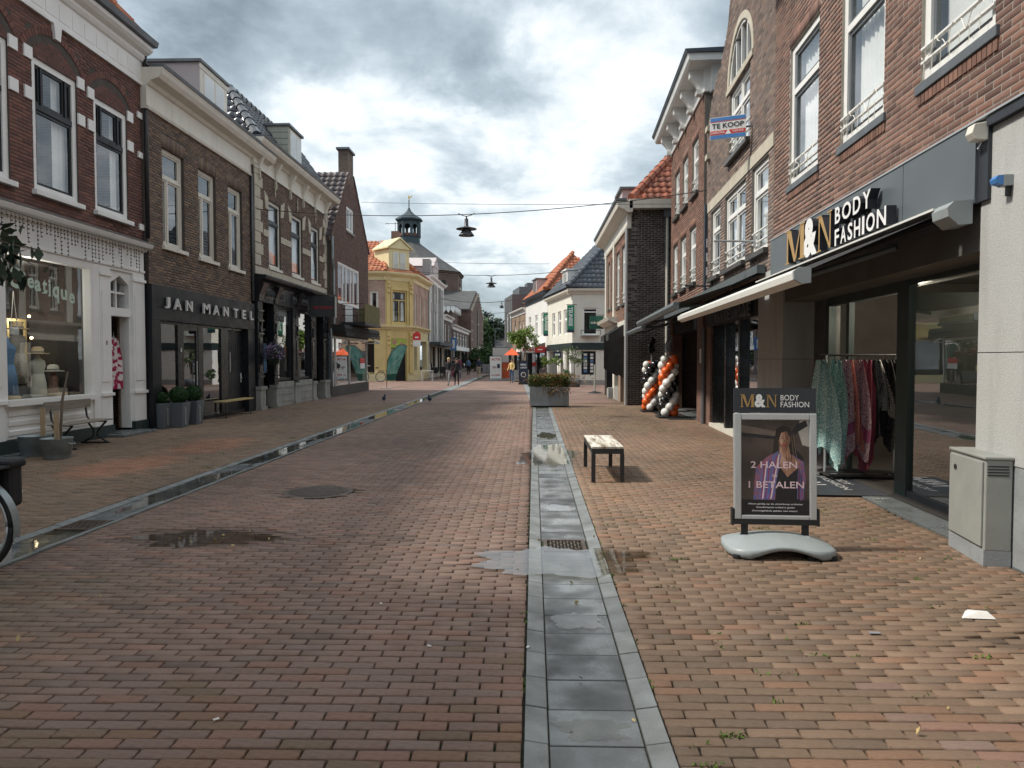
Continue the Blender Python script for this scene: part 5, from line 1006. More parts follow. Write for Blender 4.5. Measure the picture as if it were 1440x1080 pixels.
# wall lamp arms
for s_, z, l in ((16.4, 2.86 + .35, .6), (12.7, 3.62, .7)):
    t_ = empty('bracket', RF.P(s_, 0, z), RF.a, 'iron flag pole bracket under the left gable window' if s_ > 14 else 'pale wall bracket arm beside the concrete pier', 'bracket'); MB().tube([(0, .0, .0), (0, l, .02)], .018, 6).tube([(0, .02, -.1), (0, .02, .1)], .02, 6).ball((0, l, .02), .03, 8).build('arm', 'iron' if s_ > 14 else 'alu', t_)
# ---- house with the big white cornice
RF3 = Fr(3.25, 0, AR, 1)
h = House('brick_house', 'orange brown brick house with heavy white bracketed cornice', RF3, 17.3, 22.7); G3 = h
WT = [(18.05, 18.95, 5.78, 7.15), (19.6, 20.5, 5.78, 7.12), (21.05, 21.95, 5.78, 7.1), (18.3, 19.25, 3.53, 4.98), (19.8, 20.8, 3.53, 4.98), (21.3, 22.2, 3.53, 4.98)]
wall(h, 17.3, 22.7, 2.9, 7.95, WT, 'brick_orange', 'mortar', nsingle=0, soldier=.2, palette=[(1, 1, 1), (.85, .75, .75), (1.1, 1, .95), (.7, .65, .65)])
for k, (a, b, c, d) in enumerate(WT): window(h, a, b, c, d, 'white_paint', 'white_paint', rec=.05, fw=.08, tz=d - .5, rails=(c + .2, c + .38), cur=['side', 'full', 'one'][k % 3], sill='dark_stone', sillout=.08)
shell(h, 8, 7.95, 'bt_brown', (2.9,), top=True)
moulding(h, 'frieze', 'white_paint', 17.28, 22.72, [(-.3, 7.9), (.04, 7.9), (.06, 7.96), (.03, 8.0), (.03, 8.45), (-.3, 8.45)])
h.mb().box(17.2, 17.28, -1.4, .03, 7.9, 8.45).build('frieze_return', 'white_paint', h.root)
moulding(h, 'cornice', 'white_paint', 16.75, 23.2, [(-.5, 8.451), (.42, 8.451), (.46, 8.5), (.50, 8.62), (-.5, 8.62)]); moulding(h, 'cornice_edge', 'navy_cornice', 16.7, 23.25, [(-.5, 8.621), (.52, 8.621), (.56, 8.70), (-.5, 8.72)])
h.mb().box(16.75, 17.29, -1.4, -.51, 8.451, 8.62).build('cornice_return', 'white_paint', h.root); h.mb().box(16.7, 17.29, -1.45, -.51, 8.625, 8.7).build('cornice_edge', 'navy_cornice', h.root)
for i in range(5):
    s_ = 17.45 + i * 1.27; br = h.mb().prism([(.031, 7.85), (.09, 7.88), (.10, 8.0), (.2, 8.15), (.34, 8.3), (.36, 8.45), (.031, 8.45)], 'x', s_ - .1, s_ + .1).build('bracket', 'white_paint', h.root)
    h.mb().tube([(s_ - .11, .12, 7.95), (s_ + .11, .12, 7.95)], .07, 8).build('scroll', 'white_paint', br); h.mb().tube([(s_ - .11, .28, 8.36), (s_ + .11, .28, 8.36)], .07, 8).build('scroll', 'white_paint', br)
h.mb().prism([(-.35, 7.85), (-.45, 8.45), (-.1, 8.45), (-.1, 7.85)], 'x', 17.0, 17.199).build('bracket', 'white_paint', h.root)
b_ = lambda *x, nm='panel', m='black_paint', par=None, **k: G3.mb().box(*x).build(nm, m, par or G3.root, **k)
b_(17.3, 18.0, -.3, .0, 0, 2.899, nm='brick_pier', m='bt_red'); b_(22.2, 22.7, -.3, .0, 0, 2.899, nm='brick_pier', m='bt_red'); b_(18.0, 22.2, -.3, -.02, 2.3, 2.899, nm='fascia'); b_(18.0, 18.15, -.9, -.32, 0, 2.3, nm='recess_side', m='black_paint')
f_ = b_(18.15, 18.3, -.95, -.85, 0, 2.3, nm='shop_frame', m='black_satin'); b_(20.2, 20.3, -.95, -.85, 0, 2.3, nm='post', m='black_satin', par=f_)
b_(18.3, 20.2, -.91, -.9, .02, 2.3, nm='shop_pane', m='smoke_glass'); b_(20.3, 22.2, -.91, -.9, .02, 2.3, nm='shop_pane', m='smoke_glass'); b_(18.0, 22.2, -3, -2.95, 0, 2.8, nm='display_back', m='interior'); b_(18.0, 22.3, -1.0, -.0, -.02, .012, nm='threshold', m='bluestone')
h.mb().box(17.38, 17.6, .001, .012, 1.45, 1.8).build('wall_notice', 'sign_white', h.root)
sg_ = empty('vertical_sign', (4.16, 17.05, 3.1), 0, 'tall blue vertical shop sign between the gable and the big cornice house', 'sign'); MB().box(-.08, .1, -.04, .04, .0, 2.1).build('panel', 'navy_cornice', sg_)
for i, c in enumerate('CPEN'): mb = MB(); put_text(mb, c, lambda X, Y, Z: (-.045 + X, -.045, .1 + i * .33 + Y), w=.12, h=.2, bold=.03); mb.build('letter', 'letter_white', sg_)
MB().ball((.02, -.05, .06), .05, 8).build('orange_emblem', 'sign_orangered', sg_)
# ---- corner house with black glazed side wall
RF4 = Fr(3.2, 0, PI / 2, 1)
h = House('corner_house', 'corner house with dark brick side wall, white cornice and red tiled hip roof', RF4, 23.9, 31.25); G4 = h
W5 = [(24.5, 25.5, 3.5, 5.48), (26.15, 27.15, 3.5, 5.48), (28.2, 28.8, 3.6, 5.5), (29.4, 30.0, 3.6, 5.5)]
wall(h, 23.9, 31.25, 2.9, 6.2, W5, 'brick_orange', 'mortar', soldier=.2)
for k, (a, b, c, d) in enumerate(W5): window(h, a, b, c, d, 'white_paint' if k < 2 else 'cream_paint', 'white_paint', rec=.05, fw=.07, tz=4.95, rails=(c + .2, c + .38) if k < 2 else (), cur='side', sill='dark_stone')
for a in (27.5, 30.4): h.mb().box(a, a + .4, -.02, .06, 2.9, 6.1).build('pilaster', 'cream_paint', h.root)
# side wall facing the camera: dark bricks one by one
SF = Fr(3.2, 23.9, 0, -1)
class Shim(House):
    def __init__(q, root, fr, W): q.root = root; q.fr = fr; q.s0 = fr.s0; q.W = W
sw_ = Shim(h.root, SF, Matrix.Translation((3.2, 23.9, 0)))
wl = wall(sw_, 0, 7, 0, 6.5, [], 'brick_dark', 'mortar_light', nsingle=60, palette=[(1, 1, 1), (.8, .8, .8), (1.5, 1.4, 1.4), (1.1, 1, 1)], t=.2, name='side_wall'); wl.rotation_euler = (0, 0, -PI / 2)
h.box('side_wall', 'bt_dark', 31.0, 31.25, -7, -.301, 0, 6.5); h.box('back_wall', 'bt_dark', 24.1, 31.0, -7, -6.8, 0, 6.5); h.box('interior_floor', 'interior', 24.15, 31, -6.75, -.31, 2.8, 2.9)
h.mb().box(23.55, 23.85, -7, -.0, 6.501, 6.8).build('side_cornice', 'cream_paint', h.root)
moulding(h, 'frieze', 'cream_paint', 23.86, 31.3, [(-.1, 5.9), (.05, 5.9), (.07, 5.96), (.04, 6.0), (.04, 6.38), (-.1, 6.38)])
moulding(h, 'cornice', 'cream_paint', 23.55, 31.7, [(-.1, 6.381), (.08, 6.381), (.15, 6.45), (.38, 6.55), (.42, 6.72), (-.1, 6.74)]); moulding(h, 'gutter', 'lead', 23.52, 31.74, [(.1, 6.741), (.46, 6.741), (.48, 6.82), (.1, 6.82)])
h.mb().tube([(23.83, -1.28, 0), (23.83, -1.28, 6.4)], .045, 8).build('drainpipe', 'cream_paint', h.root); h.mb().box(23.72, 23.84, -1.4, -1.15, 6.25, 6.5).build('hopper', 'lead', h.root); h.mb().tube([(23.86, .06, 0), (23.86, .06, 5.9)], .05, 8).build('drainpipe', 'alu', h.root)
T5 = 1.19
h.mb().add([(23.8, -.1, 6.81), (31.6, -.1, 6.81), (28.0, -3.5, 10.7), (27.5, -3.5, 10.7), (31.6, -7.2, 6.8), (23.8, -7.2, 6.81)], [(0, 1, 2, 3), (0, 3, 5), (1, 4, 2), (3, 2, 4, 5)]).build('roof', 'tile_red', h.root)
vv = Vector((3.9, 0, 3.9)); L5 = vv.length
tiles(h.root, h.W, loc_pt(h, 23.78, -.1, 6.84), (0, -1, 0), (3.7, 0, 3.9), 7.1, L5, lambda u, v: u > v * 3.4 / L5 and 7.1 - u > v * 3.6 / L5, 'tile_red', 300, tw=.24, tl=.32, palette=[(1, 1, 1), (.8, .75, .75), (1.2, 1.1, 1.1), (.6, .6, .65)])
tiles(h.root, h.W, loc_pt(h, 23.8, -.08, 6.84), (1, 0, 0), (0, -3.4, 3.9), 8, 5.4, lambda u, v: u > v * .66 and 8 - u > v * .62, 'tile_red', 0)
ridge(h.root, (loc_pt(h, 23.8, -.1, 6.9), loc_pt(h, 27.5, -3.5, 10.8)), 'tile_red', .14, .38)
dm = h.mb().box(26.7, 28.2, -2.2, -.15, 6.8, 7.85).build('dormer', 'mauve_board', h.root); h.mb().box(26.6, 28.3, -2.3, -.05, 7.851, 7.93).build('dormer_roof', 'lead', dm)
b_ = lambda *x, nm='panel', m='cream_paint', par=None, **k: G4.mb().box(*x).build(nm, m, par or G4.root, **k)
b_(24.1, 31.2, -.3, .02, 2.35, 2.899, nm='fascia', m='cream_paint'); moulding(h, 'shop_cornice', 'cream_paint', 26.6, 31.5, [(-.1, 2.9), (.1, 2.9), (.35, 3.0), (.4, 3.12), (-.1, 3.14)])
for a, b, m_ in ((24.1, 24.7, 'bt_tan'), (25.7, 26.3, 'bt_tan'), (27.6, 28.2, 'cream_paint'), (30.4, 31.2, 'black_paint')): b_(a, b, -.3, .01, 0, 2.349, nm='pier', m=m_)
b_(24.7, 25.7, -.3, -.25, .02, 2.349, nm='dark_door', m='black_paint'); b_(26.3, 27.6, -.22, -.21, .5, 2.349, nm='shop_pane', m='shop_glass'); b_(26.3, 27.6, -.3, .0, .0, .5, nm='stall_riser', m='stone_grey'); b_(28.2, 30.4, -.22, -.21, .3, 2.349, nm='shop_pane', m='shop_glass'); b_(28.2, 30.4, -.3, 0, 0, .3, nm='stall_riser', m='stone_cream')
b_(24.3, 31, -2.6, -2.55, 0, 2.8, nm='display_back', m='interior')
for a, b in ((24.72, 25.6), (26.3, 27.5)): h.mb().add([(a, .02, 2.75), (b, .02, 2.75), (b, .55, 2.42), (a, .55, 2.42)], [(0, 1, 2, 3)]).add([(a, .55, 2.42), (b, .55, 2.42), (b, .55, 2.2), (a, .55, 2.2)], [(0, 1, 2, 3)]).add([(a, .02, 2.75), (a, .55, 2.42), (a, .55, 1.2), (a, .02, .9)], [(0, 1, 2, 3)]).build('black_sunblind', 'awning_black', h.root)
b_(27.9, 28.3, .02, .2, 0, .42, nm='step_block', m='concrete_grey')
# ================================================================== FAR HOUSES
class Sub(House):
    def __init__(q, root, x, y, ang, out):
        q.root = root; q.fr = Fr(x, y, ang, out, 0.0); q.s0 = 0.0; q.fr.base = np.array(root.location)
def fw(q, a, b, c, d, fr_='white_paint', sash='white_paint', tz=None, cur='side', **k): return window(q, a, b, c, d, fr_, sash, fw=.09, rec=.06, tz=tz, cur=cur, **k)
# ---- yellow corner house
root = empty('corner_house', (-10.2, 49.3, 0), 0, 'yellow corner house with chamfered front, green door panel and orange tiled roof', 'building')
qa = Sub(root, -17.2, 49.3, 0, -1); qb = Sub(root, -10.2, 49.3, math.atan2(1.6, 1.65), -1); qc = Sub(root, -8.55, 50.9, math.atan2(6.1, .2), -1); LB = 2.298
oa = [(5.9, 6.5, 4.2, 6.3)]; ob = [(.55, 1.75, 4.1, 6.35), (.4, 1.75, 0, 3.0)]; oc = [(.9, 1.5, 4.1, 6.3), (2.9, 3.5, 4.1, 6.3), (4.7, 5.3, 4.1, 6.3), (.4, 1.5, .7, 2.9), (2.6, 5.4, .7, 2.9)]
wall(qa, 0, 7, 3.8, 7.2, oa, mm='bt_pink', bricks=False); wall(qa, 0, 7, 0, 3.8, [(1, 6.2, .5, 2.8)], mm='yellow_paint', bricks=False)
wall(qb, 0, LB, 0, 7.2, ob, mm='yellow_paint', bricks=False); wall(qc, 0, 6.0, 3.8, 7.2, oc[:3], mm='bt_pink', bricks=False); wall(qc, 0, 6.0, 0, 3.8, oc[3:], mm='pale_yellow', bricks=False)
fw(qa, *oa[0], 'cream_paint'); fw(qb, *ob[0], 'yellow_paint', 'black_paint', tz=5.7, cur='side', vlow=(1.15,)); [fw(qc, *o, 'cream_paint', 'cream_paint', tz=5.6) for o in oc[:3]]
for x0, x1 in ((.05, .35), (1.95, 2.25)):
    for z0, z1 in ((3.9, 7.15), (.5, 3.5)):
        p = qb.mb().box(x0, x1, .0, .12, z0, z1).build('pilaster', 'yellow_paint', root, bevel=.01)
        mb = qb.mb()
        for zz in (z1 - .3, z1 - .55, z1 - .9): mb.ball(((x0 + x1) / 2, .13, zz), .13, 8)
        mb.build('carved_bracket', 'yellow_paint', root)
qb.mb().box(.42, 1.88, .0, .10, 6.4, 6.62).box(.42, .54, 0, .09, 4.0, 6.4).box(1.76, 1.88, 0, .09, 4.0, 6.4).build('window_surround', 'yellow_paint', root)
for q, l in ((qa, 7.0), (qb, LB), (qc, 6.0)):
    q.mb().prism([(-.1, 3.62), (.08, 3.62), (.12, 3.7), (.28, 3.8), (.3, 3.9), (-.1, 3.95)], 'x', -.1, l + .1).build('string_course', 'pale_yellow', root)
    q.mb().prism([(-.3, 7.05), (.06, 7.05), (.08, 7.3), (.3, 7.4), (.42, 7.5), (.44, 7.62), (-.3, 7.64)], 'x', -.15, l + .15).build('cornice', 'pale_yellow', root)
    q.mb().box(0, l, -.0, .05, .0, .5).build('plinth', 'pale_yellow', root) if q is not qb else None
qb.mb().box(.0, .38, 0, .04, 0, .5).box(1.8, LB, 0, .04, 0, .5).build('plinth', 'pale_yellow', root)
gp_ = qb.mb().box(.4, 1.75, -.05, -.03, 2.35, 3.0).build('green_panel', 'graphic_lime', root); mb = qb.mb()
for cx_, cz_, r_ in ((.75, 2.75, .18), (1.35, 2.6, .15), (1.6, 2.5, .12)): [mb.prism([(cx_, cz_), (cx_ + r_ * math.cos(a - .3), cz_ + r_ * math.sin(a - .3)), (cx_ + r_ * 1.2 * math.cos(a), cz_ + r_ * 1.2 * math.sin(a)), (cx_ + r_ * math.cos(a + .3), cz_ + r_ * math.sin(a + .3))], 'y', -.029, -.02) for a in np.linspace(0, 2 * PI, 6)[:-1]]
mb.build('painted_flower', 'graphic_pink', gp_)
qb.mb().box(.9, 1.75, -.25, -.2, 0, 2.3).build('door', 'black_paint', root); qb.mb().box(.4, .9, -.2, -.15, 0, 2.3).build('door_surround', 'yellow_paint', root)
qa.mb().box(1, 6.2, -.2, -.19, .5, 2.8).build('shop_pane', 'shop_glass', root); [qa.mb().box(x, x + .08, -.24, -.1, .5, 2.8).build('post', 'black_paint', root) for x in (1, 2.7, 4.4, 6.12)]
for a, b in ((.4, 1.5), (2.6, 5.4)): qc.mb().box(a, b, -.2, -.19, .7, 2.9).build('shop_pane', 'shop_glass', root)
for q, l in ((qa, 7.0), (qc, 6.0)): q.mb().box(.2, l - .2, -2.5, -2.45, 0, 3.3).build('display_back', 'interior', root)
for i in range(10): qa.mb().box(.1 + i * .4, .1 + i * .4 + .4, .0, .9, 2.98 - .0, 3.0).build('awning_stripe', 'cream_paint' if i % 2 else 'sign_green', root)
mb = MB(); B0 = np.array([-10.2, 49.3, 0])
fp = [(-17.2, 49.3), (-10.2, 49.3), (-8.55, 50.9), (-8.35, 56.9), (-17.2, 56.9)]; ov = [(-17.4, 49.0), (-10.1, 48.95), (-8.2, 50.8), (-8.0, 57.0), (-17.4, 57.0)]
rg = [(-16, 53, 10.2), (-11.2, 53.2, 10.2)]
vs = [(x + 10.2, y - 49.3, 7.64) for x, y in ov] + [(x + 10.2, y - 49.3, z) for x, y, z in rg]
mb.add(vs, [(0, 1, 6, 5), (1, 2, 6), (2, 3, 6), (3, 4, 5, 6), (4, 0, 5)]).build('roof', 'tile_orange', root)
MB().box(-7, -1.9, 7.4, 7.6, 0, 7.2).build('back_wall', 'bt_pink', root); MB().box(-7, -6.8, .3, 7.4, 0, 7.2).build('side_wall', 'bt_pink', root)
MB().add([(-6.9, .3, 3.3), (0, .3, 3.3), (1.4, 1.7, 3.3), (1.5, 7.4, 3.3), (-6.9, 7.4, 3.3)], [(0, 1, 2, 3, 4)]).build('interior_floor', 'interior', root)
W0 = Matrix.Translation(tuple(B0))
e0, e1 = Vector((-7.2, -.3, 7.66)), Vector((.1, -.35, 7.66)); vup = Vector((0, 4, 2.56)); Lv = vup.length
tiles(root, W0, e0, (1, 0, 0), vup, 7.3, Lv, lambda u, v: u < 7.3 - v * .24, 'tile_orange', 150, tw=.3, tl=.36, palette=[(1, 1, 1), (.8, .7, .7), (1.15, 1.2, 1.2), (1.1, 1, 1)])
ridge(root, (e1, Vector((-1.0, 3.9, 10.3))), 'tile_orange', .15, .4); ridge(root, (Vector((2.0, 1.5, 7.7)), Vector((-1.0, 3.9, 10.3))), 'tile_orange', .15, .4)
tiles(root, W0, Vector((2.05, 1.6, 7.66)), (.03, 1, 0), (-3.1, 0, 2.56), 6.1, 4.0, lambda u, v: u > v * .55, 'tile_red', 0, tw=.3, tl=.36)
# dormer on the chamfer, facing the camera
qd = Sub(root, -10.2, 49.3, math.atan2(1.6, 1.65), -1)
dm = qd.mb().box(.3, 2.0, -1.9, .0, 7.64, 9.3).prism([(.2, 9.3), (2.1, 9.3), (1.15, 9.95)], 'y', -1.9, .12).build('dormer', 'pale_yellow', root); qd.mb().prism([(.1, 9.28), (1.15, 10.0), (2.2, 9.28), (2.2, 9.38), (1.15, 10.12), (.1, 9.38)], 'y', -1.9, .2).build('pediment', 'pale_yellow', dm)
for a in (.62, 1.2): qd.mb().box(a, a + .48, .01, .04, 7.85, 9.05).build('casement', 'cream_paint', dm); qd.mb().box(a + .05, a + .43, .041, .046, 7.9, 9.0).build('pane', 'glass', dm)
ch = MB().box(-.2, .35, 3.2, 3.8, 9.2, 11.0).build('chimney', 'bt_red', root); MB().tube([(.05, 3.5, 11), (.05, 3.5, 11.7)], .02, 5).tube([(-.7, 3.5, 11.6), (.8, 3.5, 11.6)], .02, 5).tube([(-.5, 3.3, 11.6), (-.5, 3.7, 11.6)], .015, 5).tube([(.5, 3.3, 11.6), (.5, 3.7, 11.6)], .015, 5).build('aerial', 'iron', ch)
sg = empty('real_estate_sign', (-8.25, 50.6, 2.55), 0, 'red and white house shaped sign hanging on the yellow corner house', 'sign'); MB().prism([(-.25, .35), (.3, .35), (.3, .8), (.05, 1.0), (-.25, .8)], 'y', -.04, .04).build('red_panel', 'sign_red', sg); MB().box(-.25, .3, -.038, .038, -.1, .349).build('white_panel', 'sign_white', sg); MB().box(-.2, .25, -.045, -.039, .1, .2).box(-.1, .15, -.045, -.041, .5, .6).build('lettering', 'letter_white', sg)
# ---- generic far street houses
def far_house(x, y, ang, out, l, zt, m, label, ops, depth=8, frm='white_paint', roofm='tile_brown', roof=2.2, cor='white_paint', ground=None, gz=3.0, cat='building', cur='side', name='town_house', sash='white_paint', gops=()):
    root = empty(name, (x, y, 0), 0, label, cat); q = Sub(root, x, y, ang, out); q.l = l
    if ground: wall(q, 0, l, gz, zt, ops, mm=m, bricks=False); wall(q, 0, l, 0, gz - .002, gops, mm=ground, bricks=False)
    else: wall(q, 0, l, 0, zt, list(ops) + list(gops), mm=m, bricks=False)
    for o in ops: fw(q, *o[:4], frm, sash, tz=o[3] - .5 if o[3] - o[2] > 1.2 else None, cur=cur)
    for o in gops: q.mb().box(o[0], o[1], -.18, -.17, o[2], o[3]).build('shop_pane', 'shop_glass', root); q.mb().box(o[0], o[0] + .08, -.2, -.1, o[2], o[3]).box(o[1] - .08, o[1], -.2, -.1, o[2], o[3]).box((o[0] + o[1]) / 2 - .04, (o[0] + o[1]) / 2 + .04, -.2, -.1, o[2], o[3]).build('shop_frame', 'black_paint' , root)
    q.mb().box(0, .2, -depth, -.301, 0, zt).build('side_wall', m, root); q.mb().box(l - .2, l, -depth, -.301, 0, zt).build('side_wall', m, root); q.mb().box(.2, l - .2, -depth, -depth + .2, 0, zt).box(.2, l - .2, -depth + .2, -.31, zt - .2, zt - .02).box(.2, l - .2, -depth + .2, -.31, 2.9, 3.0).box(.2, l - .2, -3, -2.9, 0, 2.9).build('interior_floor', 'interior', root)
    if cor: q.mb().prism([(-.3, zt), (.05, zt - .35), (.08, zt - .1), (.3, zt + .02), (.34, zt + .14), (-.3, zt + .16)], 'x', -.1, l + .1).build('cornice', cor, root)
    if roof: q.mb().add([(-.1, .2, zt + .16), (l + .1, .2, zt + .16), (l * .72, -depth / 2, zt + roof), (l * .28, -depth / 2, zt + roof), (-.1, -depth, zt + .16), (l + .1, -depth, zt + .16)], [(0, 1, 2, 3), (3, 2, 5, 4), (0, 3, 4), (1, 5, 2)]).build('roof', roofm, root)
    return q
# left side beyond the yellow house
q = far_house(-8.3, 57.2, PI / 2, -1, 9.2, 8.2, 'grey_plaster', 'tall grey and white house beyond the yellow corner house', [(.7 + i * 2.2, 1.7 + i * 2.2, 3.7, 5.6) for i in range(4)] + [(1.2, 2.2, 6.3, 7.6), (3.6, 4.6, 6.3, 7.6), (6, 7, 6.3, 7.6)], ground='offwhite_plaster', gops=[(.8, 4, .4, 2.6), (5, 8.6, .4, 2.6)], roof=1.5)
q.mb().box(0, 9.2, .001, .04, 5.85, 8.0).build('white_storey', 'white_paint', q.root) if False else None
for i in range(5): q.mb().box(.2 + i * 2.15, .4 + i * 2.15, .0, .08, 3.0, 7.9).build('pilaster', 'white_paint' if i % 2 == 0 else 'grey_plaster', q.root)
q.mb().box(2, 5, -4, .1, 8.36, 9.3).prism([(1.8, 9.3), (3.5, 10.2), (5.2, 9.3)], 'y', -4, .15).build('white_dormer', 'mauve_board', q.root); q.mb().box(-.1, .9, -.5, .1, 8.3, 9.6).build('stepped_corner', 'grey_plaster', q.root)
q.mb().box(0, 9.2, .02, .9, 2.7, 2.95).build('canopy', 'copper_green', q.root); q.mb().box(.2, 1.4, .05, .1, 1.2, 2.65).build('mural_panel', 'mural', q.root)
far_house(-8.25, 66.5, PI / 2, -1, 6.6, 5.6, 'bt_brown', 'narrow brown brick house between the grey house and the flat roofed shop', [(.8, 2.0, 3.3, 4.9), (3.6, 4.8, 3.3, 4.9)], roof=2.4, gops=[(.6, 5.8, .4, 2.5)])
q = far_house(-8.2, 73.2, PI / 2, -1, 18.5, 5.0, 'bt_brown', 'long low brown shop building with white window bands before the church', [(1.5 + i * 3.2, 3.4 + i * 3.2, 3.0, 4.4) for i in range(5)], roof=1.6, roofm='slate_roof', gops=[(.8, 8, .4, 2.4), (9, 17, .4, 2.4)])
q.mb().box(0, 18.5, .001, .1, 2.5, 2.95).build('white_band', 'white_paint', q.root); q.mb().box(10, 17, .05, .9, 3.0, 5.4).build('white_oriel', 'white_paint', q.root) if False else None
sg = empty('blue_sign', (-7.7, 70, 2.4), 0, 'tall blue vertical sign on a post in front of the far brown houses', 'sign'); MB().box(-.3, .25, -.05, .05, 0, 1.25).build('panel', 'sign_blue', sg); MB().box(-.15, .1, -.056, -.051, .2, 1.05).build('lettering', 'letter_white', sg); MB().tube([(0, 0, -2.4), (0, 0, 0)], .04, 6).build('post', 'alu', sg)
# ---- church
root = empty('church', (-19, 110, 0), 0, 'old brick church with octagonal roof and open copper cupola', 'church'); cv = lambda r, z, n=8, a0=PI / 8: [(r * math.cos(a0 + 2 * PI * i / n), r * math.sin(a0 + 2 * PI * i / n), z) for i in range(n)]
def ring(mb, rz, n=8):
    vs = []; [vs.extend(cv(r, z)) for r, z in rz]; k = len(rz)
    mb.add(vs, [(i * n + j, i * n + (j + 1) % n, (i + 1) * n + (j + 1) % n, (i + 1) * n + j) for i in range(k - 1) for j in range(n)] + [tuple(range((k - 1) * n, k * n))]); return mb
ring(MB(), [(8.5, 0), (8.5, 14.3), (8.7, 14.35), (8.7, 14.7)]).build('octagon_wall', 'bt_church', root); ring(MB(), [(8.95, 14.6), (5.5, 16.8), (1.9, 19.3)]).build('roof', 'slatework', root)
for i in range(8):
    a = PI / 8 + 2 * PI * (i + .5) / 8; c_ = 8.5 * math.cos(PI / 8); M4 = Matrix.Rotation(a, 4, 'Z')
    m1 = MB(M4=M4).box(c_ - .1, c_ + .06, -.9, .9, 9.5, 13.2).build('window_opening', 'interior', root); MB(M4=M4).box(c_ - .05, c_ + .09, -1.3, 1.3, 12.2, 12.55).box(c_ - .05, c_ + .1, -.05, .05, 9.5, 13.2).build('stone_band', 'stone_cream', root)
ring(MB(), [(2.1, 18.9), (2.1, 19.2), (1.75, 19.3), (1.7, 20.3), (1.85, 20.4)]).build('cupola_base', 'copper_green', root)
for i in range(8): a = PI / 8 + 2 * PI * i / 8; MB().tube([(1.62 * math.cos(a), 1.62 * math.sin(a), 20.3), (1.62 * math.cos(a), 1.62 * math.sin(a), 22.6)], .22, 8).build('cupola_post', 'copper_green', root)
for i in range(8):
    a = 2 * PI * (i + .5) / 8 + PI / 8; M4 = Matrix.Rotation(a, 4, 'Z'); n = 8; c_ = 1.5
    arch = [(-.62, 21.7)] + [(-.42 * math.cos(t), 21.8 + .42 * math.sin(t)) for t in np.linspace(0, PI, 9)] + [(.62, 21.7), (.62, 22.7), (-.62, 22.7)]
    MB(M4=M4).prism(arch, 'x', c_ - .1, c_ + .08).build('cupola_arch', 'copper_green', root); MB(M4=M4).box(c_ - .03, c_ + .03, -.5, .5, 20.4, 20.85).build('red_rail', 'brick_red', root)
ring(MB(), [(1.75, 22.6), (1.85, 22.75), (2.15, 22.9), (2.15, 23.1), (1.5, 23.5), (.9, 23.9), (.35, 24.4), (.12, 24.9)]).build('cupola_roof', 'copper_green', root); MB().tube([(0, 0, 24.8), (0, 0, 26.4)], .08, 6).build('spire', 'copper_green', root); MB().ball((0, 0, 26.2), .10, 8).prism([(-.1, 26.4), (.4, 26.5), (.55, 26.8), (.2, 26.65), (-.15, 26.8)], 'y', -.05, .05).build('weathercock', 'gold', root)
# transept gable and lower aisle
mb = MB().prism([(-17, 0), (-17, 8.0), (-5, 11.3), (7, 8.0), (7, 0)], 'x', 8.0, 11.0); mb.build('transept', 'bt_church', root); MB().prism([(-17.4, 7.9), (-5, 11.35), (7.4, 7.9), (7.4, 8.1), (-5, 11.6), (-17.4, 8.1)], 'x', -4, 10.8).build('transept_roof', 'slatework', root)
mb = MB()
for sgn in (-1, 1):
    for k in range(9): y = -5 + sgn * (12 * k / 9 + .7); z = 11.5 - 3.4 * (k + .5) / 9; mb.box(10.95, 11.15, y - .35, y + .35, z - .45, z - .1)
mb.build('gable_blocks', 'stone_cream', root); MB().prism([(-6.6, 3.5), (-6.6, 7.4), (-5, 9.2), (-3.4, 7.4), (-3.4, 3.5)], 'x', 10.9, 11.05).build('window_opening', 'interior', root); MB().box(11.0, 11.3, -6.9, -3.1, 3.0, 3.4).box(11.051, 11.12, -5.08, -4.92, 3.5, 9).box(11.051, 11.12, -6.6, -3.4, 6.6, 6.75).build('tracery', 'stone_cream', root)
MB().box(-6, 9.4, -24, -17.05, 0, 8.0).build('aisle', 'bt_church', root); MB().add([(-6, -24.4, 8.0), (9.8, -24.4, 8.0), (9.8, -16.9, 8.0), (-6, -16.9, 10.8), (4, -16.9, 10.8)], [(0, 1, 4, 3), (1, 2, 4)]).build('aisle_roof', 'slatework', root)
mb = MB()
for k in range(28): mb.prism([(-5.9 + k * .56, 7.5), (-5.65 + k * .56, 7.15), (-5.4 + k * .56, 7.5), (-5.4 + k * .56, 7.95), (-5.9 + k * .56, 7.95)], 'y', -24.35, -24.05)
for k in range(12): mb.prism([(-23.9 + k * .56, 7.5), (-23.65 + k * .56, 7.15), (-23.4 + k * .56, 7.5), (-23.4 + k * .56, 7.95), (-23.9 + k * .56, 7.95)], 'x', 9.42, 9.75)
mb.build('scalloped_eave', 'white_paint', root)
for k in range(12): MB().box(11.01, 11.06, -16.5 + (k % 2) * 20, -14.6 + (k % 2) * 20, .5 + k * .6, .62 + k * .6).build('stone_band', 'stone_cream', root)
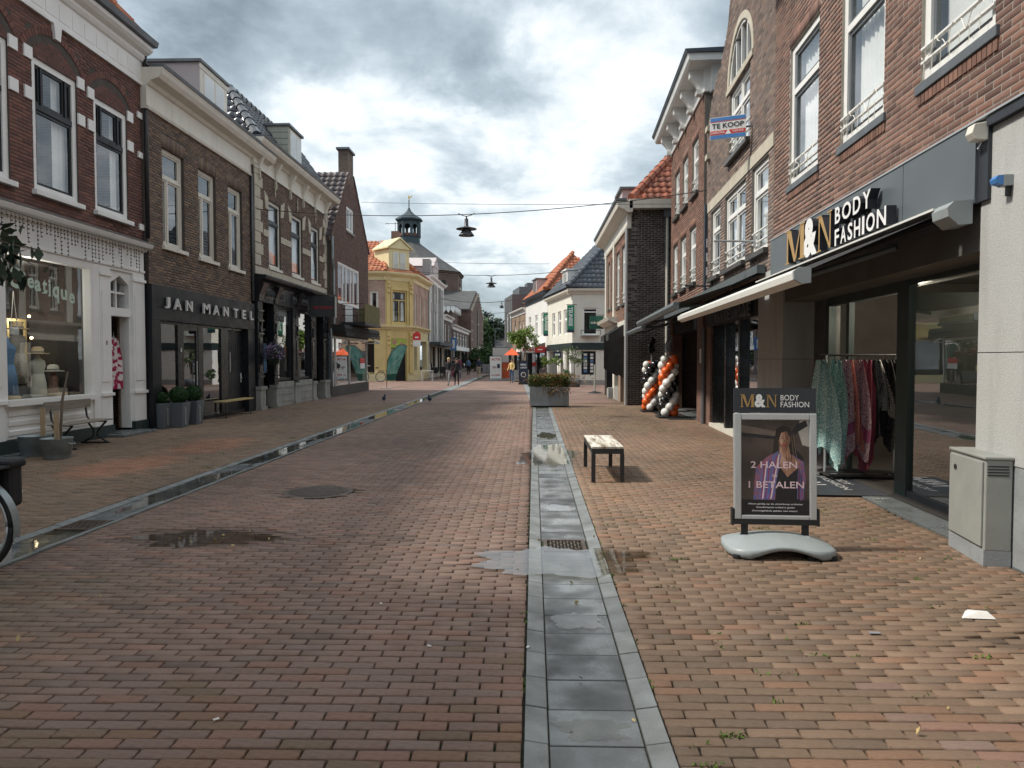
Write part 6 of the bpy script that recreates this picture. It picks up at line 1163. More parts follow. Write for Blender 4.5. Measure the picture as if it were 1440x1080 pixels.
# ---- white corner house (right) and its neighbours
aT = math.atan2(1, -.177); C0 = (2.4, 42.4)
root = empty('corner_house', (2.4, 42.4, 0), 0, 'white plastered corner house with dark hipped roof and vertical green banner', 'building'); T1 = Sub(root, 2.4, 42.4, aT, 1); T2 = Sub(root, 2.4, 42.4, 0, -1)
wf = [(1.45, 2.35, 3.05, 4.62), (3.15, 4.05, 3.05, 4.62), (5.0, 5.9, 3.05, 4.62)]
wall(T1, 0, 7.5, 0, 5.6, wf + [(.6, 1.6, .1, 2.05), (2.3, 3.3, .1, 2.05), (4.2, 6.8, .1, 2.05)], mm='offwhite_plaster', bricks=False); wall(T2, 0, 7, 0, 5.6, [(.62, 1.5, 2.98, 4.6), (.55, 1.4, .62, 2.02)], mm='offwhite_plaster', bricks=False)
for o in wf: fw(T1, *o, 'white_paint', 'white_paint', tz=4.0)
fw(T2, .62, 1.5, 2.98, 4.6, 'white_paint', 'black_paint', tz=4.35, cur='blind'); fw(T2, .55, 1.4, .62, 2.02, 'black_paint', 'black_paint', vm=(.97,), cur=None)
for i in range(6):
    for j in range(2): T2.mb().box(.66 + j * .42, .90 + j * .42, -.1, -.095, .75 + i * .2, .9 + i * .2).build('window_card', ['sign_white', 'cloth_blue'][0 if (i + j) % 4 else 1], root)
T1.mb().box(-.02, 7.5, .0, .06, 2.1, 2.52).build('fascia', 'dark_green', root); T2.mb().box(-.06, 7, .0, .06, 2.1, 2.52).build('fascia', 'dark_green', root)
T2.mb().box(.5, 1.6, .0, .35, 2.9, 2.96).build('balcony', 'stone_grey', root); T2.mb().tube([(.5, .33, 3.25), (1.65, .33, 3.25)], .02, 5).tube([(.5, .33, 2.95), (.5, .33, 3.25)], .02, 5).tube([(1.65, .33, 2.95), (1.65, .33, 3.25)], .02, 5).build('railing', 'iron', root)
T2.mb().box(-.01, 7, .0, .03, .0, .3).build('plinth', 'stone_grey', root)
for s_ in (.0, 1.75, 3.6, 6.9): T1.mb().box(s_, s_ + .45, .0, .07, 0, 2.09).build('pilaster', 'white_paint', root)
for a, b in ((.6, 1.6), (2.3, 3.3), (4.2, 6.8)): T1.mb().box(a, b, -.2, -.19, .1, 2.05).build('shop_pane', 'shop_glass', root)
for q, l in ((T1, 7.5), (T2, 7)): q.mb().prism([(-.3, 5.4), (.05, 5.4), (.08, 5.5), (.28, 5.6), (.3, 5.72), (-.3, 5.75)], 'x', -.3 if q is T2 else -.0, l).build('cornice', 'cream_paint', root); q.mb().box(.3, l - .2, -2.6, -2.5, 0, 2.8).build('display_back', 'interior', root)
T1.mb().box(7.3, 7.5, -7, -.301, 0, 5.6).build('side_wall', 'offwhite_plaster', root); T1.mb().box(0, 7.3, -7, -6.8, 0, 5.6).build('back_wall', 'offwhite_plaster', root); T1.mb().box(.35, 7.29, -6.79, -1.8, 2.8, 2.9).build('interior_floor', 'interior', root)
A_ = [Vector(T1.fr.P(s, d, z)) - Vector(root.location) for s, d, z in ((-.3, .35, 5.75), (7.5, .35, 5.75), (7.5, -8.7, 5.75), (-.3, -8.7, 5.75), (3.0, -4.2, 10.3), (7.5, -4.2, 10.3))]
MB().add([tuple(v_) for v_ in A_], [(0, 1, 5, 4), (1, 2, 5), (2, 3, 4, 5), (3, 0, 4)]).build('roof', 'tile_slate', root)
WT_ = Matrix.Translation((2.4, 42.4, 0)); u_ = (A_[3] - A_[0]); e_ = (A_[4] - (A_[0] + A_[3]) / 2); hf = u_.length / 2; Lh = e_.length
tiles(root, WT_, A_[0] + Vector((0, 0, .03)), u_, e_, u_.length, Lh, lambda u, v: v * hf / Lh < u < u_.length - v * hf / Lh, 'tile_slate', 120, tw=.3, tl=.36)
u2 = A_[1] - A_[0]; e2 = Vector(T1.fr.P(0, -4.55, 4.55)) - Vector(T1.fr.P(0, 0, 0)); tiles(root, WT_, A_[0] + Vector((0, 0, .03)), u2, e2, u2.length, e2.length, lambda u, v: u > v * 3.3 / e2.length, 'tile_slate', 0, tw=.3, tl=.36); ridge(root, (A_[0] + Vector((0, 0, .1)), A_[4] + Vector((0, 0, .1))), 'tile_slate', .15, .4)
dm = T1.mb().box(2.2, 3.6, -3.2, -.2, 5.75, 7.1).build('dormer', 'white_paint', root); T1.mb().box(2.1, 3.7, -3.3, -.1, 7.101, 7.2).build('dormer_roof', 'white_paint', dm); T1.mb().box(2.4, 3.4, -.199, -.19, 5.9, 6.95).build('pane', 'glass', dm)
q = far_house(*T1.fr.P(7.55)[:2], aT, 1, 9.2, 6.2, 'white_paint', 'white three window house with dark blue cornice and orange hipped roof', [(1.3, 2.4, 3.2, 4.9), (3.8, 4.9, 3.2, 4.9), (6.6, 7.7, 3.2, 4.9)], roof=0, cor='navy_cornice', ground='black_paint', gz=2.4, gops=[(1, 8, .2, 2.0)]); TQ = q
B_ = [Vector(q.fr.P(s, d, z)) - Vector(q.root.location) for s, d, z in ((-.2, .2, 6.36), (9.4, .2, 6.36), (9.4, -5.4, 6.36), (-.2, -5.4, 6.36), (3.4, -2.6, 9.45), (6.2, -2.6, 9.45))]
MB().add([tuple(v_) for v_ in B_], [(0, 1, 5, 4), (1, 2, 5), (2, 3, 4, 5), (3, 0, 4)]).build('roof', 'tile_orange', q.root); WQ = Matrix.Translation(tuple(q.root.location))
u_ = (B_[3] - B_[0]); e_ = (B_[4] - (B_[0] + B_[3]) / 2); hf = u_.length / 2; Lh = e_.length; tiles(q.root, WQ, B_[0] + Vector((0, 0, .03)), u_, e_, u_.length, Lh, lambda u, v: v * hf / Lh < u < u_.length - v * hf / Lh, 'tile_orange', 100, tw=.32, tl=.38)
u2 = B_[1] - B_[0]; e2 = Vector(q.fr.P(0, -2.8, 3.09)) - Vector(q.fr.P(0, 0, 0)); tiles(q.root, WQ, B_[0] + Vector((0, 0, .03)), u2, e2, u2.length, e2.length, lambda u, v: v * 3.6 / e2.length < u < 9.6 - v * 3.2 / e2.length, 'tile_orange', 100, tw=.32, tl=.38); ridge(q.root, (B_[0] + Vector((0, 0, .1)), B_[4] + Vector((0, 0, .1))), 'tile_orange', .16, .4)
dm = q.mb().box(4.2, 5.8, -3.0, .0, 6.38, 7.6).build('dormer', 'mauve_board', q.root); q.mb().box(4.35, 5.65, .001, .02, 6.5, 7.5).build('pane', 'glass', dm); q.mb().box(4.1, 5.9, -3.1, .1, 7.601, 7.68).build('dormer_roof', 'lead', dm)
q.mb().add([(.8, .02, 2.75), (6, .02, 2.75), (6, 1.3, 2.3), (.8, 1.3, 2.3), (.8, .02, 2.74), (6, .02, 2.74), (6, 1.3, 2.29), (.8, 1.3, 2.29)], [(0, 1, 2, 3), (7, 6, 5, 4)]).add([(.8, 1.3, 2.3), (6, 1.3, 2.3), (6, 1.3, 2.1), (.8, 1.3, 2.1)], [(0, 1, 2, 3)]).build('white_awning', 'cloth_white', q.root)
q2 = far_house(*T1.fr.P(16.8)[:2], aT, 1, 7.5, 5.7, 'bt_tan', 'tan brick house with pale pilasters behind the small street tree', [(.8, 1.6, 3.2, 4.8), (2.6, 3.4, 3.2, 4.8), (5, 6, 3.2, 4.6)], roof=1.8, roofm='tile_orange', gops=[(.8, 6.6, .3, 2.3)])
q3 = far_house(*T1.fr.P(24.4)[:2], aT, 1, 5.2, 7.6, 'slate_roof', 'modern dark grey clad building with stepped roof at the far right end', [(.8 + i * 2, 1.8 + i * 2, 3.2, 6) for i in range(2)], roof=0, cor=None, gops=[(.6, 4.6, .3, 2.4)])
q3.mb().box(.8, 5, -7.9, -.8, 7.6, 8.4).build('roof_box', 'lead', q3.root); q3.mb().box(1, 2.5, -4, -1.6, 8.4, 8.8).build('roof_vent', 'lead', q3.root)
root = empty('far_house', (-5.4, 128, 0), 0, 'low white house with steep dark roof closing the far end of the street', 'building'); MB().box(-3.4, 4.5, 0, 8, 0, 3.3).build('wall', 'white_paint', root); MB().prism([(-.4, 3.2), (4, 6.6), (8.4, 3.2)], 'x', -1.2, 5).build('roof', 'slate_roof', root); MB().box(-2.6, -1.6, -.02, .05, 1, 2.4).box(1, 2.4, -.02, .05, .2, 2.4).build('window', 'interior', root)
# ---- green and other signs on the right
def banner(x, y, z, w_, hh, txt, label):
    r_ = empty('banner', (x, y, z), 0, label, 'banner'); MB().box(0, w_, -.02, .02, .18, hh).build('cloth_panel', 'sign_green', r_); MB().box(0, w_, -.02, .02, 0, .179).build('foot_panel', 'sign_navy', r_); MB().tube([(-.05, 0, hh + .03), (w_ + .15, 0, hh + .03)], .02, 5).build('arm', 'iron', r_)
    mb = MB(); n = len(txt)     # read from the top down, letters turned a quarter clockwise
    v_, f_ = text_geo(txt, .03, 0); x0 = min(p[0] for p in v_); x1 = max(p[0] for p in v_); y0 = min(p[1] for p in v_); y1 = max(p[1] for p in v_); Ht = hh - .5
    mb.add([(w_ * .22 + (p[1] - y0) / (y1 - y0) * w_ * .56, -.025, hh - .12 - (p[0] - x0) / (x1 - x0) * Ht) for p in v_], f_).build('lettering', 'letter_white', r_)
banner(2.08, 42.2, 3.12, .42, 1.62, 'TEUNISSE', 'vertical green TEUNISSE banner at the corner of the white corner house')
banner(.80, 49.6, 3.15, .42, 1.6, 'TEUNISSE', 'vertical green TEUNISSE banner between the two white houses')
r_ = empty('hanging_sign', (2.5, 31.0, 2.86), 0, 'dark green SUBWAY sign hanging from the far end of the tiled corner house', 'sign'); MB().box(0, .6, -.05, .05, 0, .56).build('panel', 'sign_bluegreen', r_)
mb = MB(); put_text(mb, 'SUB', lambda X, Y, Z: (.05 + X, -.056, .22 + Y), w=.22, h=.09, bold=.03); mb.build('lettering', 'letter_white', r_); mb = MB(); put_text(mb, 'WAY', lambda X, Y, Z: (.29 + X, -.056, .22 + Y), w=.26, h=.09, bold=.03); mb.build('lettering', 'letter_yellow', r_); MB().tube([(.0, 0, .6), (.75, 0, .6)], .015, 5).build('arm', 'iron', r_)
r_ = empty('shop_sign', (.9, 50.5, 2.02), 0, 'red and white shop sign under the white awning', 'sign'); MB().box(-.7, .05, -.04, .04, 0, .42).build('panel', 'sign_red', r_); MB().box(-1.6, -.72, -.04, .04, 0, .42).build('white_panel', 'sign_white', r_); MB().box(-.5, -.15, -.046, -.041, .17, .24).build('lettering', 'letter_white', r_); mb = MB(); put_text(mb, 'kruid', lambda X, Y, Z: (-1.55 + X, -.046, .08 + Y), w=.78, h=.26, bold=.04); mb.build('lettering', 'letter_red', r_)
r_ = empty('small_sign', (1.75, 44.8, 1.62), 0, 'small dark box sign hanging before the white corner house shopfront', 'sign'); MB().box(-.4, .1, -.05, .05, 0, .42).build('panel', 'sign_navy', r_); MB().box(-.3, 0, -.056, -.051, .15, .27).build('lettering', 'letter_white', r_)

# ---- houses standing beside and behind the photographer
q = far_house(-8.6, -13, PI / 2, -1, 17.5, 10.2, 'bt_brown', 'tall brown house beside the photographer on the left', [(1 + i * 2.7, 2.2 + i * 2.7, z, z + 2) for i in range(6) for z in (4.2, 7.3)], depth=9, roof=5.2, ground='cream_paint', gops=[(1.2, 7, .5, 2.8), (9, 16, .5, 2.8)], cat='building')
q = far_house(*RF.P(1.1)[:2], AR + PI, -1, 15, 7.4, 'bt_red', 'red brick house beside the photographer on the right', [(1 + i * 2.7, 2.2 + i * 2.7, 4.2, 6.2) for i in range(5)], depth=9, roof=4, ground='cream_paint', gops=[(1.2, 6, .5, 2.8), (8, 14, .5, 2.8)], cat='building')
# ================================================================== STREET OBJECTS
# ---- advertising board on its water base
t = empty('pavement_sign', (1.97, 5.72, 0), R(-3), 'silver framed poster board on a grey moulded base before the fashion shop', 'sign')
n = 26; v = []; f = []      # base: low saddle shell, wide waisted outline
def bz(x, y):
    ax = abs(x) / .42; ay = abs(y) / .30
    return .115 * (1 - .72 * ax ** 2.2) * (1 - .55 * ay ** 2.5) + .02
def outl(a): # outline radius factor: rounded rectangle with waist
    c_, s_ = math.cos(a), math.sin(a); e_ = 3.6; r_ = (abs(c_ / .42) ** e_ + abs(s_ / .30) ** e_) ** (-1 / e_); return r_ * (1 - .13 * math.exp(-((abs(s_) - 1) / .12) ** 2) * 1.0)
rings = [0.001, .25, .5, .7, .85, .95, 1.0]
for k, rr in enumerate(rings):
    for i in range(48): a = 2 * PI * i / 48; q = outl(a) * rr; x, y = q * math.cos(a), q * math.sin(a); v.append((x, y, bz(x, y) + .012))
for zz in (.02, .008):
    for i in range(48): a = 2 * PI * i / 48; q = outl(a) * (1.0 if zz > .01 else .96); x, y = q * math.cos(a), q * math.sin(a); lift = .065 * max(0, 1 - (abs(x) / .27) ** 2) if abs(y) > .12 else 0; v.append((x, y, zz + lift))
for k in range(len(rings) + 1): f += [(k * 48 + i, k * 48 + (i + 1) % 48, (k + 1) * 48 + (i + 1) % 48, (k + 1) * 48 + i) for i in range(48)]
MB().add(v, f).build('base', 'plastic_grey', t, smooth=True)
for x in (-.36, -.2, .2, .36):
    for y in (-.22, .22): MB().lathe([(.035, 0), (.035, .03), (.02, .035)], (x, y, 0), 10).build('foot', 'rubber', t)
for x in (-.24, .24):
    MB().lathe([(.07, .07), (.05, .11), (.035, .125)], (x, .06, 0), 14).build('socket', 'plastic_grey', t, smooth=True); MB().box(x - .025, x + .025, .045, .075, .12, .24).build('post', 'rubber', t)
M4 = Matrix.Translation((0, .06, .21)) @ Matrix.Rotation(R(-3), 4, 'X'); P_ = lambda: MB(M4=M4)
P_().box(-.335, .335, -.035, .035, .0, .045).box(-.345, -.33, -.03, .03, -.01, .13).box(.33, .345, -.03, .03, -.01, .13).build('holder', 'rubber', t)
P_().box(-.325, -.27, -.03, .03, .02, .90).box(.27, .325, -.03, .03, .02, .90).box(-.27, .27, -.03, .03, .02, .075).box(-.27, .27, -.03, .03, .845, .90).build('frame', 'alu', t, bevel=.008)
po = P_().box(-.27, .27, -.012, .0, .075, .845).build('poster', 'poster_dark', t); mk = lambda pts, z, m, nm: P_().prism(pts, 'y', -.012 - z, -.0121).build(nm, m, po)
S = lambda pts: [(x * .54 - .27, .845 - y * .77) for x, y in pts]      # poster coordinates, 0..1 from the top left
mk(S([(0, 0), (1, 0), (1, .06), (.5, .05), (0, .02)]), .0004, 'poster_dark', 'print_top'); mk(S([(0, .05), (.52, .12), (.52, .17), (0, .13)]), .0006, 'poster_stone', 'print_stone'); mk(S([(0, .13), (.5, .17), (.5, .20), (0, .17)]), .0007, 'poster_black', 'print_stone_shadow')
mk(S([(.86, 0), (1, 0), (1, .28), (.9, .26), (.84, .12)]), .0005, 'poster_sky', 'print_light'); mk(S([(.98, .06), (.84, .12), (.72, .2), (.80, .3), (.92, .4), (.86, .48), (.78, .36), (.66, .2), (.82, .04), (.95, .0)]), .0009, 'poster_black', 'print_sculpture')
mk(S([(.52, .09), (.62, .05), (.72, .08), (.77, .2), (.78, .36), (.86, .55), (.6, .5), (.44, .5), (.48, .25)]), .0010, 'hair_dark', 'print_hair')
mk(S([(.22, .50), (.38, .39), (.54, .33), (.74, .36), (.92, .44), (.95, .62), (.9, .84), (.18, .84), (.2, .64)]), .0013, 'poster_lilac', 'print_shawl')
mk(S([(.57, .26), (.70, .26), (.72, .36), (.85, .43), (.9, .52), (.78, .53), (.68, .60), (.58, .52), (.50, .44), (.56, .36)]), .0016, 'poster_skin', 'print_neck'); mk(S([(.54, .46), (.68, .60), (.84, .50), (.9, .6), (.86, .84), (.5, .84)]), .0019, 'poster_black', 'print_dress')
mk(S([(.635 + .085 * math.cos(a), .205 + .095 * math.sin(a)) for a in np.linspace(0, 2 * PI, 20)[:-1]]), .0022, 'poster_skin', 'print_face')
mk(S([(.53, .12), (.62, .06), (.74, .12), (.73, .2), (.67, .12), (.59, .13), (.555, .22)]), .0025, 'hair_dark', 'print_fringe')
fx, fy = .635, .205
mk(S([(fx, fy - .09), (fx + .05, fy - .07), (fx + .08, fy - .01), (fx + .07, fy + .05), (fx + .03, fy + .09), (fx, fy + .095), (fx + .012, fy + .04), (fx + .02, fy)]), .0027, 'poster_shade', 'print_face_shadow')
for k_, pts_ in enumerate(([(-.055, -.028), (-.035, -.037), (-.012, -.03), (-.035, -.03)], [(.018, -.03), (.042, -.037), (.062, -.026), (.042, -.029)], [(-.05, -.012), (-.032, -.019), (-.015, -.011), (-.032, -.006)], [(.02, -.011), (.038, -.018), (.056, -.01), (.038, -.005)], [(.0, -.01), (.012, .026), (-.004, .03), (-.010, .024)])): mk(S([(fx + p, fy + q) for p, q in pts_]), .0029, 'hair_dark' if k_ < 4 else 'poster_shade', 'print_features')
mk(S([(fx - .028, fy + .052), (fx - .008, fy + .045), (fx + .004, fy + .048), (fx + .03, fy + .052), (fx + .005, fy + .066), (fx - .01, fy + .065)]), .0029, 'letter_red', 'print_lips')
for k_ in range(9):
    x_ = .535 + .028 * k_; mk(S([(x_, .12 + .01 * abs(k_ - 4)), (x_ + .006, .12), (x_ - .02 + .012 * k_, .47), (x_ - .03 + .012 * k_, .46)]), .0012 + .0001 * k_, 'bark' if k_ % 3 else 'hair_dark', 'print_hair_strand')
for k_ in range(10):
    x_ = .25 + .03 * k_; mk(S([(x_ + .06, .46 - .012 * k_), (x_ + .075, .455 - .012 * k_), (x_ + .04 - .01 * k_, .83), (x_ + .015 - .01 * k_, .83)]), .0015 + .00005 * k_, ['poster_blue', 'poster_plum', 'poster_pink'][k_ % 3] if k_ % 5 else 'poster_blue', 'print_fold')
for k_ in range(5):
    x_ = .84 + .018 * k_; mk(S([(x_, .46), (x_ + .007, .46), (x_ - .01 + .004 * k_, .83), (x_ - .02 + .004 * k_, .83)]), .0021 + .00005 * k_, ['poster_blue', 'poster_plum'][k_ % 2], 'print_fold')
mk(S([(.57, .27), (.60, .30), (.61, .37), (.66, .42), (.70, .50), (.67, .54), (.60, .47), (.53, .44), (.57, .38)]), .0018, 'poster_light', 'print_neck_light'); mk(S([(fx - .075, fy - .03), (fx - .03, fy - .075), (fx - .015, fy), (fx - .03, fy + .06), (fx - .06, fy + .04)]), .0024, 'poster_light', 'print_face_light')
mk(S([(0, .84), (1, .84), (1, 1), (0, 1)]), .0028, 'poster_black', 'print_foot')
for tx, x0, w_, y_, h_ in (('2 HALEN', .14, .68, .505, .07), ('=', .46, .07, .60, .026), ('1 BETALEN', .11, .81, .715, .07)):
    mb = P_(); put_text(mb, tx, lambda X, Y, Z: (x0 * .54 - .27 + X, -.0165, .845 - y_ * .77 + Y), w=w_ * .54, h=h_ * .77, bold=.012); mb.build('lettering', 'poster_pink', po)
for tx, x0, w_, y_ in (('Alleen geldig op de uitverkoop artikelen', .10, .80, .895), ('Goedkoopste artikel is gratis', .22, .56, .93), ('(Kortingslabels gelden niet meer)', .16, .66, .967)):
    mb = P_(); put_text(mb, tx, lambda X, Y, Z: (x0 * .54 - .27 + X, -.0165, .845 - y_ * .77 + Y), w=w_ * .54, h=.016, bold=.01); mb.build('small_print', 'letter_white', po)
hd = P_().box(-.325, .325, -.01, .01, .905, 1.105).build('header', 'anthracite_edge', t)
class _G: pass
mb = P_(); q0 = lambda pts, e: mb.prism([(-.27 + a, .94 + b) for a, b in pts], 'y', -.013 - e, -.0101)
def flatM(x, z, W, H, fn):
    mb = MB(M4=M4); o_ = x
    tmp = MB(); fn(tmp, 0, 0, 1, 1, 0, .001); mb.add([(o_ - p[0] * W, -.012 - .0 * p[1] - (.001 if p[1] > .0005 else -.0015) - .4 * max(0, p[1] - .001), z + p[2] * H) for p in tmp.v], tmp.f); return mb
flatM(-.275, .95, .115, .105, serifM).build('lettering', 'letter_gold', hd); flatM(-.068, .95, .085, .10, serifN).build('lettering', 'letter_gold', hd)
mb = P_(); put_text(mb, '&', lambda X, Y, Z: (-.162 + X, -.0135, .948 + Y), w=.088, h=.108, bold=.05); mb.build('lettering', 'letter_white', hd)
for tx, w_, z in (('BODY', .145, 1.005), ('FASHION', .225, .95)): mb = P_(); put_text(mb, tx, lambda X, Y, Z: (.045 + X, -.013, z + Y), w=w_, h=.045, bold=.005); mb.build('lettering', 'letter_white', hd)
# ---- white slatted stool-bench
t = empty('street_bench', (.955, 9.58, 0), 0, 'small bench with peeling white top and dark steel legs on the right pavement', 'bench')
for i in range(4): MB().box(-.2 + i * .1, -.2 + i * .1 + .097, -.68, .68, .425, .452).build('top_plank', 'wood_white', t, bevel=.003)
MB().box(-.2, .2, -.68, -.64, .36, .424).box(-.2, .2, .64, .68, .36, .424).box(-.2, -.16, -.64, .64, .36, .424).box(.16, .2, -.64, .64, .36, .424).build('frame', 'iron', t)
for x in (-.18, .18):
    for y in (-.66, .66): MB().box(x - .025, x + .025, y - .025, y + .025, 0, .36).build('leg', 'iron', t)
# ---- grey utility cabinet
t = empty('utility_cabinet', (3.475, 5.34, 0), R(-9), 'grey steel utility cabinet standing against the pale pier', 'cabinet')
MB().box(-.10, .085, 0, .62, .0, .12).build('plinth', 'concrete_grey', t); MB().box(-.095, .085, .0, .62, .12, .80).build('body', 'cabinet_grey', t, bevel=.006); MB().box(-.11, .095, -.012, .63, .80, .825).build('lid', 'cabinet_grey', t, bevel=.008)
d_ = MB().box(-.112, -.0955, .03, .6, .14, .78).build('door', 'cabinet_grey', t, bevel=.006); [MB().box(-.085 + .0, .06, -.0025, .001, .68 + i * .022, .69 + i * .022).build('vent_slot', 'iron', t) for i in range(4)]; M4 = Matrix.Translation((-.113, .48, .68)) @ Matrix.Rotation(R(-90), 4, 'Y'); MB(M4=M4).lathe([(.022, 0), (.022, .006), (.008, .007), (.008, .002)], n=14).build('lock', 'iron', d_)
# ---- clothes rack and garments in the shop doorway
t = empty('clothes_rack', (4.2, 9.25, .0), R(-4), 'wheeled black clothes rack hung with printed scarves in the shop doorway', 'clothes rack')
MB().box(-.42, .48, -.22, -.18, .06, .09).box(-.42, .48, .18, .22, .06, .09).box(-.42, -.38, -.18, .18, .06, .09).box(.44, .48, -.18, .18, .06, .09).build('base', 'iron', t)
for x in (-.40, .46): MB().tube([(x, 0, .07), (x, 0, 1.6)], .016, 8).build('post', 'alu', t)
MB().tube([(-.48, 0, 1.6), (.54, 0, 1.6)], .014, 8).build('rail', 'iron', t); MB().box(-.4, .46, -.17, .17, .10, .11).build('shelf', 'iron', t)
for x in (-.38, .44):
    for y in (-.2, .2): MB().tube([(x - .015, y, .03), (x + .015, y, .03)], .03, 10).build('wheel', 'rubber', t)
garm = [(-.46, 'scarf_teal', .30, 1.25, 'teal patterned scarf at the left end of the clothes rack', .16), (-.30, 'scarf_teal', .26, 1.32, 'pale teal leaf printed scarf second on the rack', .14), (-.19, 'scarf_pink', .24, 1.28, 'pink and plum printed scarf with broad hem', .15), (-.09, 'scarf_red', .2, 1.2, 'narrow red printed scarf on the rack', .10), (-.01, 'scarf_pink', .2, 1.22, 'second pink printed scarf, between the red and coral ones', .10), (.08, 'scarf_coral', .22, 1.36, 'coral fringed scarf hanging lowest on the rack', .12), (.16, 'scarf_black', .2, 1.1, 'black scarf beside the coral one', .12), (.24, 'blackwhite', .26, .72, 'black and white printed top on the rack', .16), (.33, 'scarf_black', .24, 1.1, None, .14), (.42, 'scarf_black', .22, 1.05, None, .14)]
for k, (x, m_, wd, ln, lab, sp_2) in enumerate(garm):
    nx, nz_ = 14, 16; v = []; ph = k * 1.7
    for j in range(nz_ + 1):
        q = j / nz_; wv = .05 + (wd - .05) * min(1, q * 3.2) ** .7; wv *= 1 + .25 * math.sin(q * 3 + ph) * q
        for i in range(nx + 1):
            u = i / nx - .5; v.append((x + u * sp_2 * (1.9 if k < 6 else 1.3) * min(1, .35 + q) + .03 * math.sin(q * 2.5 + ph) + .016 * math.sin(u * 22 + ph + q * 3), -u * wv * 1.1 + .035 * math.cos(u * 17 + ph * 2 + q * 2), 1.54 - ln * q * (1 - .10 * math.cos(u * 6 + ph) - .06 * abs(u))))
    f = [(j * (nx + 1) + i, j * (nx + 1) + i + 1, (j + 1) * (nx + 1) + i + 1, (j + 1) * (nx + 1) + i) for j in range(nz_) for i in range(nx)]
    g_ = empty('garment', (4.2, 9.25, 0), R(-4), lab or ('dark scarf last but one on the right of the rack' if k == 8 else 'dark plain scarf at the right end of the clothes rack'), 'clothing', 'clothes hanging on the rack')
    MB().add(v, f).build('fabric', m_, g_, smooth=True); MB().tube([(x, 0, 1.615), (x, .0, 1.58), (x, 0, 1.545)], .004, 5).tube([(x, -wd * .3, 1.50), (x, 0, 1.55), (x, wd * .3, 1.50)], .008, 5).build('hanger', 'iron', g_)
    if m_ == 'scarf_pink': MB().add([tuple(Vector(p) + Vector((-.002, -.006, 0))) for p in v[11 * 15:14 * 15]], [(j * 15 + i, j * 15 + i + 1, (j + 1) * 15 + i + 1, (j + 1) * 15 + i) for j in range(2) for i in range(14)]).build('hem_band', 'magenta_weave', g_, smooth=True)
t = empty('door_mat', (3.62, 8.75, .012), R(-3), 'dark blue door mat printed with the shop name', 'mat'); MB().box(-.42, .50, -.72, .62, 0, .012).build('mat', 'anthracite_edge', t, bevel=.004)
mb = MB(); put_text(mb, 'M&N', lambda X, Y, Z: (-.30 + Y * 1.0, -.3 + .9 - X, .014), w=.7, h=.26, bold=.03); put_text(mb, 'FASHION', lambda X, Y, Z: (.05 + Y, .55 - X, .014), w=.95, h=.10, bold=.01); put_text(mb, 'BODY', lambda X, Y, Z: (.2 + Y, .55 - X, .014), w=.6, h=.10, bold=.01); mb.build('lettering', 'letter_silver', t)
MB().box(3.5, 4.2, 18.2, 22.2, .001, .012).build('door_mat', 'rubber', label='long black mat under the balloon columns', cat='mat')
# ---- balloon columns
def balloons(x, y, hrows, seed, label):
    t = empty('balloon_column', (x, y, 0), 0, label, 'balloon column'); random.seed(seed)
    MB().box(-.3, .3, -.3, .3, .012, .04).build('base', 'rubber', t, bevel=.01); MB().tube([(0, 0, .03), (0, 0, 1.72)], .02, 6).build('pole', 'alu', t)
    sph = {}
    mbb = MB(); mbb.ball((0, 0, 0), .118, 16, sz=1.06)
    for c in ('white', 'orange', 'black'): o = mbb.build('balloon', 'balloon_' + c, smooth=True); sph[c] = o.data; bpy.data.objects.remove(o)
    z = .14; a = seed
    for r_ in range(hrows):
        for k in range(4):
            ang = a + k * PI / 2; c = ['white', 'orange', 'white', 'black'][k] if r_ % 5 != 2 else ['white', 'orange', 'white', 'black'][k]
            o = bpy.data.objects.new('balloon', sph[c]); C.objects.link(o); o.parent = t; o.location = (.165 * math.cos(ang), .165 * math.sin(ang), z); o.rotation_euler = (random.uniform(-.4, .4), random.uniform(-.4, .4), 0); s_ = random.uniform(.92, 1.08); o.scale = (s_,) * 3
        a += .68; z += .155
    MB().prism([(-.1, 1.72), (.02, 1.70), (.10, 1.8), (.06, 1.95), (.12, 2.1), (.03, 2.2), (-.04, 2.05), (-.1, 1.95)], 'y', -.05, .05).build('foil_topper', 'foil_silver' if seed > 3 else 'balloon_black', t, bevel=.02)
balloons(3.52, 21.0, 9, 1.2, 'farther orange, white and black balloon column by the dark brick wall'); balloons(3.62, 18.9, 10, 4.0, 'nearer orange, white and black balloon column with silver topper')
random.seed(11)
# ---- planters and trees
def planter(x, y, w_, d_, hh, label, m='concrete_grey'):
    t = empty('planter', (x, y, 0), 0, label, 'planter'); MB().box(-w_ / 2, w_ / 2, -d_ / 2, -d_ / 2 + .06, .05, hh).box(-w_ / 2, w_ / 2, d_ / 2 - .06, d_ / 2, .05, hh).box(-w_ / 2, -w_ / 2 + .06, -d_ / 2 + .06, d_ / 2 - .06, .05, hh).box(w_ / 2 - .06, w_ / 2, -d_ / 2 + .06, d_ / 2 - .06, .05, hh).build('tub', m, t)
    MB().box(-w_ / 2 + .06, w_ / 2 - .06, -d_ / 2 + .06, d_ / 2 - .06, .05, hh - .06).build('soil', 'joint_sand', t); MB().box(-w_ / 2 + .1, w_ / 2 - .1, -d_ / 2 + .08, d_ / 2 - .08, 0, .05).build('base', 'rubber', t); return t
t = planter(.56, 23.15, 1.26, .72, .66, 'pale grey square planter full of grasses in the middle of the street')
pts = [(random.uniform(-.62, .62), random.uniform(-.34, .34), .62 + random.random() ** 1.3 * .38 * (1 - .35 * abs(random.gauss(0, .5)))) for _ in range(3200)]
g_ = empty('shrub_grasses', (.56, 23.15, 0), 0, 'green and rust coloured grasses growing in the street planter', 'plants'); leaves_mesh('green_blades', pts, .12, 'leaf', g_, aspect=5, up=.5)
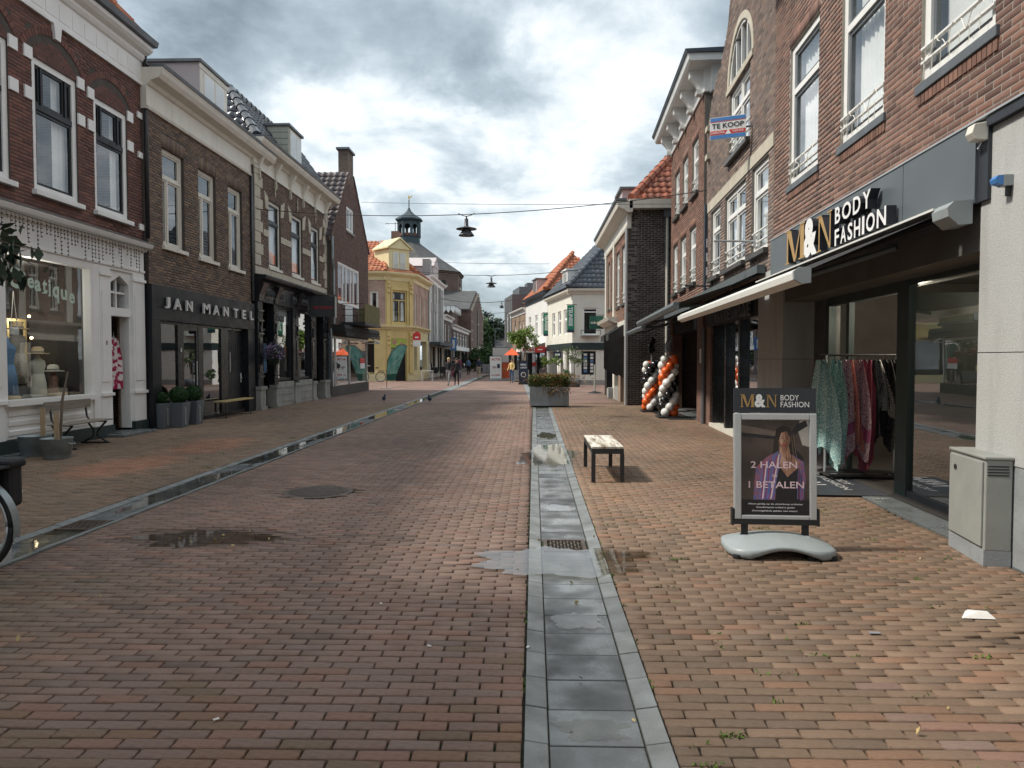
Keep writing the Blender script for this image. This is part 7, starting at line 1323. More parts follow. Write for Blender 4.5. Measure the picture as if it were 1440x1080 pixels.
leaves_mesh('rust_blades', [(random.gauss(.1, .38), random.uniform(-.38, .34), .70 + random.random() * .33) for _ in range(1900)], .12, 'grass_rust', g_, aspect=6, up=.5); leaves_mesh('trailing_blades', [(random.gauss(.2, .25), -.38 + random.uniform(-.03, .03), random.uniform(.48, .72)) for _ in range(260)], .12, 'grass_rust', g_, aspect=7, up=-.7)
leaves_mesh('bright_blades', [(random.uniform(-.62, .62), random.uniform(-.34, .3), .68 + random.random() * .3) for _ in range(800)], .1, 'leaf_bright', g_, aspect=4, up=.5)
def tree(x, y, hh, cr, crz, leafm, nleaf, label, stems=1, tr=.06, cz=None, lsize=.12, name='tree', loc_z=0, squash=1.0, clump=None, trunkm='bark', z0=0, cat='tree'):
    t = empty(name, (x, y, loc_z), 0, label, cat); mb = MB(); cz = cz or hh - crz; tips = []
    for s_ in range(stems):
        a = 2 * PI * s_ / max(1, stems) + .5; dx, dy = (math.cos(a) * cr * .35, math.sin(a) * cr * .35) if stems > 1 else (0, 0)
        pth = [(0, 0, z0), (dx * .35 + random.uniform(-.03, .03) * hh * .2, dy * .35, z0 + (cz - z0) * .45), (dx, dy, cz - crz * .3)]; mb.tube(pth, [tr, tr * .75, tr * .5], 7)
        for b_i in range(6):
            a2 = random.uniform(0, 2 * PI); e_ = (dx + math.cos(a2) * cr * .6, dy + math.sin(a2) * cr * .6, cz + random.uniform(-.4, .6) * crz); st_ = Vector(pth[2]) * random.uniform(.85, 1); mb.tube([tuple(st_), tuple((st_ + Vector(e_)) / 2 + Vector((0, 0, .05 * cr))), e_], [tr * .4, tr * .25, tr * .1], 5); tips.append(e_)
    mb.build('trunk', trunkm, t)
    nc = clump or 34; cl = []
    for _ in range(nc):
        p = rng.normal(size=3); p /= np.linalg.norm(p); rr = random.uniform(.35, 1.0); cl.append((p[0] * cr * rr, p[1] * cr * rr, cz + p[2] * crz * rr * squash, random.uniform(.18, .36) * cr))
    P = []; 
    for _ in range(nleaf):
        c_ = random.choice(cl); p = rng.normal(size=3); p = p / np.linalg.norm(p) * c_[3] * random.random() ** .4; P.append((c_[0] + p[0], c_[1] + p[1], c_[2] + p[2] * .85))
    leaves_mesh('crown', P, lsize, leafm, t, tintv=.45); return t
t = planter(-.75, 48.6, 1.1, .7, .8, 'farther grey planter under the small multi-stemmed street tree')
tree(-.62, 48.9, 3.9, 1.0, .8, 'leaf_bright', 3600, 'small multi-stemmed tree with light green leaves before the tan house', stems=4, tr=.035, cz=2.95, lsize=.14, loc_z=.0, z0=.6, clump=26)
for x, y, hh, cr, crz, lab, lm in ((-7.6, 132, 10.5, 4.0, 4.2, 'tall full green tree rising beyond the church gable', 'leaf_dark'), (-3.6, 150, 8.8, 4.6, 3.0, 'wide lower green tree behind the white end house', 'leaf_dark'), (-9.5, 122, 9.0, 3.2, 3.8, 'green tree tucked beside the church wall', 'leaf')): tree(x, y, hh, cr, crz, lm, 4200, lab, tr=.25, lsize=.55, clump=46)
for x, y, cr, crz, lab in ((-5.6, 88, 1.9, 1.8, 'rounded green bush left of the far planter'), (-7.4, 92, 1.0, 1.5, 'dark green bush against the church corner')): tree(x, y, crz * 1.75, cr, crz, 'leaf', 2400, lab, tr=.1, lsize=.28, cz=crz, name='bush', cat='bush')
planter(-5.0, 78, 2.2, 1.2, 1.0, 'distant low grey planter beside the far walkers')
# shop tree pots on the right by the white house
t = empty('plant_pot', (2.35, 39.6, 0), 0, 'round dark pot holding the slim olive tree', 'pot'); MB().lathe([(.30, 0), (.38, .2), (.40, .42), (.36, .42), (.35, .36)], n=18).build('pot', 'anthracite', t, smooth=True)
tree(2.35, 39.6, 2.4, .75, .85, 'leaf_olive', 700, 'slim olive tree in a round pot before the white corner house', tr=.03, cz=1.65, lsize=.10, clump=20, z0=.4)
for x, y, lab in ((.9, 46.5, 'left small yellow-green shrub before the white corner house'), (1.55, 44.6, 'small yellow-green topiary beside its doorway'), (2.0, 41.4, 'leafy dark green shrub at the corner pilaster')): tree(x, y, 1.9, .4, .35, 'leaf_bright' if y > 44 else 'leaf', 420, lab, tr=.025, cz=1.45 if y > 44 else .7, lsize=.11, clump=12, name='shrub', cat='shrub')
t = empty('barrier_post', (2.85, 32.3, 0), 0, 'thin pale post on a black rubber foot near the corner house', 'post'); MB().lathe([(.30, 0), (.28, .04), (.08, .09), (.04, .1)], n=16).build('foot', 'rubber', t); MB().tube([(0, 0, .08), (0, 0, 1.3)], .035, 8).build('pole', 'greygreen_board', t)
# ---- A-boards
def aboard(x, y, w_, hh, m_, label, lines, rz=0, txt=None, tm='letter_white', base=True):
    t = empty('pavement_board', (x, y, 0), rz, label, 'board'); fz = .16 if base else .02
    MB().box(-w_ / 2, w_ / 2, -.02, .02, fz, hh).build('panel', m_, t); MB().box(-w_ / 2 - .03, -w_ / 2, -.03, .03, fz, hh).box(w_ / 2, w_ / 2 + .03, -.03, .03, fz, hh).box(-w_ / 2 - .03, w_ / 2 + .03, -.03, .03, hh, hh + .04).build('frame', 'iron', t); MB().box(-w_ / 2 - .05, w_ / 2 + .05, -.25, .25, 0, .1).box(-.2, .2, -.03, .03, .1, fz).build('base', 'plastic_grey' if base else 'iron', t)
    mb = MB()
    for (tx, zz, ww, h_) in lines: put_text(mb, tx, lambda X, Y, Z: (-ww / 2 + X, -.026, zz + Y), w=ww, h=h_, bold=.03)
    if mb.v: mb.build('lettering', tm, t)
    return t
t = aboard(-2.6, 51.0, .85, 1.75, 'sign_white', 'tall white framed poster board with red heading in the far street', [('ACTIE', 1.45, .65, .16), ('nu 50%', .35, .6, .12)], tm='letter_red'); MB().lathe([(.16, 0), (.16, .01)], (-.12, -.03, 1.0), 12).box(.1, .3, -.03, -.021, .9, 1.2).build('print_spot', 'cloth_navy', t)
aboard(-1.9, 51.4, .72, 1.25, 'sign_orangered', 'orange red poster board beside the white one in the far street', [('SALE', .75, .4, .14)], tm='letter_gold'); t = aboard(-.52, 43.4, .5, 1.42, 'sign_navy', 'black chalkboard with a drawn circle before the farther planter', [('MENU', 1.15, .36, .12), ('LUNCH', .98, .4, .10)], base=False)
MB().tube([(.14 * math.cos(a), -.03, .6 + .14 * math.sin(a)) for a in np.linspace(0, 2 * PI, 20)], .014, 5).build('chalk_circle', 'letter_white', t)
aboard(-2.9, 66, 1.5, 2.6, 'sign_white', 'large pale advertising board farther up the street', [], base=True); MB().box(-3.7, -2.1, 65.9, 65.95, .9, 1.25).build('red_band', 'sign_red', label='red band on the far advertising board', cat='banner')
t = empty('parasol', (-1.55, 55, 0), 0, 'orange red parasol over the far right shopfront', 'parasol'); MB().tube([(0, 0, 0), (0, 0, 2.4)], .03, 6).build('pole', 'alu', t); MB().add([(-.6, -.6, 1.85), (.6, -.6, 1.85), (.6, .6, 1.85), (-.6, .6, 1.85), (0, 0, 2.4)], [(0, 1, 4), (1, 2, 4), (2, 3, 4), (3, 0, 4)]).build('canopy', 'umbrella_orange', t)
# ---- teal feather flag, cafe table, bicycle by the yellow house
t = empty('feather_flag', (-7.65, 37.2, 0), 0, 'teal feather flag on a pole before the yellow house', 'flag'); pole = [(0, 0, 0), (0, 0, .9), (.05, 0, 1.5), (.28, 0, 2.0), (.62, 0, 2.28), (.95, 0, 2.3), (1.1, 0, 2.18)]
MB().tube(pole, .018, 6).build('pole', 'iron', t); right = [(.45, .5), (.62, 1.0), (.80, 1.5), (1.0, 1.95), (1.1, 2.17)]; lp = [(.01, .5), (.02, .95), (.06, 1.5), (.29, 1.98), (.63, 2.26), (.95, 2.28)]
MB().add([(x, .02 * math.sin(z * 5), z) for x, z in lp + right[::-1]], [tuple(range(len(lp) + len(right)))]).build('flag_cloth', 'flag_teal', t); MB().add([(x, -.006, z) for x, z in ((.02, .42), (.44, .42), (.56, .85), (.02, .85))], [(0, 1, 2, 3)]).build('dark_foot', 'sign_bluegreen', t)
mb = MB(); put_text(mb, 'open', lambda X, Y, Z: (.28 + X * .75 + Y * .3, -.03, 1.15 + Y * .7 + X * .7), w=.6, h=.25, bold=.01); mb.build('lettering', 'letter_mint', t); MB().box(-.3, .3, -.25, .25, 0, .03).build('foot_plate', 'alu', t)
def bicycle(x, y, rz, label, fcol, tyre='rubber', pannier=False, scale=1, fender='zinc'):
    t = empty('bicycle', (x, y, 0), rz, label, 'bicycle'); rw = .345
    def wheel(cx_):
        tyr = MB(); N_ = 40
        pts = [(cx_ + rw * math.cos(2 * PI * i / N_), 0, rw + rw * math.sin(2 * PI * i / N_)) for i in range(N_ + 1)]
        w_ = empty('wheel', (0, 0, 0)); w_.parent = t
        MB().tube([(cx_ + (rw - .012) * math.cos(2 * PI * i / N_), 0, rw + .012 + (rw - .012) * math.sin(2 * PI * i / N_)) for i in range(N_ + 1)], .021, 8).build('tyre', tyre, w_, smooth=True)
        MB().tube([(cx_ + (rw - .045) * math.cos(2 * PI * i / N_), 0, rw + .012 + (rw - .045) * math.sin(2 * PI * i / N_)) for i in range(N_ + 1)], .013, 6).build('rim', 'alu', w_, smooth=True)
        mb = MB()
        for i in range(18): a = 2 * PI * i / 18; mb.tube([(cx_, .02 * (-1) ** i, rw + .012), (cx_ + (rw - .05) * math.cos(a), 0, rw + .012 + (rw - .05) * math.sin(a))], .0022, 4)
        mb.tube([(cx_, -.05, rw + .012), (cx_, .05, rw + .012)], .022, 8).build('spokes', 'alu', w_)
        mb = MB(); aa = np.linspace(-.2, 2.55, 18) if cx_ < .5 else np.linspace(.5, 2.5, 16); v = []; 
        for a in aa: [v.append((cx_ + (rw + .03) * math.cos(a), yy, rw + .012 + (rw + .03) * math.sin(a) - abs(yy) * .3)) for yy in (-.032, 0, .032)]
        mb.add(v, [(3 * i + j, 3 * i + j + 1, 3 * i + 4 + j, 3 * i + 3 + j) for i in range(len(aa) - 1) for j in range(2)]).build('mudguard', fender, w_, smooth=True)
    wheel(0); wheel(-1.12)
    MB().tube([(0, 0, rw), (-.45, 0, .30), (-.28, 0, .82)], .015, 8).tube([(-.30, 0, .74), (0, 0, rw)], .01, 6).tube([(-.45, 0, .3), (-.86, 0, .66), (-.90, 0, .88)], .019, 8).tube([(-.36, 0, .6), (-.84, 0, .62)], .017, 8).tube([(-.90, 0, .9), (-1.0, 0, .55), (-1.12, 0, rw)], .014, 8).build('frame', fcol, t, smooth=True)
    MB().tube([(-.28, 0, .8), (-.26, 0, .93)], .013, 6).build('seat_post', 'alu', t); MB().ball((-.24, 0, .96), .11, 12, sx=1.25, sy=.8, sz=.35).build('saddle', 'rubber', t, smooth=True)
    MB().tube([(-.90, 0, .88), (-.88, 0, 1.08), (-.86, .12, 1.12), (-.70, .27, 1.08)], .012, 6).tube([(-.88, 0, 1.08), (-.86, -.12, 1.12), (-.70, -.27, 1.08)], .012, 6).build('handlebar', 'alu', t)
    MB().box(-.1, .28, -.06, .06, .77, .785).tube([(.2, -.06, .78), (.0, -.05, rw + .02)], .007, 5).tube([(.2, .06, .78), (.0, .05, rw + .02)], .007, 5).build('carrier', 'iron', t)
    MB().tube([(-.45, -.08, .30), (-.45, .08, .30)], .03, 8).tube([(-.45, -.09, .3), (-.45, -.1, .15)], .01, 5).tube([(-.45, .09, .3), (-.45, .1, .45)], .01, 5).build('crank', 'alu', t)
    if pannier:
        p = empty('pannier', (0, 0, 0)); p.parent = t
        for s_ in (-1, 1):
            y0 = s_ * .14; mb = MB().box(-.10, .26, y0 - .07, y0 + .07, .47, .80); mb.build('bag', 'cloth_black', p, bevel=.035); MB().box(-.085, .245, y0 + s_ * .068, y0 + s_ * .074, .56, .585).build('reflective_strip', 'sign_white', p); MB().box(-.11, .28, y0 - .08, y0 + .08, .76, .815).build('flap', 'cloth_black', p, bevel=.02)
    return t
bicycle(-4.03, 4.93, R(-4), 'black bicycle with navy panniers parked at the left edge', 'iron', pannier=True); bicycle(-10.2, 47.6, R(10), 'pale yellow bicycle leaning by the yellow house shop window', 'pale_yellow', tyre='iron', fender='pale_yellow')
def cafe_table(x, y, label, m='white_paint'):
    t = empty('cafe_table', (x, y, 0), 0, label, 'table'); MB().box(-.4, .4, -.3, .3, .72, .75).build('top', m, t)
    for a in (-.36, .36):
        for b in (-.26, .26): MB().box(a - .015, a + .015, b - .015, b + .015, 0, .72).build('leg', m, t)
cafe_table(-7.3, 49.4, 'small white cafe table right of the yellow house'); cafe_table(-7.4, 56, 'black cafe table beyond the yellow house', 'iron')
def cafe_chair(x, y, rz, label):
    t = empty('cafe_chair', (x, y, 0), rz, label, 'chair', 'dark cafe chairs on the far left terrace'); MB().box(-.22, .22, -.22, .22, .44, .47).build('seat', 'cloth_black', t); MB().box(-.22, .22, .19, .22, .47, .9).build('backrest', 'cloth_black', t)
    for a in (-.2, .2):
        for b in (-.2, .2): MB().box(a - .012, a + .012, b - .012, b + .012, 0, .44).build('leg', 'iron', t)
for i, (x, y, r_) in enumerate(((-7.6, 55, .3), (-6.9, 55.3, 3.5), (-7.5, 57.2, 1.2), (-6.9, 58, 2.4), (-7.5, 59.5, .4), (-7.0, 61, 4.0))): cafe_chair(x, y, r_, ['nearest dark cafe chair on the far left terrace', 'second dark cafe chair, on the street side of the terrace', 'dark cafe chair just beyond the black cafe table', 'fourth dark cafe chair, turned towards the street', 'fifth dark cafe chair, against the terrace wall', 'farthest dark cafe chair on the terrace'][i])
# ---- left pavement: wooden bench, zinc tubs, box balls, black bench
t = empty('garden_bench', (-8.08, 12.35, 0), R(90), 'weathered wooden bench with curved iron legs under the hat shop window', 'bench')
MB().box(-.62, .62, .13, .16, .66, .82).build('backrest', 'wood_grey', t, bevel=.008); [MB().box(-.66, .66, -.26 + i * .12, -.26 + i * .12 + .11, .42, .445).build('seat_plank', 'wood_grey', t, bevel=.005) for i in range(3)]
for x in (-.48, .48): MB().tube([(x, .16, .82), (x, .12, .5), (x, .06, .41), (x, -.24, .41)], .018, 6).tube([(x, -.24, .41), (x, -.1, .26), (x, -.06, .15), (x, -.26, .02)], .02, 6).tube([(x, .12, .41), (x, -.0, .25), (x, .0, .14), (x, .2, .02)], .02, 6).tube([(x, -.3, .015), (x, .24, .015)], .018, 6).build('iron_leg', 'iron', t)
def tub(x, y, r_, hh, label, stakes):
    t = empty('zinc_tub', (x, y, 0), 0, label, 'tub'); MB().lathe([(r_ * .82, 0), (r_ * .84, .01), (r_ * .9, hh * .35), (r_ * .93, hh * .36), (r_, hh), (r_ + .012, hh + .01), (r_ - .01, hh), (r_ - .02, hh - .05)], n=28).build('body', 'zinc', t, smooth=True); MB().lathe([(r_ - .02, hh - .07), (r_ - .02, hh - .05)], n=20).build('soil', 'joint_sand', t)
    for s_ in (-1, 1): MB().tube([(s_ * (r_), -.07, hh - .06), (s_ * (r_ + .04), -.05, hh - .08), (s_ * (r_ + .04), .05, hh - .08), (s_ * (r_), .07, hh - .06)], .008, 6).build('handle', 'zinc', t)
    for p in stakes: MB().box(-.03, .03, -.03, .03, 0, p[2]).build('stake', 'wood_raw', t, loc=(p[0], p[1], hh - .1), rz=.3)
tub(-7.42, 10.85, .22, .31, 'nearer zinc tub with a wooden stake before the hat shop', [(.0, .0, .5)]); tub(-7.95, 11.1, .23, .32, 'farther zinc tub with a slanting stake against the hat shop', [(.1, .05, .55)])
t = empty('street_tree', (-7.42, 10.92, 0), 0, 'thin bare sapling stem tied in the nearer zinc tub', 'tree'); MB().tube([(0, 0, .2), (.02, .05, .9), (.05, .15, 1.35)], [.022, .02, .012], 7).build('trunk', 'bark', t)
def boxball(x, y, label, rr=.2):
    t = empty('planter', (x, y, 0), 0, label, 'planter'); MB().add([(-.15, -.15, 0), (.15, -.15, 0), (.15, .15, 0), (-.15, .15, 0), (-.19, -.19, .56), (.19, -.19, .56), (.19, .19, .56), (-.19, .19, .56)], [(0, 3, 2, 1), (4, 5, 6, 7), (0, 1, 5, 4), (1, 2, 6, 5), (2, 3, 7, 6), (3, 0, 4, 7)]).build('pot', 'anthracite', t, bevel=.008)
    mb = MB(); put_text(mb, 'MANTEL', lambda X, Y, Z: (.187, .02 - .1 + Y, .08 + X), w=.4, h=.06, bold=.01); mb.build('lettering', 'letter_silver', t)
    b_ = empty('box_shrub', (x, y, .56), 0, 'clipped round box bush in ' + label, 'shrub'); P = []
    for _ in range(2600): p = rng.normal(size=3); p /= np.linalg.norm(p); k = rr * (1 + .06 * mnoise.noise(Vector(p * 4 + x))) * random.uniform(.9, 1.03); P.append((p[0] * k, p[1] * k, rr * .85 + p[2] * k * .95))
    leaves_mesh('foliage', P, .028, 'leaf_box', b_, aspect=1.8); MB().ball((0, 0, rr * .85), rr * .9, 14).build('inner_twigs', 'leaf_box', b_)
boxball(-8.06, 15.95, 'the nearer dark square pot by the black shop'); boxball(-8.06, 16.65, 'the farther dark square pot by the black shop'); boxball(-8.31, 15.64, 'the half hidden pot at the shop pier', .14)
t = empty('shop_bench', (-8.1, 19.1, 0), R(90), 'slim bench with pale wooden seat and black hoop legs before the black shop', 'bench'); MB().box(-.95, .95, -.15, .15, .42, .455).build('seat', 'wood_yellow', t, bevel=.004)
for x in (-.88, .0, .88) if False else (-.85, .75): MB().tube([(x, -.13, .42), (x, -.13, .015), (x, .13, .015), (x, .13, .42)], .014, 6).tube([(x, -.13, .015), (x + .12, -.13, .015)], .012, 6).build('leg', 'iron', t)
# ---- goods in the hat shop window
def torso(x, y, z, m_, label, hat=None, sc_=1.0, bag=False):
    t = empty('mannequin', (x, y, z), R(80), label, 'mannequin'); pr = [(.11, 0), (.17, .05), (.165, .15), (.12, .30), (.135, .42), (.17, .55), (.15, .63), (.06, .69), (.045, .78)]
    MB().lathe([(a * sc_, b * sc_) for a, b in pr], n=18, sy=.65).build('torso', m_, t, smooth=True)
    MB().lathe([(.2 * sc_, -.25), (.17 * sc_, .12), (.13 * sc_, .3)], n=18, sy=.7).build('skirt', m_, t, smooth=True)
    if hat: h_ = empty('hat', (0, 0, .78 * sc_)); h_.parent = t; MB().lathe([(.20, .0), (.19, .015), (.105, .02), (.10, .10), (.06, .13), (.001, .135)], n=22, sy=.9).build('straw_hat', hat, h_, smooth=True); MB().lathe([(.107, .02), (.105, .05)], n=20, sy=.9).build('hat_band', 'cloth_grey', h_)
    if bag: MB().ball((.12, -.14, .18), .07, 10, sz=1.3).tube([(.12, -.12, .2), (.0, -.1, .5), (-.1, .0, .62)], .008, 5).build('shoulder_bag', 'bark', t, smooth=True)
torso(-9.0, 11.45, 1.05, 'cloth_navy', 'mannequin in navy with white jacket at the window corner', None, .9); torso(-9.25, 11.75, 1.35, 'cloth_grey', 'mannequin in a grey jumper with a brown shoulder bag', 'straw', .95, True); torso(-9.1, 12.05, 1.15, 'cloth_blue', 'mannequin in a long blue denim dress', None, 1.0)
torso(-9.3, 12.6, 1.35, 'lace_grey', 'mannequin in grey lace under a wide straw hat, farther back', 'straw', .95); torso(-8.9, 12.55, .98, 'cloth_cream', 'mannequin in a cream blouse under the front straw hat', 'straw', .85); torso(-9.0, 13.1, .85, 'brick_orange', 'small brown display figure with a pale cap by the window edge', 'cloth_cream', .6)
for y, lab in ((11.45, 'white handbag hanging on long cords in the window corner'), (11.85, 'round white handbag hanging beside the blue dress')): t = empty('handbag', (-8.8, y, 1.95), R(90), lab, 'handbag'); MB().box(-.09, .09, -.03, .03, 0, .14).build('bag', 'cloth_white', t, bevel=.025); MB().tube([(-.08, 0, .13), (0, 0, .75), (.08, 0, .13)], .008, 5).build('cord', 'cloth_white', t)
for i, (y, m_) in enumerate(((11.55, 'lace_grey'), (12.25, 'scarf_blue'))): MB().box(-9.6, -9.58, y, y + .3, 1.9, 3.1).build('hanging_scarf', m_, label=['beige lace scarf hung high in the hat shop window', 'blue patterned scarf hung high in the hat shop window'][i], cat='scarf')
for i, (y, z) in enumerate(((11.3, .80), (11.65, .80), (12.2, .80), (12.85, .80), (13.2, .80))): t = empty('folded_goods', (-8.75, y, z), 0, ['folded blue shirts at the left of the window shelf', 'straw basket bag on the window shelf', 'grey knitted bag on the window shelf', 'folded beige cloth beside the front mannequin', 'small brown shoes at the right end of the shelf'][i], 'display'); MB().box(-.1, .1, -.16, .16, 0, .13).build('pile', ['cloth_blue', 'straw', 'lace_grey', 'cloth_beige', 'bark'][i], t, bevel=.03)
t = empty('display_frame', (-9.6, 13.0, 1.5), R(90), 'yellow wooden frame standing behind the hats', 'frame'); MB().box(-.25, -.2, 0, .03, 0, .8).box(.2, .25, 0, .03, 0, .8).box(-.2, .2, 0, .03, .75, .8).build('frame', 'wood_yellow', t)
for i, (x_, y, z) in enumerate(((-8.85, 11.5, 3.0), (-8.85, 12.3, 3.0), (-9.4, 12.8, 2.3))):      # the shop's own window spots, lit in the photograph
    ld = bpy.data.lights.new('window_spot', 'POINT'); ld.energy = 4; ld.color = (1, .92, .82); ld.shadow_soft_size = .04; lo = bpy.data.objects.new('window_spot', ld); C.objects.link(lo); lo.location = (x_, y, z)
for i, (y, z) in enumerate(((13.05, 2.35), (13.1, 1.95), (13.15, 1.5))): MB().ball((-9.4, y, z), .025, 8).build('spot_lamp', 'bulb_warm', label='tiny warm lamp glowing in the hat shop window, %s of three' % ('topmost', 'middle', 'lowest')[i], cat='lamp', group='warm lamps in the hat shop window')
t = empty('floral_dress', (-8.62, 14.42, 0), 0, 'white dress with dark pink flowers hanging in the hat shop doorway', 'dress'); v = []
for j in range(15):
    q = j / 14; wd = .10 + .12 * min(1, q * 2.5)
    for i in range(13): u = i / 12 - .5; v.append((.05 * math.sin(u * 14 + q), u * wd * 2, 1.98 - 1.05 * q))
MB().add(v, [(j * 13 + i, j * 13 + i + 1, (j + 1) * 13 + i + 1, (j + 1) * 13 + i) for j in range(14) for i in range(12)]).build('fabric', 'dress_floral', t, smooth=True); MB().tube([(0, -.12, 1.95), (0, 0, 2.02), (0, .12, 1.95)], .008, 5).tube([(0, 0, 2.02), (0, 0, 2.1)], .004, 5).build('hanger', 'alu', t)
t = empty('potted_plant', (-9.4, 16.25, 0), 0, 'potted ficus behind the left pane of the black shop', 'plant'); MB().lathe([(.12, .6), (.16, .85)], n=14).build('pot', 'rubber', t); MB().tube([(0, 0, .8), (0, 0, 1.3)], .015, 6).build('stem', 'bark', t); leaves_mesh('leaves', [(random.gauss(0, .17), random.gauss(0, .17), random.gauss(1.45, .17)) for _ in range(420)], .08, 'leaf_olive', t)
# ---- fig-leaved branches reaching in at the upper left
t = empty('street_tree', (-6.85, 8.0, .22), 0, 'dark large-leaved tree whose branch tips hang in at the left edge', 'tree'); mb = MB().tube([(0, 0, 0), (.02, .05, 2.6), (.1, .1, 3.4)], [.07, .05, .03], 8); P = []
for e_ in ((.98, .1, 2.62), (.93, .05, 2.35), (.9, .1, 2.75), (1.10, .25, 2.60), (1.02, .2, 2.42), (.85, .0, 2.2), (.6, .1, 2.9), (-.5, .2, 3.0), (-.3, -.5, 2.9), (.2, .6, 3.1)):
    mb.tube([(.02, .05, 2.4), (e_[0] * .5, e_[1] * .5 + .03, 2.75), e_], [.025, .014, .005], 6)
    for _ in range(16): q = random.uniform(.45, 1.02); P.append((e_[0] * q + random.gauss(0, .05), e_[1] * q + random.gauss(0, .06), 2.55 + (e_[2] - 2.55) * q + random.gauss(0, .08)))
mb.build('trunk', 'bark', t); leaves_mesh('leaves', P, .17, 'leaf_dark', t, aspect=1.7, up=-.35, sizevar=.3)
# ---- litter, leaves, pigeons
t = MB().add([(-.1, -.03, .004), (.09, -.05, .006), (.08, .02, .03), (-.01, .06, .025), (-.05, .02, .03), (.0, -.01, .035)], [(0, 1, 5), (1, 2, 5), (2, 3, 5), (3, 4, 5), (4, 0, 5)]).build('crumpled_paper', 'paper', label='crumpled off-white paper bag lying on the right pavement', cat='litter', loc=(2.66, 4.28, .004))
for i, (x, y, lab) in enumerate(((1.93, 4.0, 'small grey scrap on the right pavement bricks'), (-.02, 3.75, 'pale fleck by the gutter kerb'), (-.55, 3.75, 'tiny white scrap on the road bricks'), (-1.35, 2.95, 'white cigarette stub on the near road bricks'), (-.95, 4.4, 'pale petal on the road'))): MB().box(-.03 if i == 0 else -.012, .03 if i == 0 else .012, -.015 if i == 0 else -.006, .015 if i == 0 else .006, 0, .004).build('litter_scrap', 'paper' if i else 'cloth_grey', label=lab, cat='litter', loc=(x, y, .008), rz=i * 1.3)
P = [(random.gauss(-2.85, .35), random.gauss(6.05, .16), .004) for _ in range(14)] + [(random.uniform(-.1, .6), random.uniform(2.4, 8), -.006) for _ in range(14)] + [(random.uniform(-4, 3), random.uniform(2.5, 9), .006) for _ in range(26)]
leaves_mesh('fallen_leaves', P, .03, 'wood_yellow', aspect=1.6, kind='stuff', label='scattered small yellow fallen leaves on the bricks')
def pigeon(x, y, rz, label):
    t = empty('pigeon', (x, y, 0), rz, label, 'pigeon'); MB().ball((0, 0, .15), .075, 12, sx=1.75, sy=.85, sz=.95).add([(0, -.04, .15), (-.22, -.02, .11), (-.22, .02, .11), (0, .04, .15)], [(0, 1, 2, 3)]).tube([(.08, 0, .17), (.11, 0, .22), (.12, 0, .25)], [.05, .035, .03], 8).ball((.125, 0, .265), .032, 8).build('body', 'cloth_navy', t, smooth=True); MB().tube([(.15, 0, .265), (.18, 0, .255)], [.008, .002], 5).build('beak', 'alu', t)
    for s_ in (-.02, .02): MB().tube([(.0, s_, .1), (.01, s_, .0), (.04, s_, .0)], .005, 4).build('leg', 'brick_red', t)
pigeon(-5.29, 25.2, 1.5, 'dark pigeon standing on the left pavement'); pigeon(-3.6, 24.9, 2.0, 'dark pigeon at the edge of the left gutter')
# ---- lamps on wires across the street
def cat(a, b, sag, n=24): a, b = Vector(a), Vector(b); return [tuple(a.lerp(b, i / n) - Vector((0, 0, sag * 4 * (i / n) * (1 - i / n)))) for i in range(n + 1)]
def lamp(ax, bx, q, zl, sag, label, wl, s_=1.0, sway=0):
    a, b = Vector(ax), Vector(bx); p = a.lerp(b, q); p.z -= sag * 4 * q * (1 - q); r_ = empty('span_wire', tuple(a), 0, wl, 'wire'); MB().tube([tuple(Vector(c_) - a) for c_ in cat(a, b, sag)], .011 * max(1, a.y / 30), 5).build('cable', 'iron', r_)
    t = empty('street_lamp', tuple(p), 0, label, 'street lamp'); MB().tube([(-.22, 0, .03), (-.1, 0, -.03), (0, 0, -.05), (.1, 0, -.03), (.22, 0, .03)], .012 * s_, 6).tube([(0, 0, -.04), (0, 0, -.14 * s_)], .02 * s_, 6).build('hanger', 'iron', t)
    MB().lathe([(.001, -.12 * s_), (.055 * s_, -.13 * s_), (.06 * s_, -.34 * s_), (.09 * s_, -.36 * s_)], n=16).build('gear_housing', 'black_satin', t, smooth=True); MB().lathe([(.07 * s_, -.36 * s_), (.30 * s_, -.42 * s_), (.31 * s_, -.435 * s_), (.08 * s_, -.40 * s_)], n=24).build('upper_shade', 'lead', t, smooth=True)
    MB().lathe([(.09 * s_, -.40 * s_), (.13 * s_, -.48 * s_), (.22 * s_, -.60 * s_), (.235 * s_, -.63 * s_), (.20 * s_, -.62 * s_), (.12 * s_, -.5 * s_)], n=24).build('lower_shade', 'lead', t, smooth=True); MB().ball((0, 0, -.56 * s_), .14 * s_, 14, sz=.6).build('lens', 'glass', t, smooth=True)
lamp((-8.3, 21.2, 6.05), (4.15, 17.1, 5.55), .526, 5.4, .38, 'nearest grey street lamp hanging on a wire over the street', 'thin wire carrying the nearest street lamp', .9)
lamp((-8.1, 35, 6.25), (3.2, 31, 5.6), .551, 5.4, .5, 'middle grey street lamp hanging over the street', 'thin wire carrying the middle street lamp', .85); lamp((-8.2, 64, 7.0), (-1.2, 64.5, 7.0), .78, 6.0, .35, 'farthest tiny street lamp hanging over the street', 'thin wire carrying the farthest street lamp', .95)
for a, b, sag, lab in (((-8.1, 33.8, 9.0), (4.3, 19.5, 5.75), .05, 'straight thin wire above the nearest lamp wire'), ((-8.3, 57.5, 9.4), (1.2, 49.9, 8.2), .05, 'straight thin wire crossing before the cupola roof'), ((-8.2, 72, 6.0), (-1.9, 66.6, 6.0), .1, 'distant thin wire across the street')): r_ = empty('span_wire', a, 0, lab, 'wire'); MB().tube([tuple(Vector(c_) - Vector(a)) for c_ in cat(a, b, sag)], .007 * max(1, a[1] / 30), 5).build('cable', 'iron', r_)
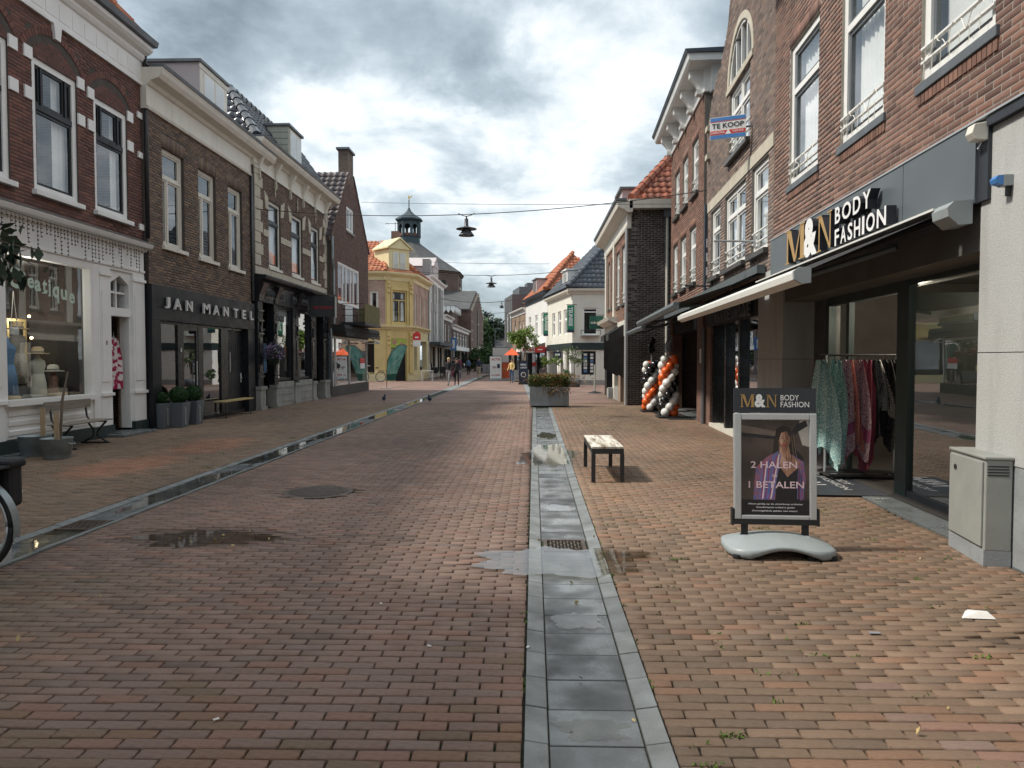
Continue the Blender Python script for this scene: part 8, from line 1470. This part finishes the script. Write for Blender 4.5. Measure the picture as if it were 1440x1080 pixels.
t = empty('lamp_post', (-5.0, 96, 0), 0, 'slim grey lamp post near the far trees', 'lamp post'); MB().tube([(0, 0, 0), (0, 0, 5.6)], [.09, .05], 8).build('post', 'lead', t); MB().box(-.1, .7, -.1, .1, 5.6, 5.75).build('lamp_head', 'lead', t)
# ================================================================== PEOPLE
def person(x, y, rz, hgt_, top, bottom, hair, label, stride=.22, arm=(.15, -.15), long_hair=False, skirt=False, bag=None, bend=None, shoe='cloth_black'):
    """rz: 0 = facing the camera (-Y)"""
    k = hgt_ / 1.75; J = {}
    s_ = stride
    nodes = [('pelvis', (0, 0, .95), .125), ('waist', (0, -.01, 1.10), .115), ('chest', (0, 0, 1.30), .135), ('neck0', (0, 0, 1.45), .075), ('neck', (0, -.01, 1.52), .05), ('head0', (0, -.02, 1.60), .082), ('head1', (0, -.015, 1.69), .078),
        ('hipL', (.09, 0, .90), .10), ('kneeL', (.10, -s_ * .55 - .02, .50), .062), ('ankL', (.10, -s_ * .9, .09), .042), ('toeL', (.11, -s_ * .9 - .16, .035), .032), ('hipR', (-.09, 0, .90), .10), ('kneeR', (-.10, s_ * .35 - .03, .50), .062), ('ankR', (-.10, s_ * .95, .10), .042), ('toeR', (-.11, s_ * .95 - .15, .035), .032),
        ('shL', (.17, 0, 1.41), .06), ('elL', (.22, .04 - arm[0] * .4, 1.14), .043), ('wrL', (.22, -.06 - arm[0], .92 + abs(arm[0]) * .35), .03), ('haL', (.22, -.08 - arm[0] * 1.05, .84 + abs(arm[0]) * .4), .03), ('shR', (-.17, 0, 1.41), .06), ('elR', (-.22, .04 - arm[1] * .4, 1.14), .043), ('wrR', (-.22, -.06 - arm[1], .92 + abs(arm[1]) * .35), .03), ('haR', (-.22, -.08 - arm[1] * 1.05, .84 + abs(arm[1]) * .4), .03)]
    ed = [('pelvis', 'waist'), ('waist', 'chest'), ('chest', 'neck0'), ('neck0', 'neck'), ('neck', 'head0'), ('head0', 'head1'), ('pelvis', 'hipL'), ('hipL', 'kneeL'), ('kneeL', 'ankL'), ('ankL', 'toeL'), ('pelvis', 'hipR'), ('hipR', 'kneeR'), ('kneeR', 'ankR'), ('ankR', 'toeR'), ('neck0', 'shL'), ('shL', 'elL'), ('elL', 'wrL'), ('wrL', 'haL'), ('neck0', 'shR'), ('shR', 'elR'), ('elR', 'wrR'), ('wrR', 'haR')]
    idx = {n_[0]: i for i, n_ in enumerate(nodes)}; me = bpy.data.meshes.new('sk'); me.from_pydata([tuple(c_ * k for c_ in n_[1]) for n_ in nodes], [(idx[a], idx[b]) for a, b in ed], [])
    o = bpy.data.objects.new('sk', me); C.objects.link(o); m_ = o.modifiers.new('s', 'SKIN'); m_.use_smooth_shade = True
    for i, n_ in enumerate(nodes): r_ = n_[2] * k; me.skin_vertices[0].data[i].radius = (r_ * (1.15 if n_[0] in ('chest', 'waist', 'pelvis') else 1), r_); me.skin_vertices[0].data[i].use_root = i == 0
    o.modifiers.new('u', 'SUBSURF').levels = 1
    dg = bpy.context.evaluated_depsgraph_get(); m2 = bpy.data.meshes.new_from_object(o.evaluated_get(dg)); bpy.data.objects.remove(o); bpy.data.meshes.remove(me); m2.name = 'body'; m2.materials.clear()
    for q in (top, bottom, 'skin', shoe): m2.materials.append(M[q])
    vz = [v_.co for v_ in m2.vertices]; mi = []
    for p in m2.polygons:
        c_ = p.center; z = c_.z / k; armx = abs(c_.x / k) > .185
        mi.append(2 if z > 1.50 else (3 if z < .10 and not armx else ((2 if z < .93 + .02 and armx and abs(c_.y / k) >= 0 and z < .95 else 0) if (z > .98 or armx) else 1)))
    m2.polygons.foreach_set('material_index', mi); m2.polygons.foreach_set('use_smooth', [True] * len(m2.polygons))
    a = m2.attributes.new('tint', 'FLOAT_COLOR', 'FACE'); a.data.foreach_set('color', [1.0] * (4 * len(m2.polygons)))
    t = empty('person', (x, y, 0), rz, label, 'person'); b = bpy.data.objects.new('body', m2); C.objects.link(b); b.parent = t
    h_ = MB(); h_.ball((0, .015 * k, 1.685 * k), .098 * k, 12, sz=1.05, sy=1.05); 
    if long_hair: h_.ball((0, .05 * k, 1.58 * k), .085 * k, 10, sz=1.4)
    h_.build('hair', hair, t, smooth=True); MB().ball((0, -.105 * k, 1.625 * k), .014 * k, 6).build('nose', 'skin', t, smooth=True); MB().ball((.03 * k, -.092 * k, 1.65 * k), .009 * k, 6).ball((-.03 * k, -.092 * k, 1.65 * k), .009 * k, 6).build('eyes', 'hair_dark', t)
    mb = MB()
    for sg_, nm in ((1, 'haL'), (-1, 'haR')):
        hx, hy, hz = nodes[idx[nm]][1]
        for fi in range(4): fx = (fi - 1.5) * .018; ln = (.062, .072, .068, .055)[fi]; mb.tube([(hx * k, (hy + fx) * k, hz * k), (hx * k, (hy + fx) * k, (hz - ln * .6) * k), ((hx - sg_ * .012) * k, (hy + fx) * k, (hz - ln) * k)], [.009 * k, .008 * k, .006 * k], 5)
        mb.tube([(hx * k, (hy - .03) * k, (hz + .02) * k), ((hx - sg_ * .01) * k, (hy - .055) * k, (hz - .02) * k)], [.010 * k, .007 * k], 5)
    mb.build('fingers', 'skin', t, smooth=True)
    if skirt: MB().lathe([(.24 * k, .45 * k), (.15 * k, 1.02 * k)], n=14, sy=.8).build('skirt', bottom, t, smooth=True)
    if bag: MB().box(-.30, -.2, -.14, .14, .62 * k, .9 * k).tube([(-.24, -.1, .9 * k), (-.18, 0, 1.4 * k), (-.24, .1, .9 * k)], .012, 5).build('shoulder_bag', bag, t, bevel=.02)
    return t
person(-4.85, 41.2, R(-15), 1.62, 'cloth_black', 'cloth_grey', 'hair_blond', 'blond woman in black top and grey trousers striding up the street', .28, (.2, -.2), True)
person(-4.42, 41.6, R(10), 1.58, 'cloth_black', 'cloth_black', 'hair_dark', 'person in black with dark red collar walking beside the blond woman', .2, (.1, -.15), bag='cloth_purple')
person(-5.75, 56, R(180), 1.70, 'cloth_purple', 'denim', 'hair_dark', 'person in plum shirt and blue jeans walking away', .18); person(-6.3, 57.5, R(180), 1.66, 'cloth_black', 'cloth_black', 'hair_dark', 'person all in black left of the plum shirted walker', .15)
person(-6.1, 68, R(175), 1.64, 'cloth_blue', 'cloth_black', 'hair_dark', 'small distant person in pale blue top and black trousers', .15); person(-4.2, 56, R(180), 1.68, 'cloth_navy', 'cloth_beige', 'hair_dark', 'person in navy jacket and beige trousers with a dark bag', .2, bag='cloth_black')
person(-1.3, 45.8, R(-20), 1.55, 'cloth_yellow', 'denim', 'hair_dark', 'person in pale yellow top and jeans by the chalkboard', .06, (.25, .2))
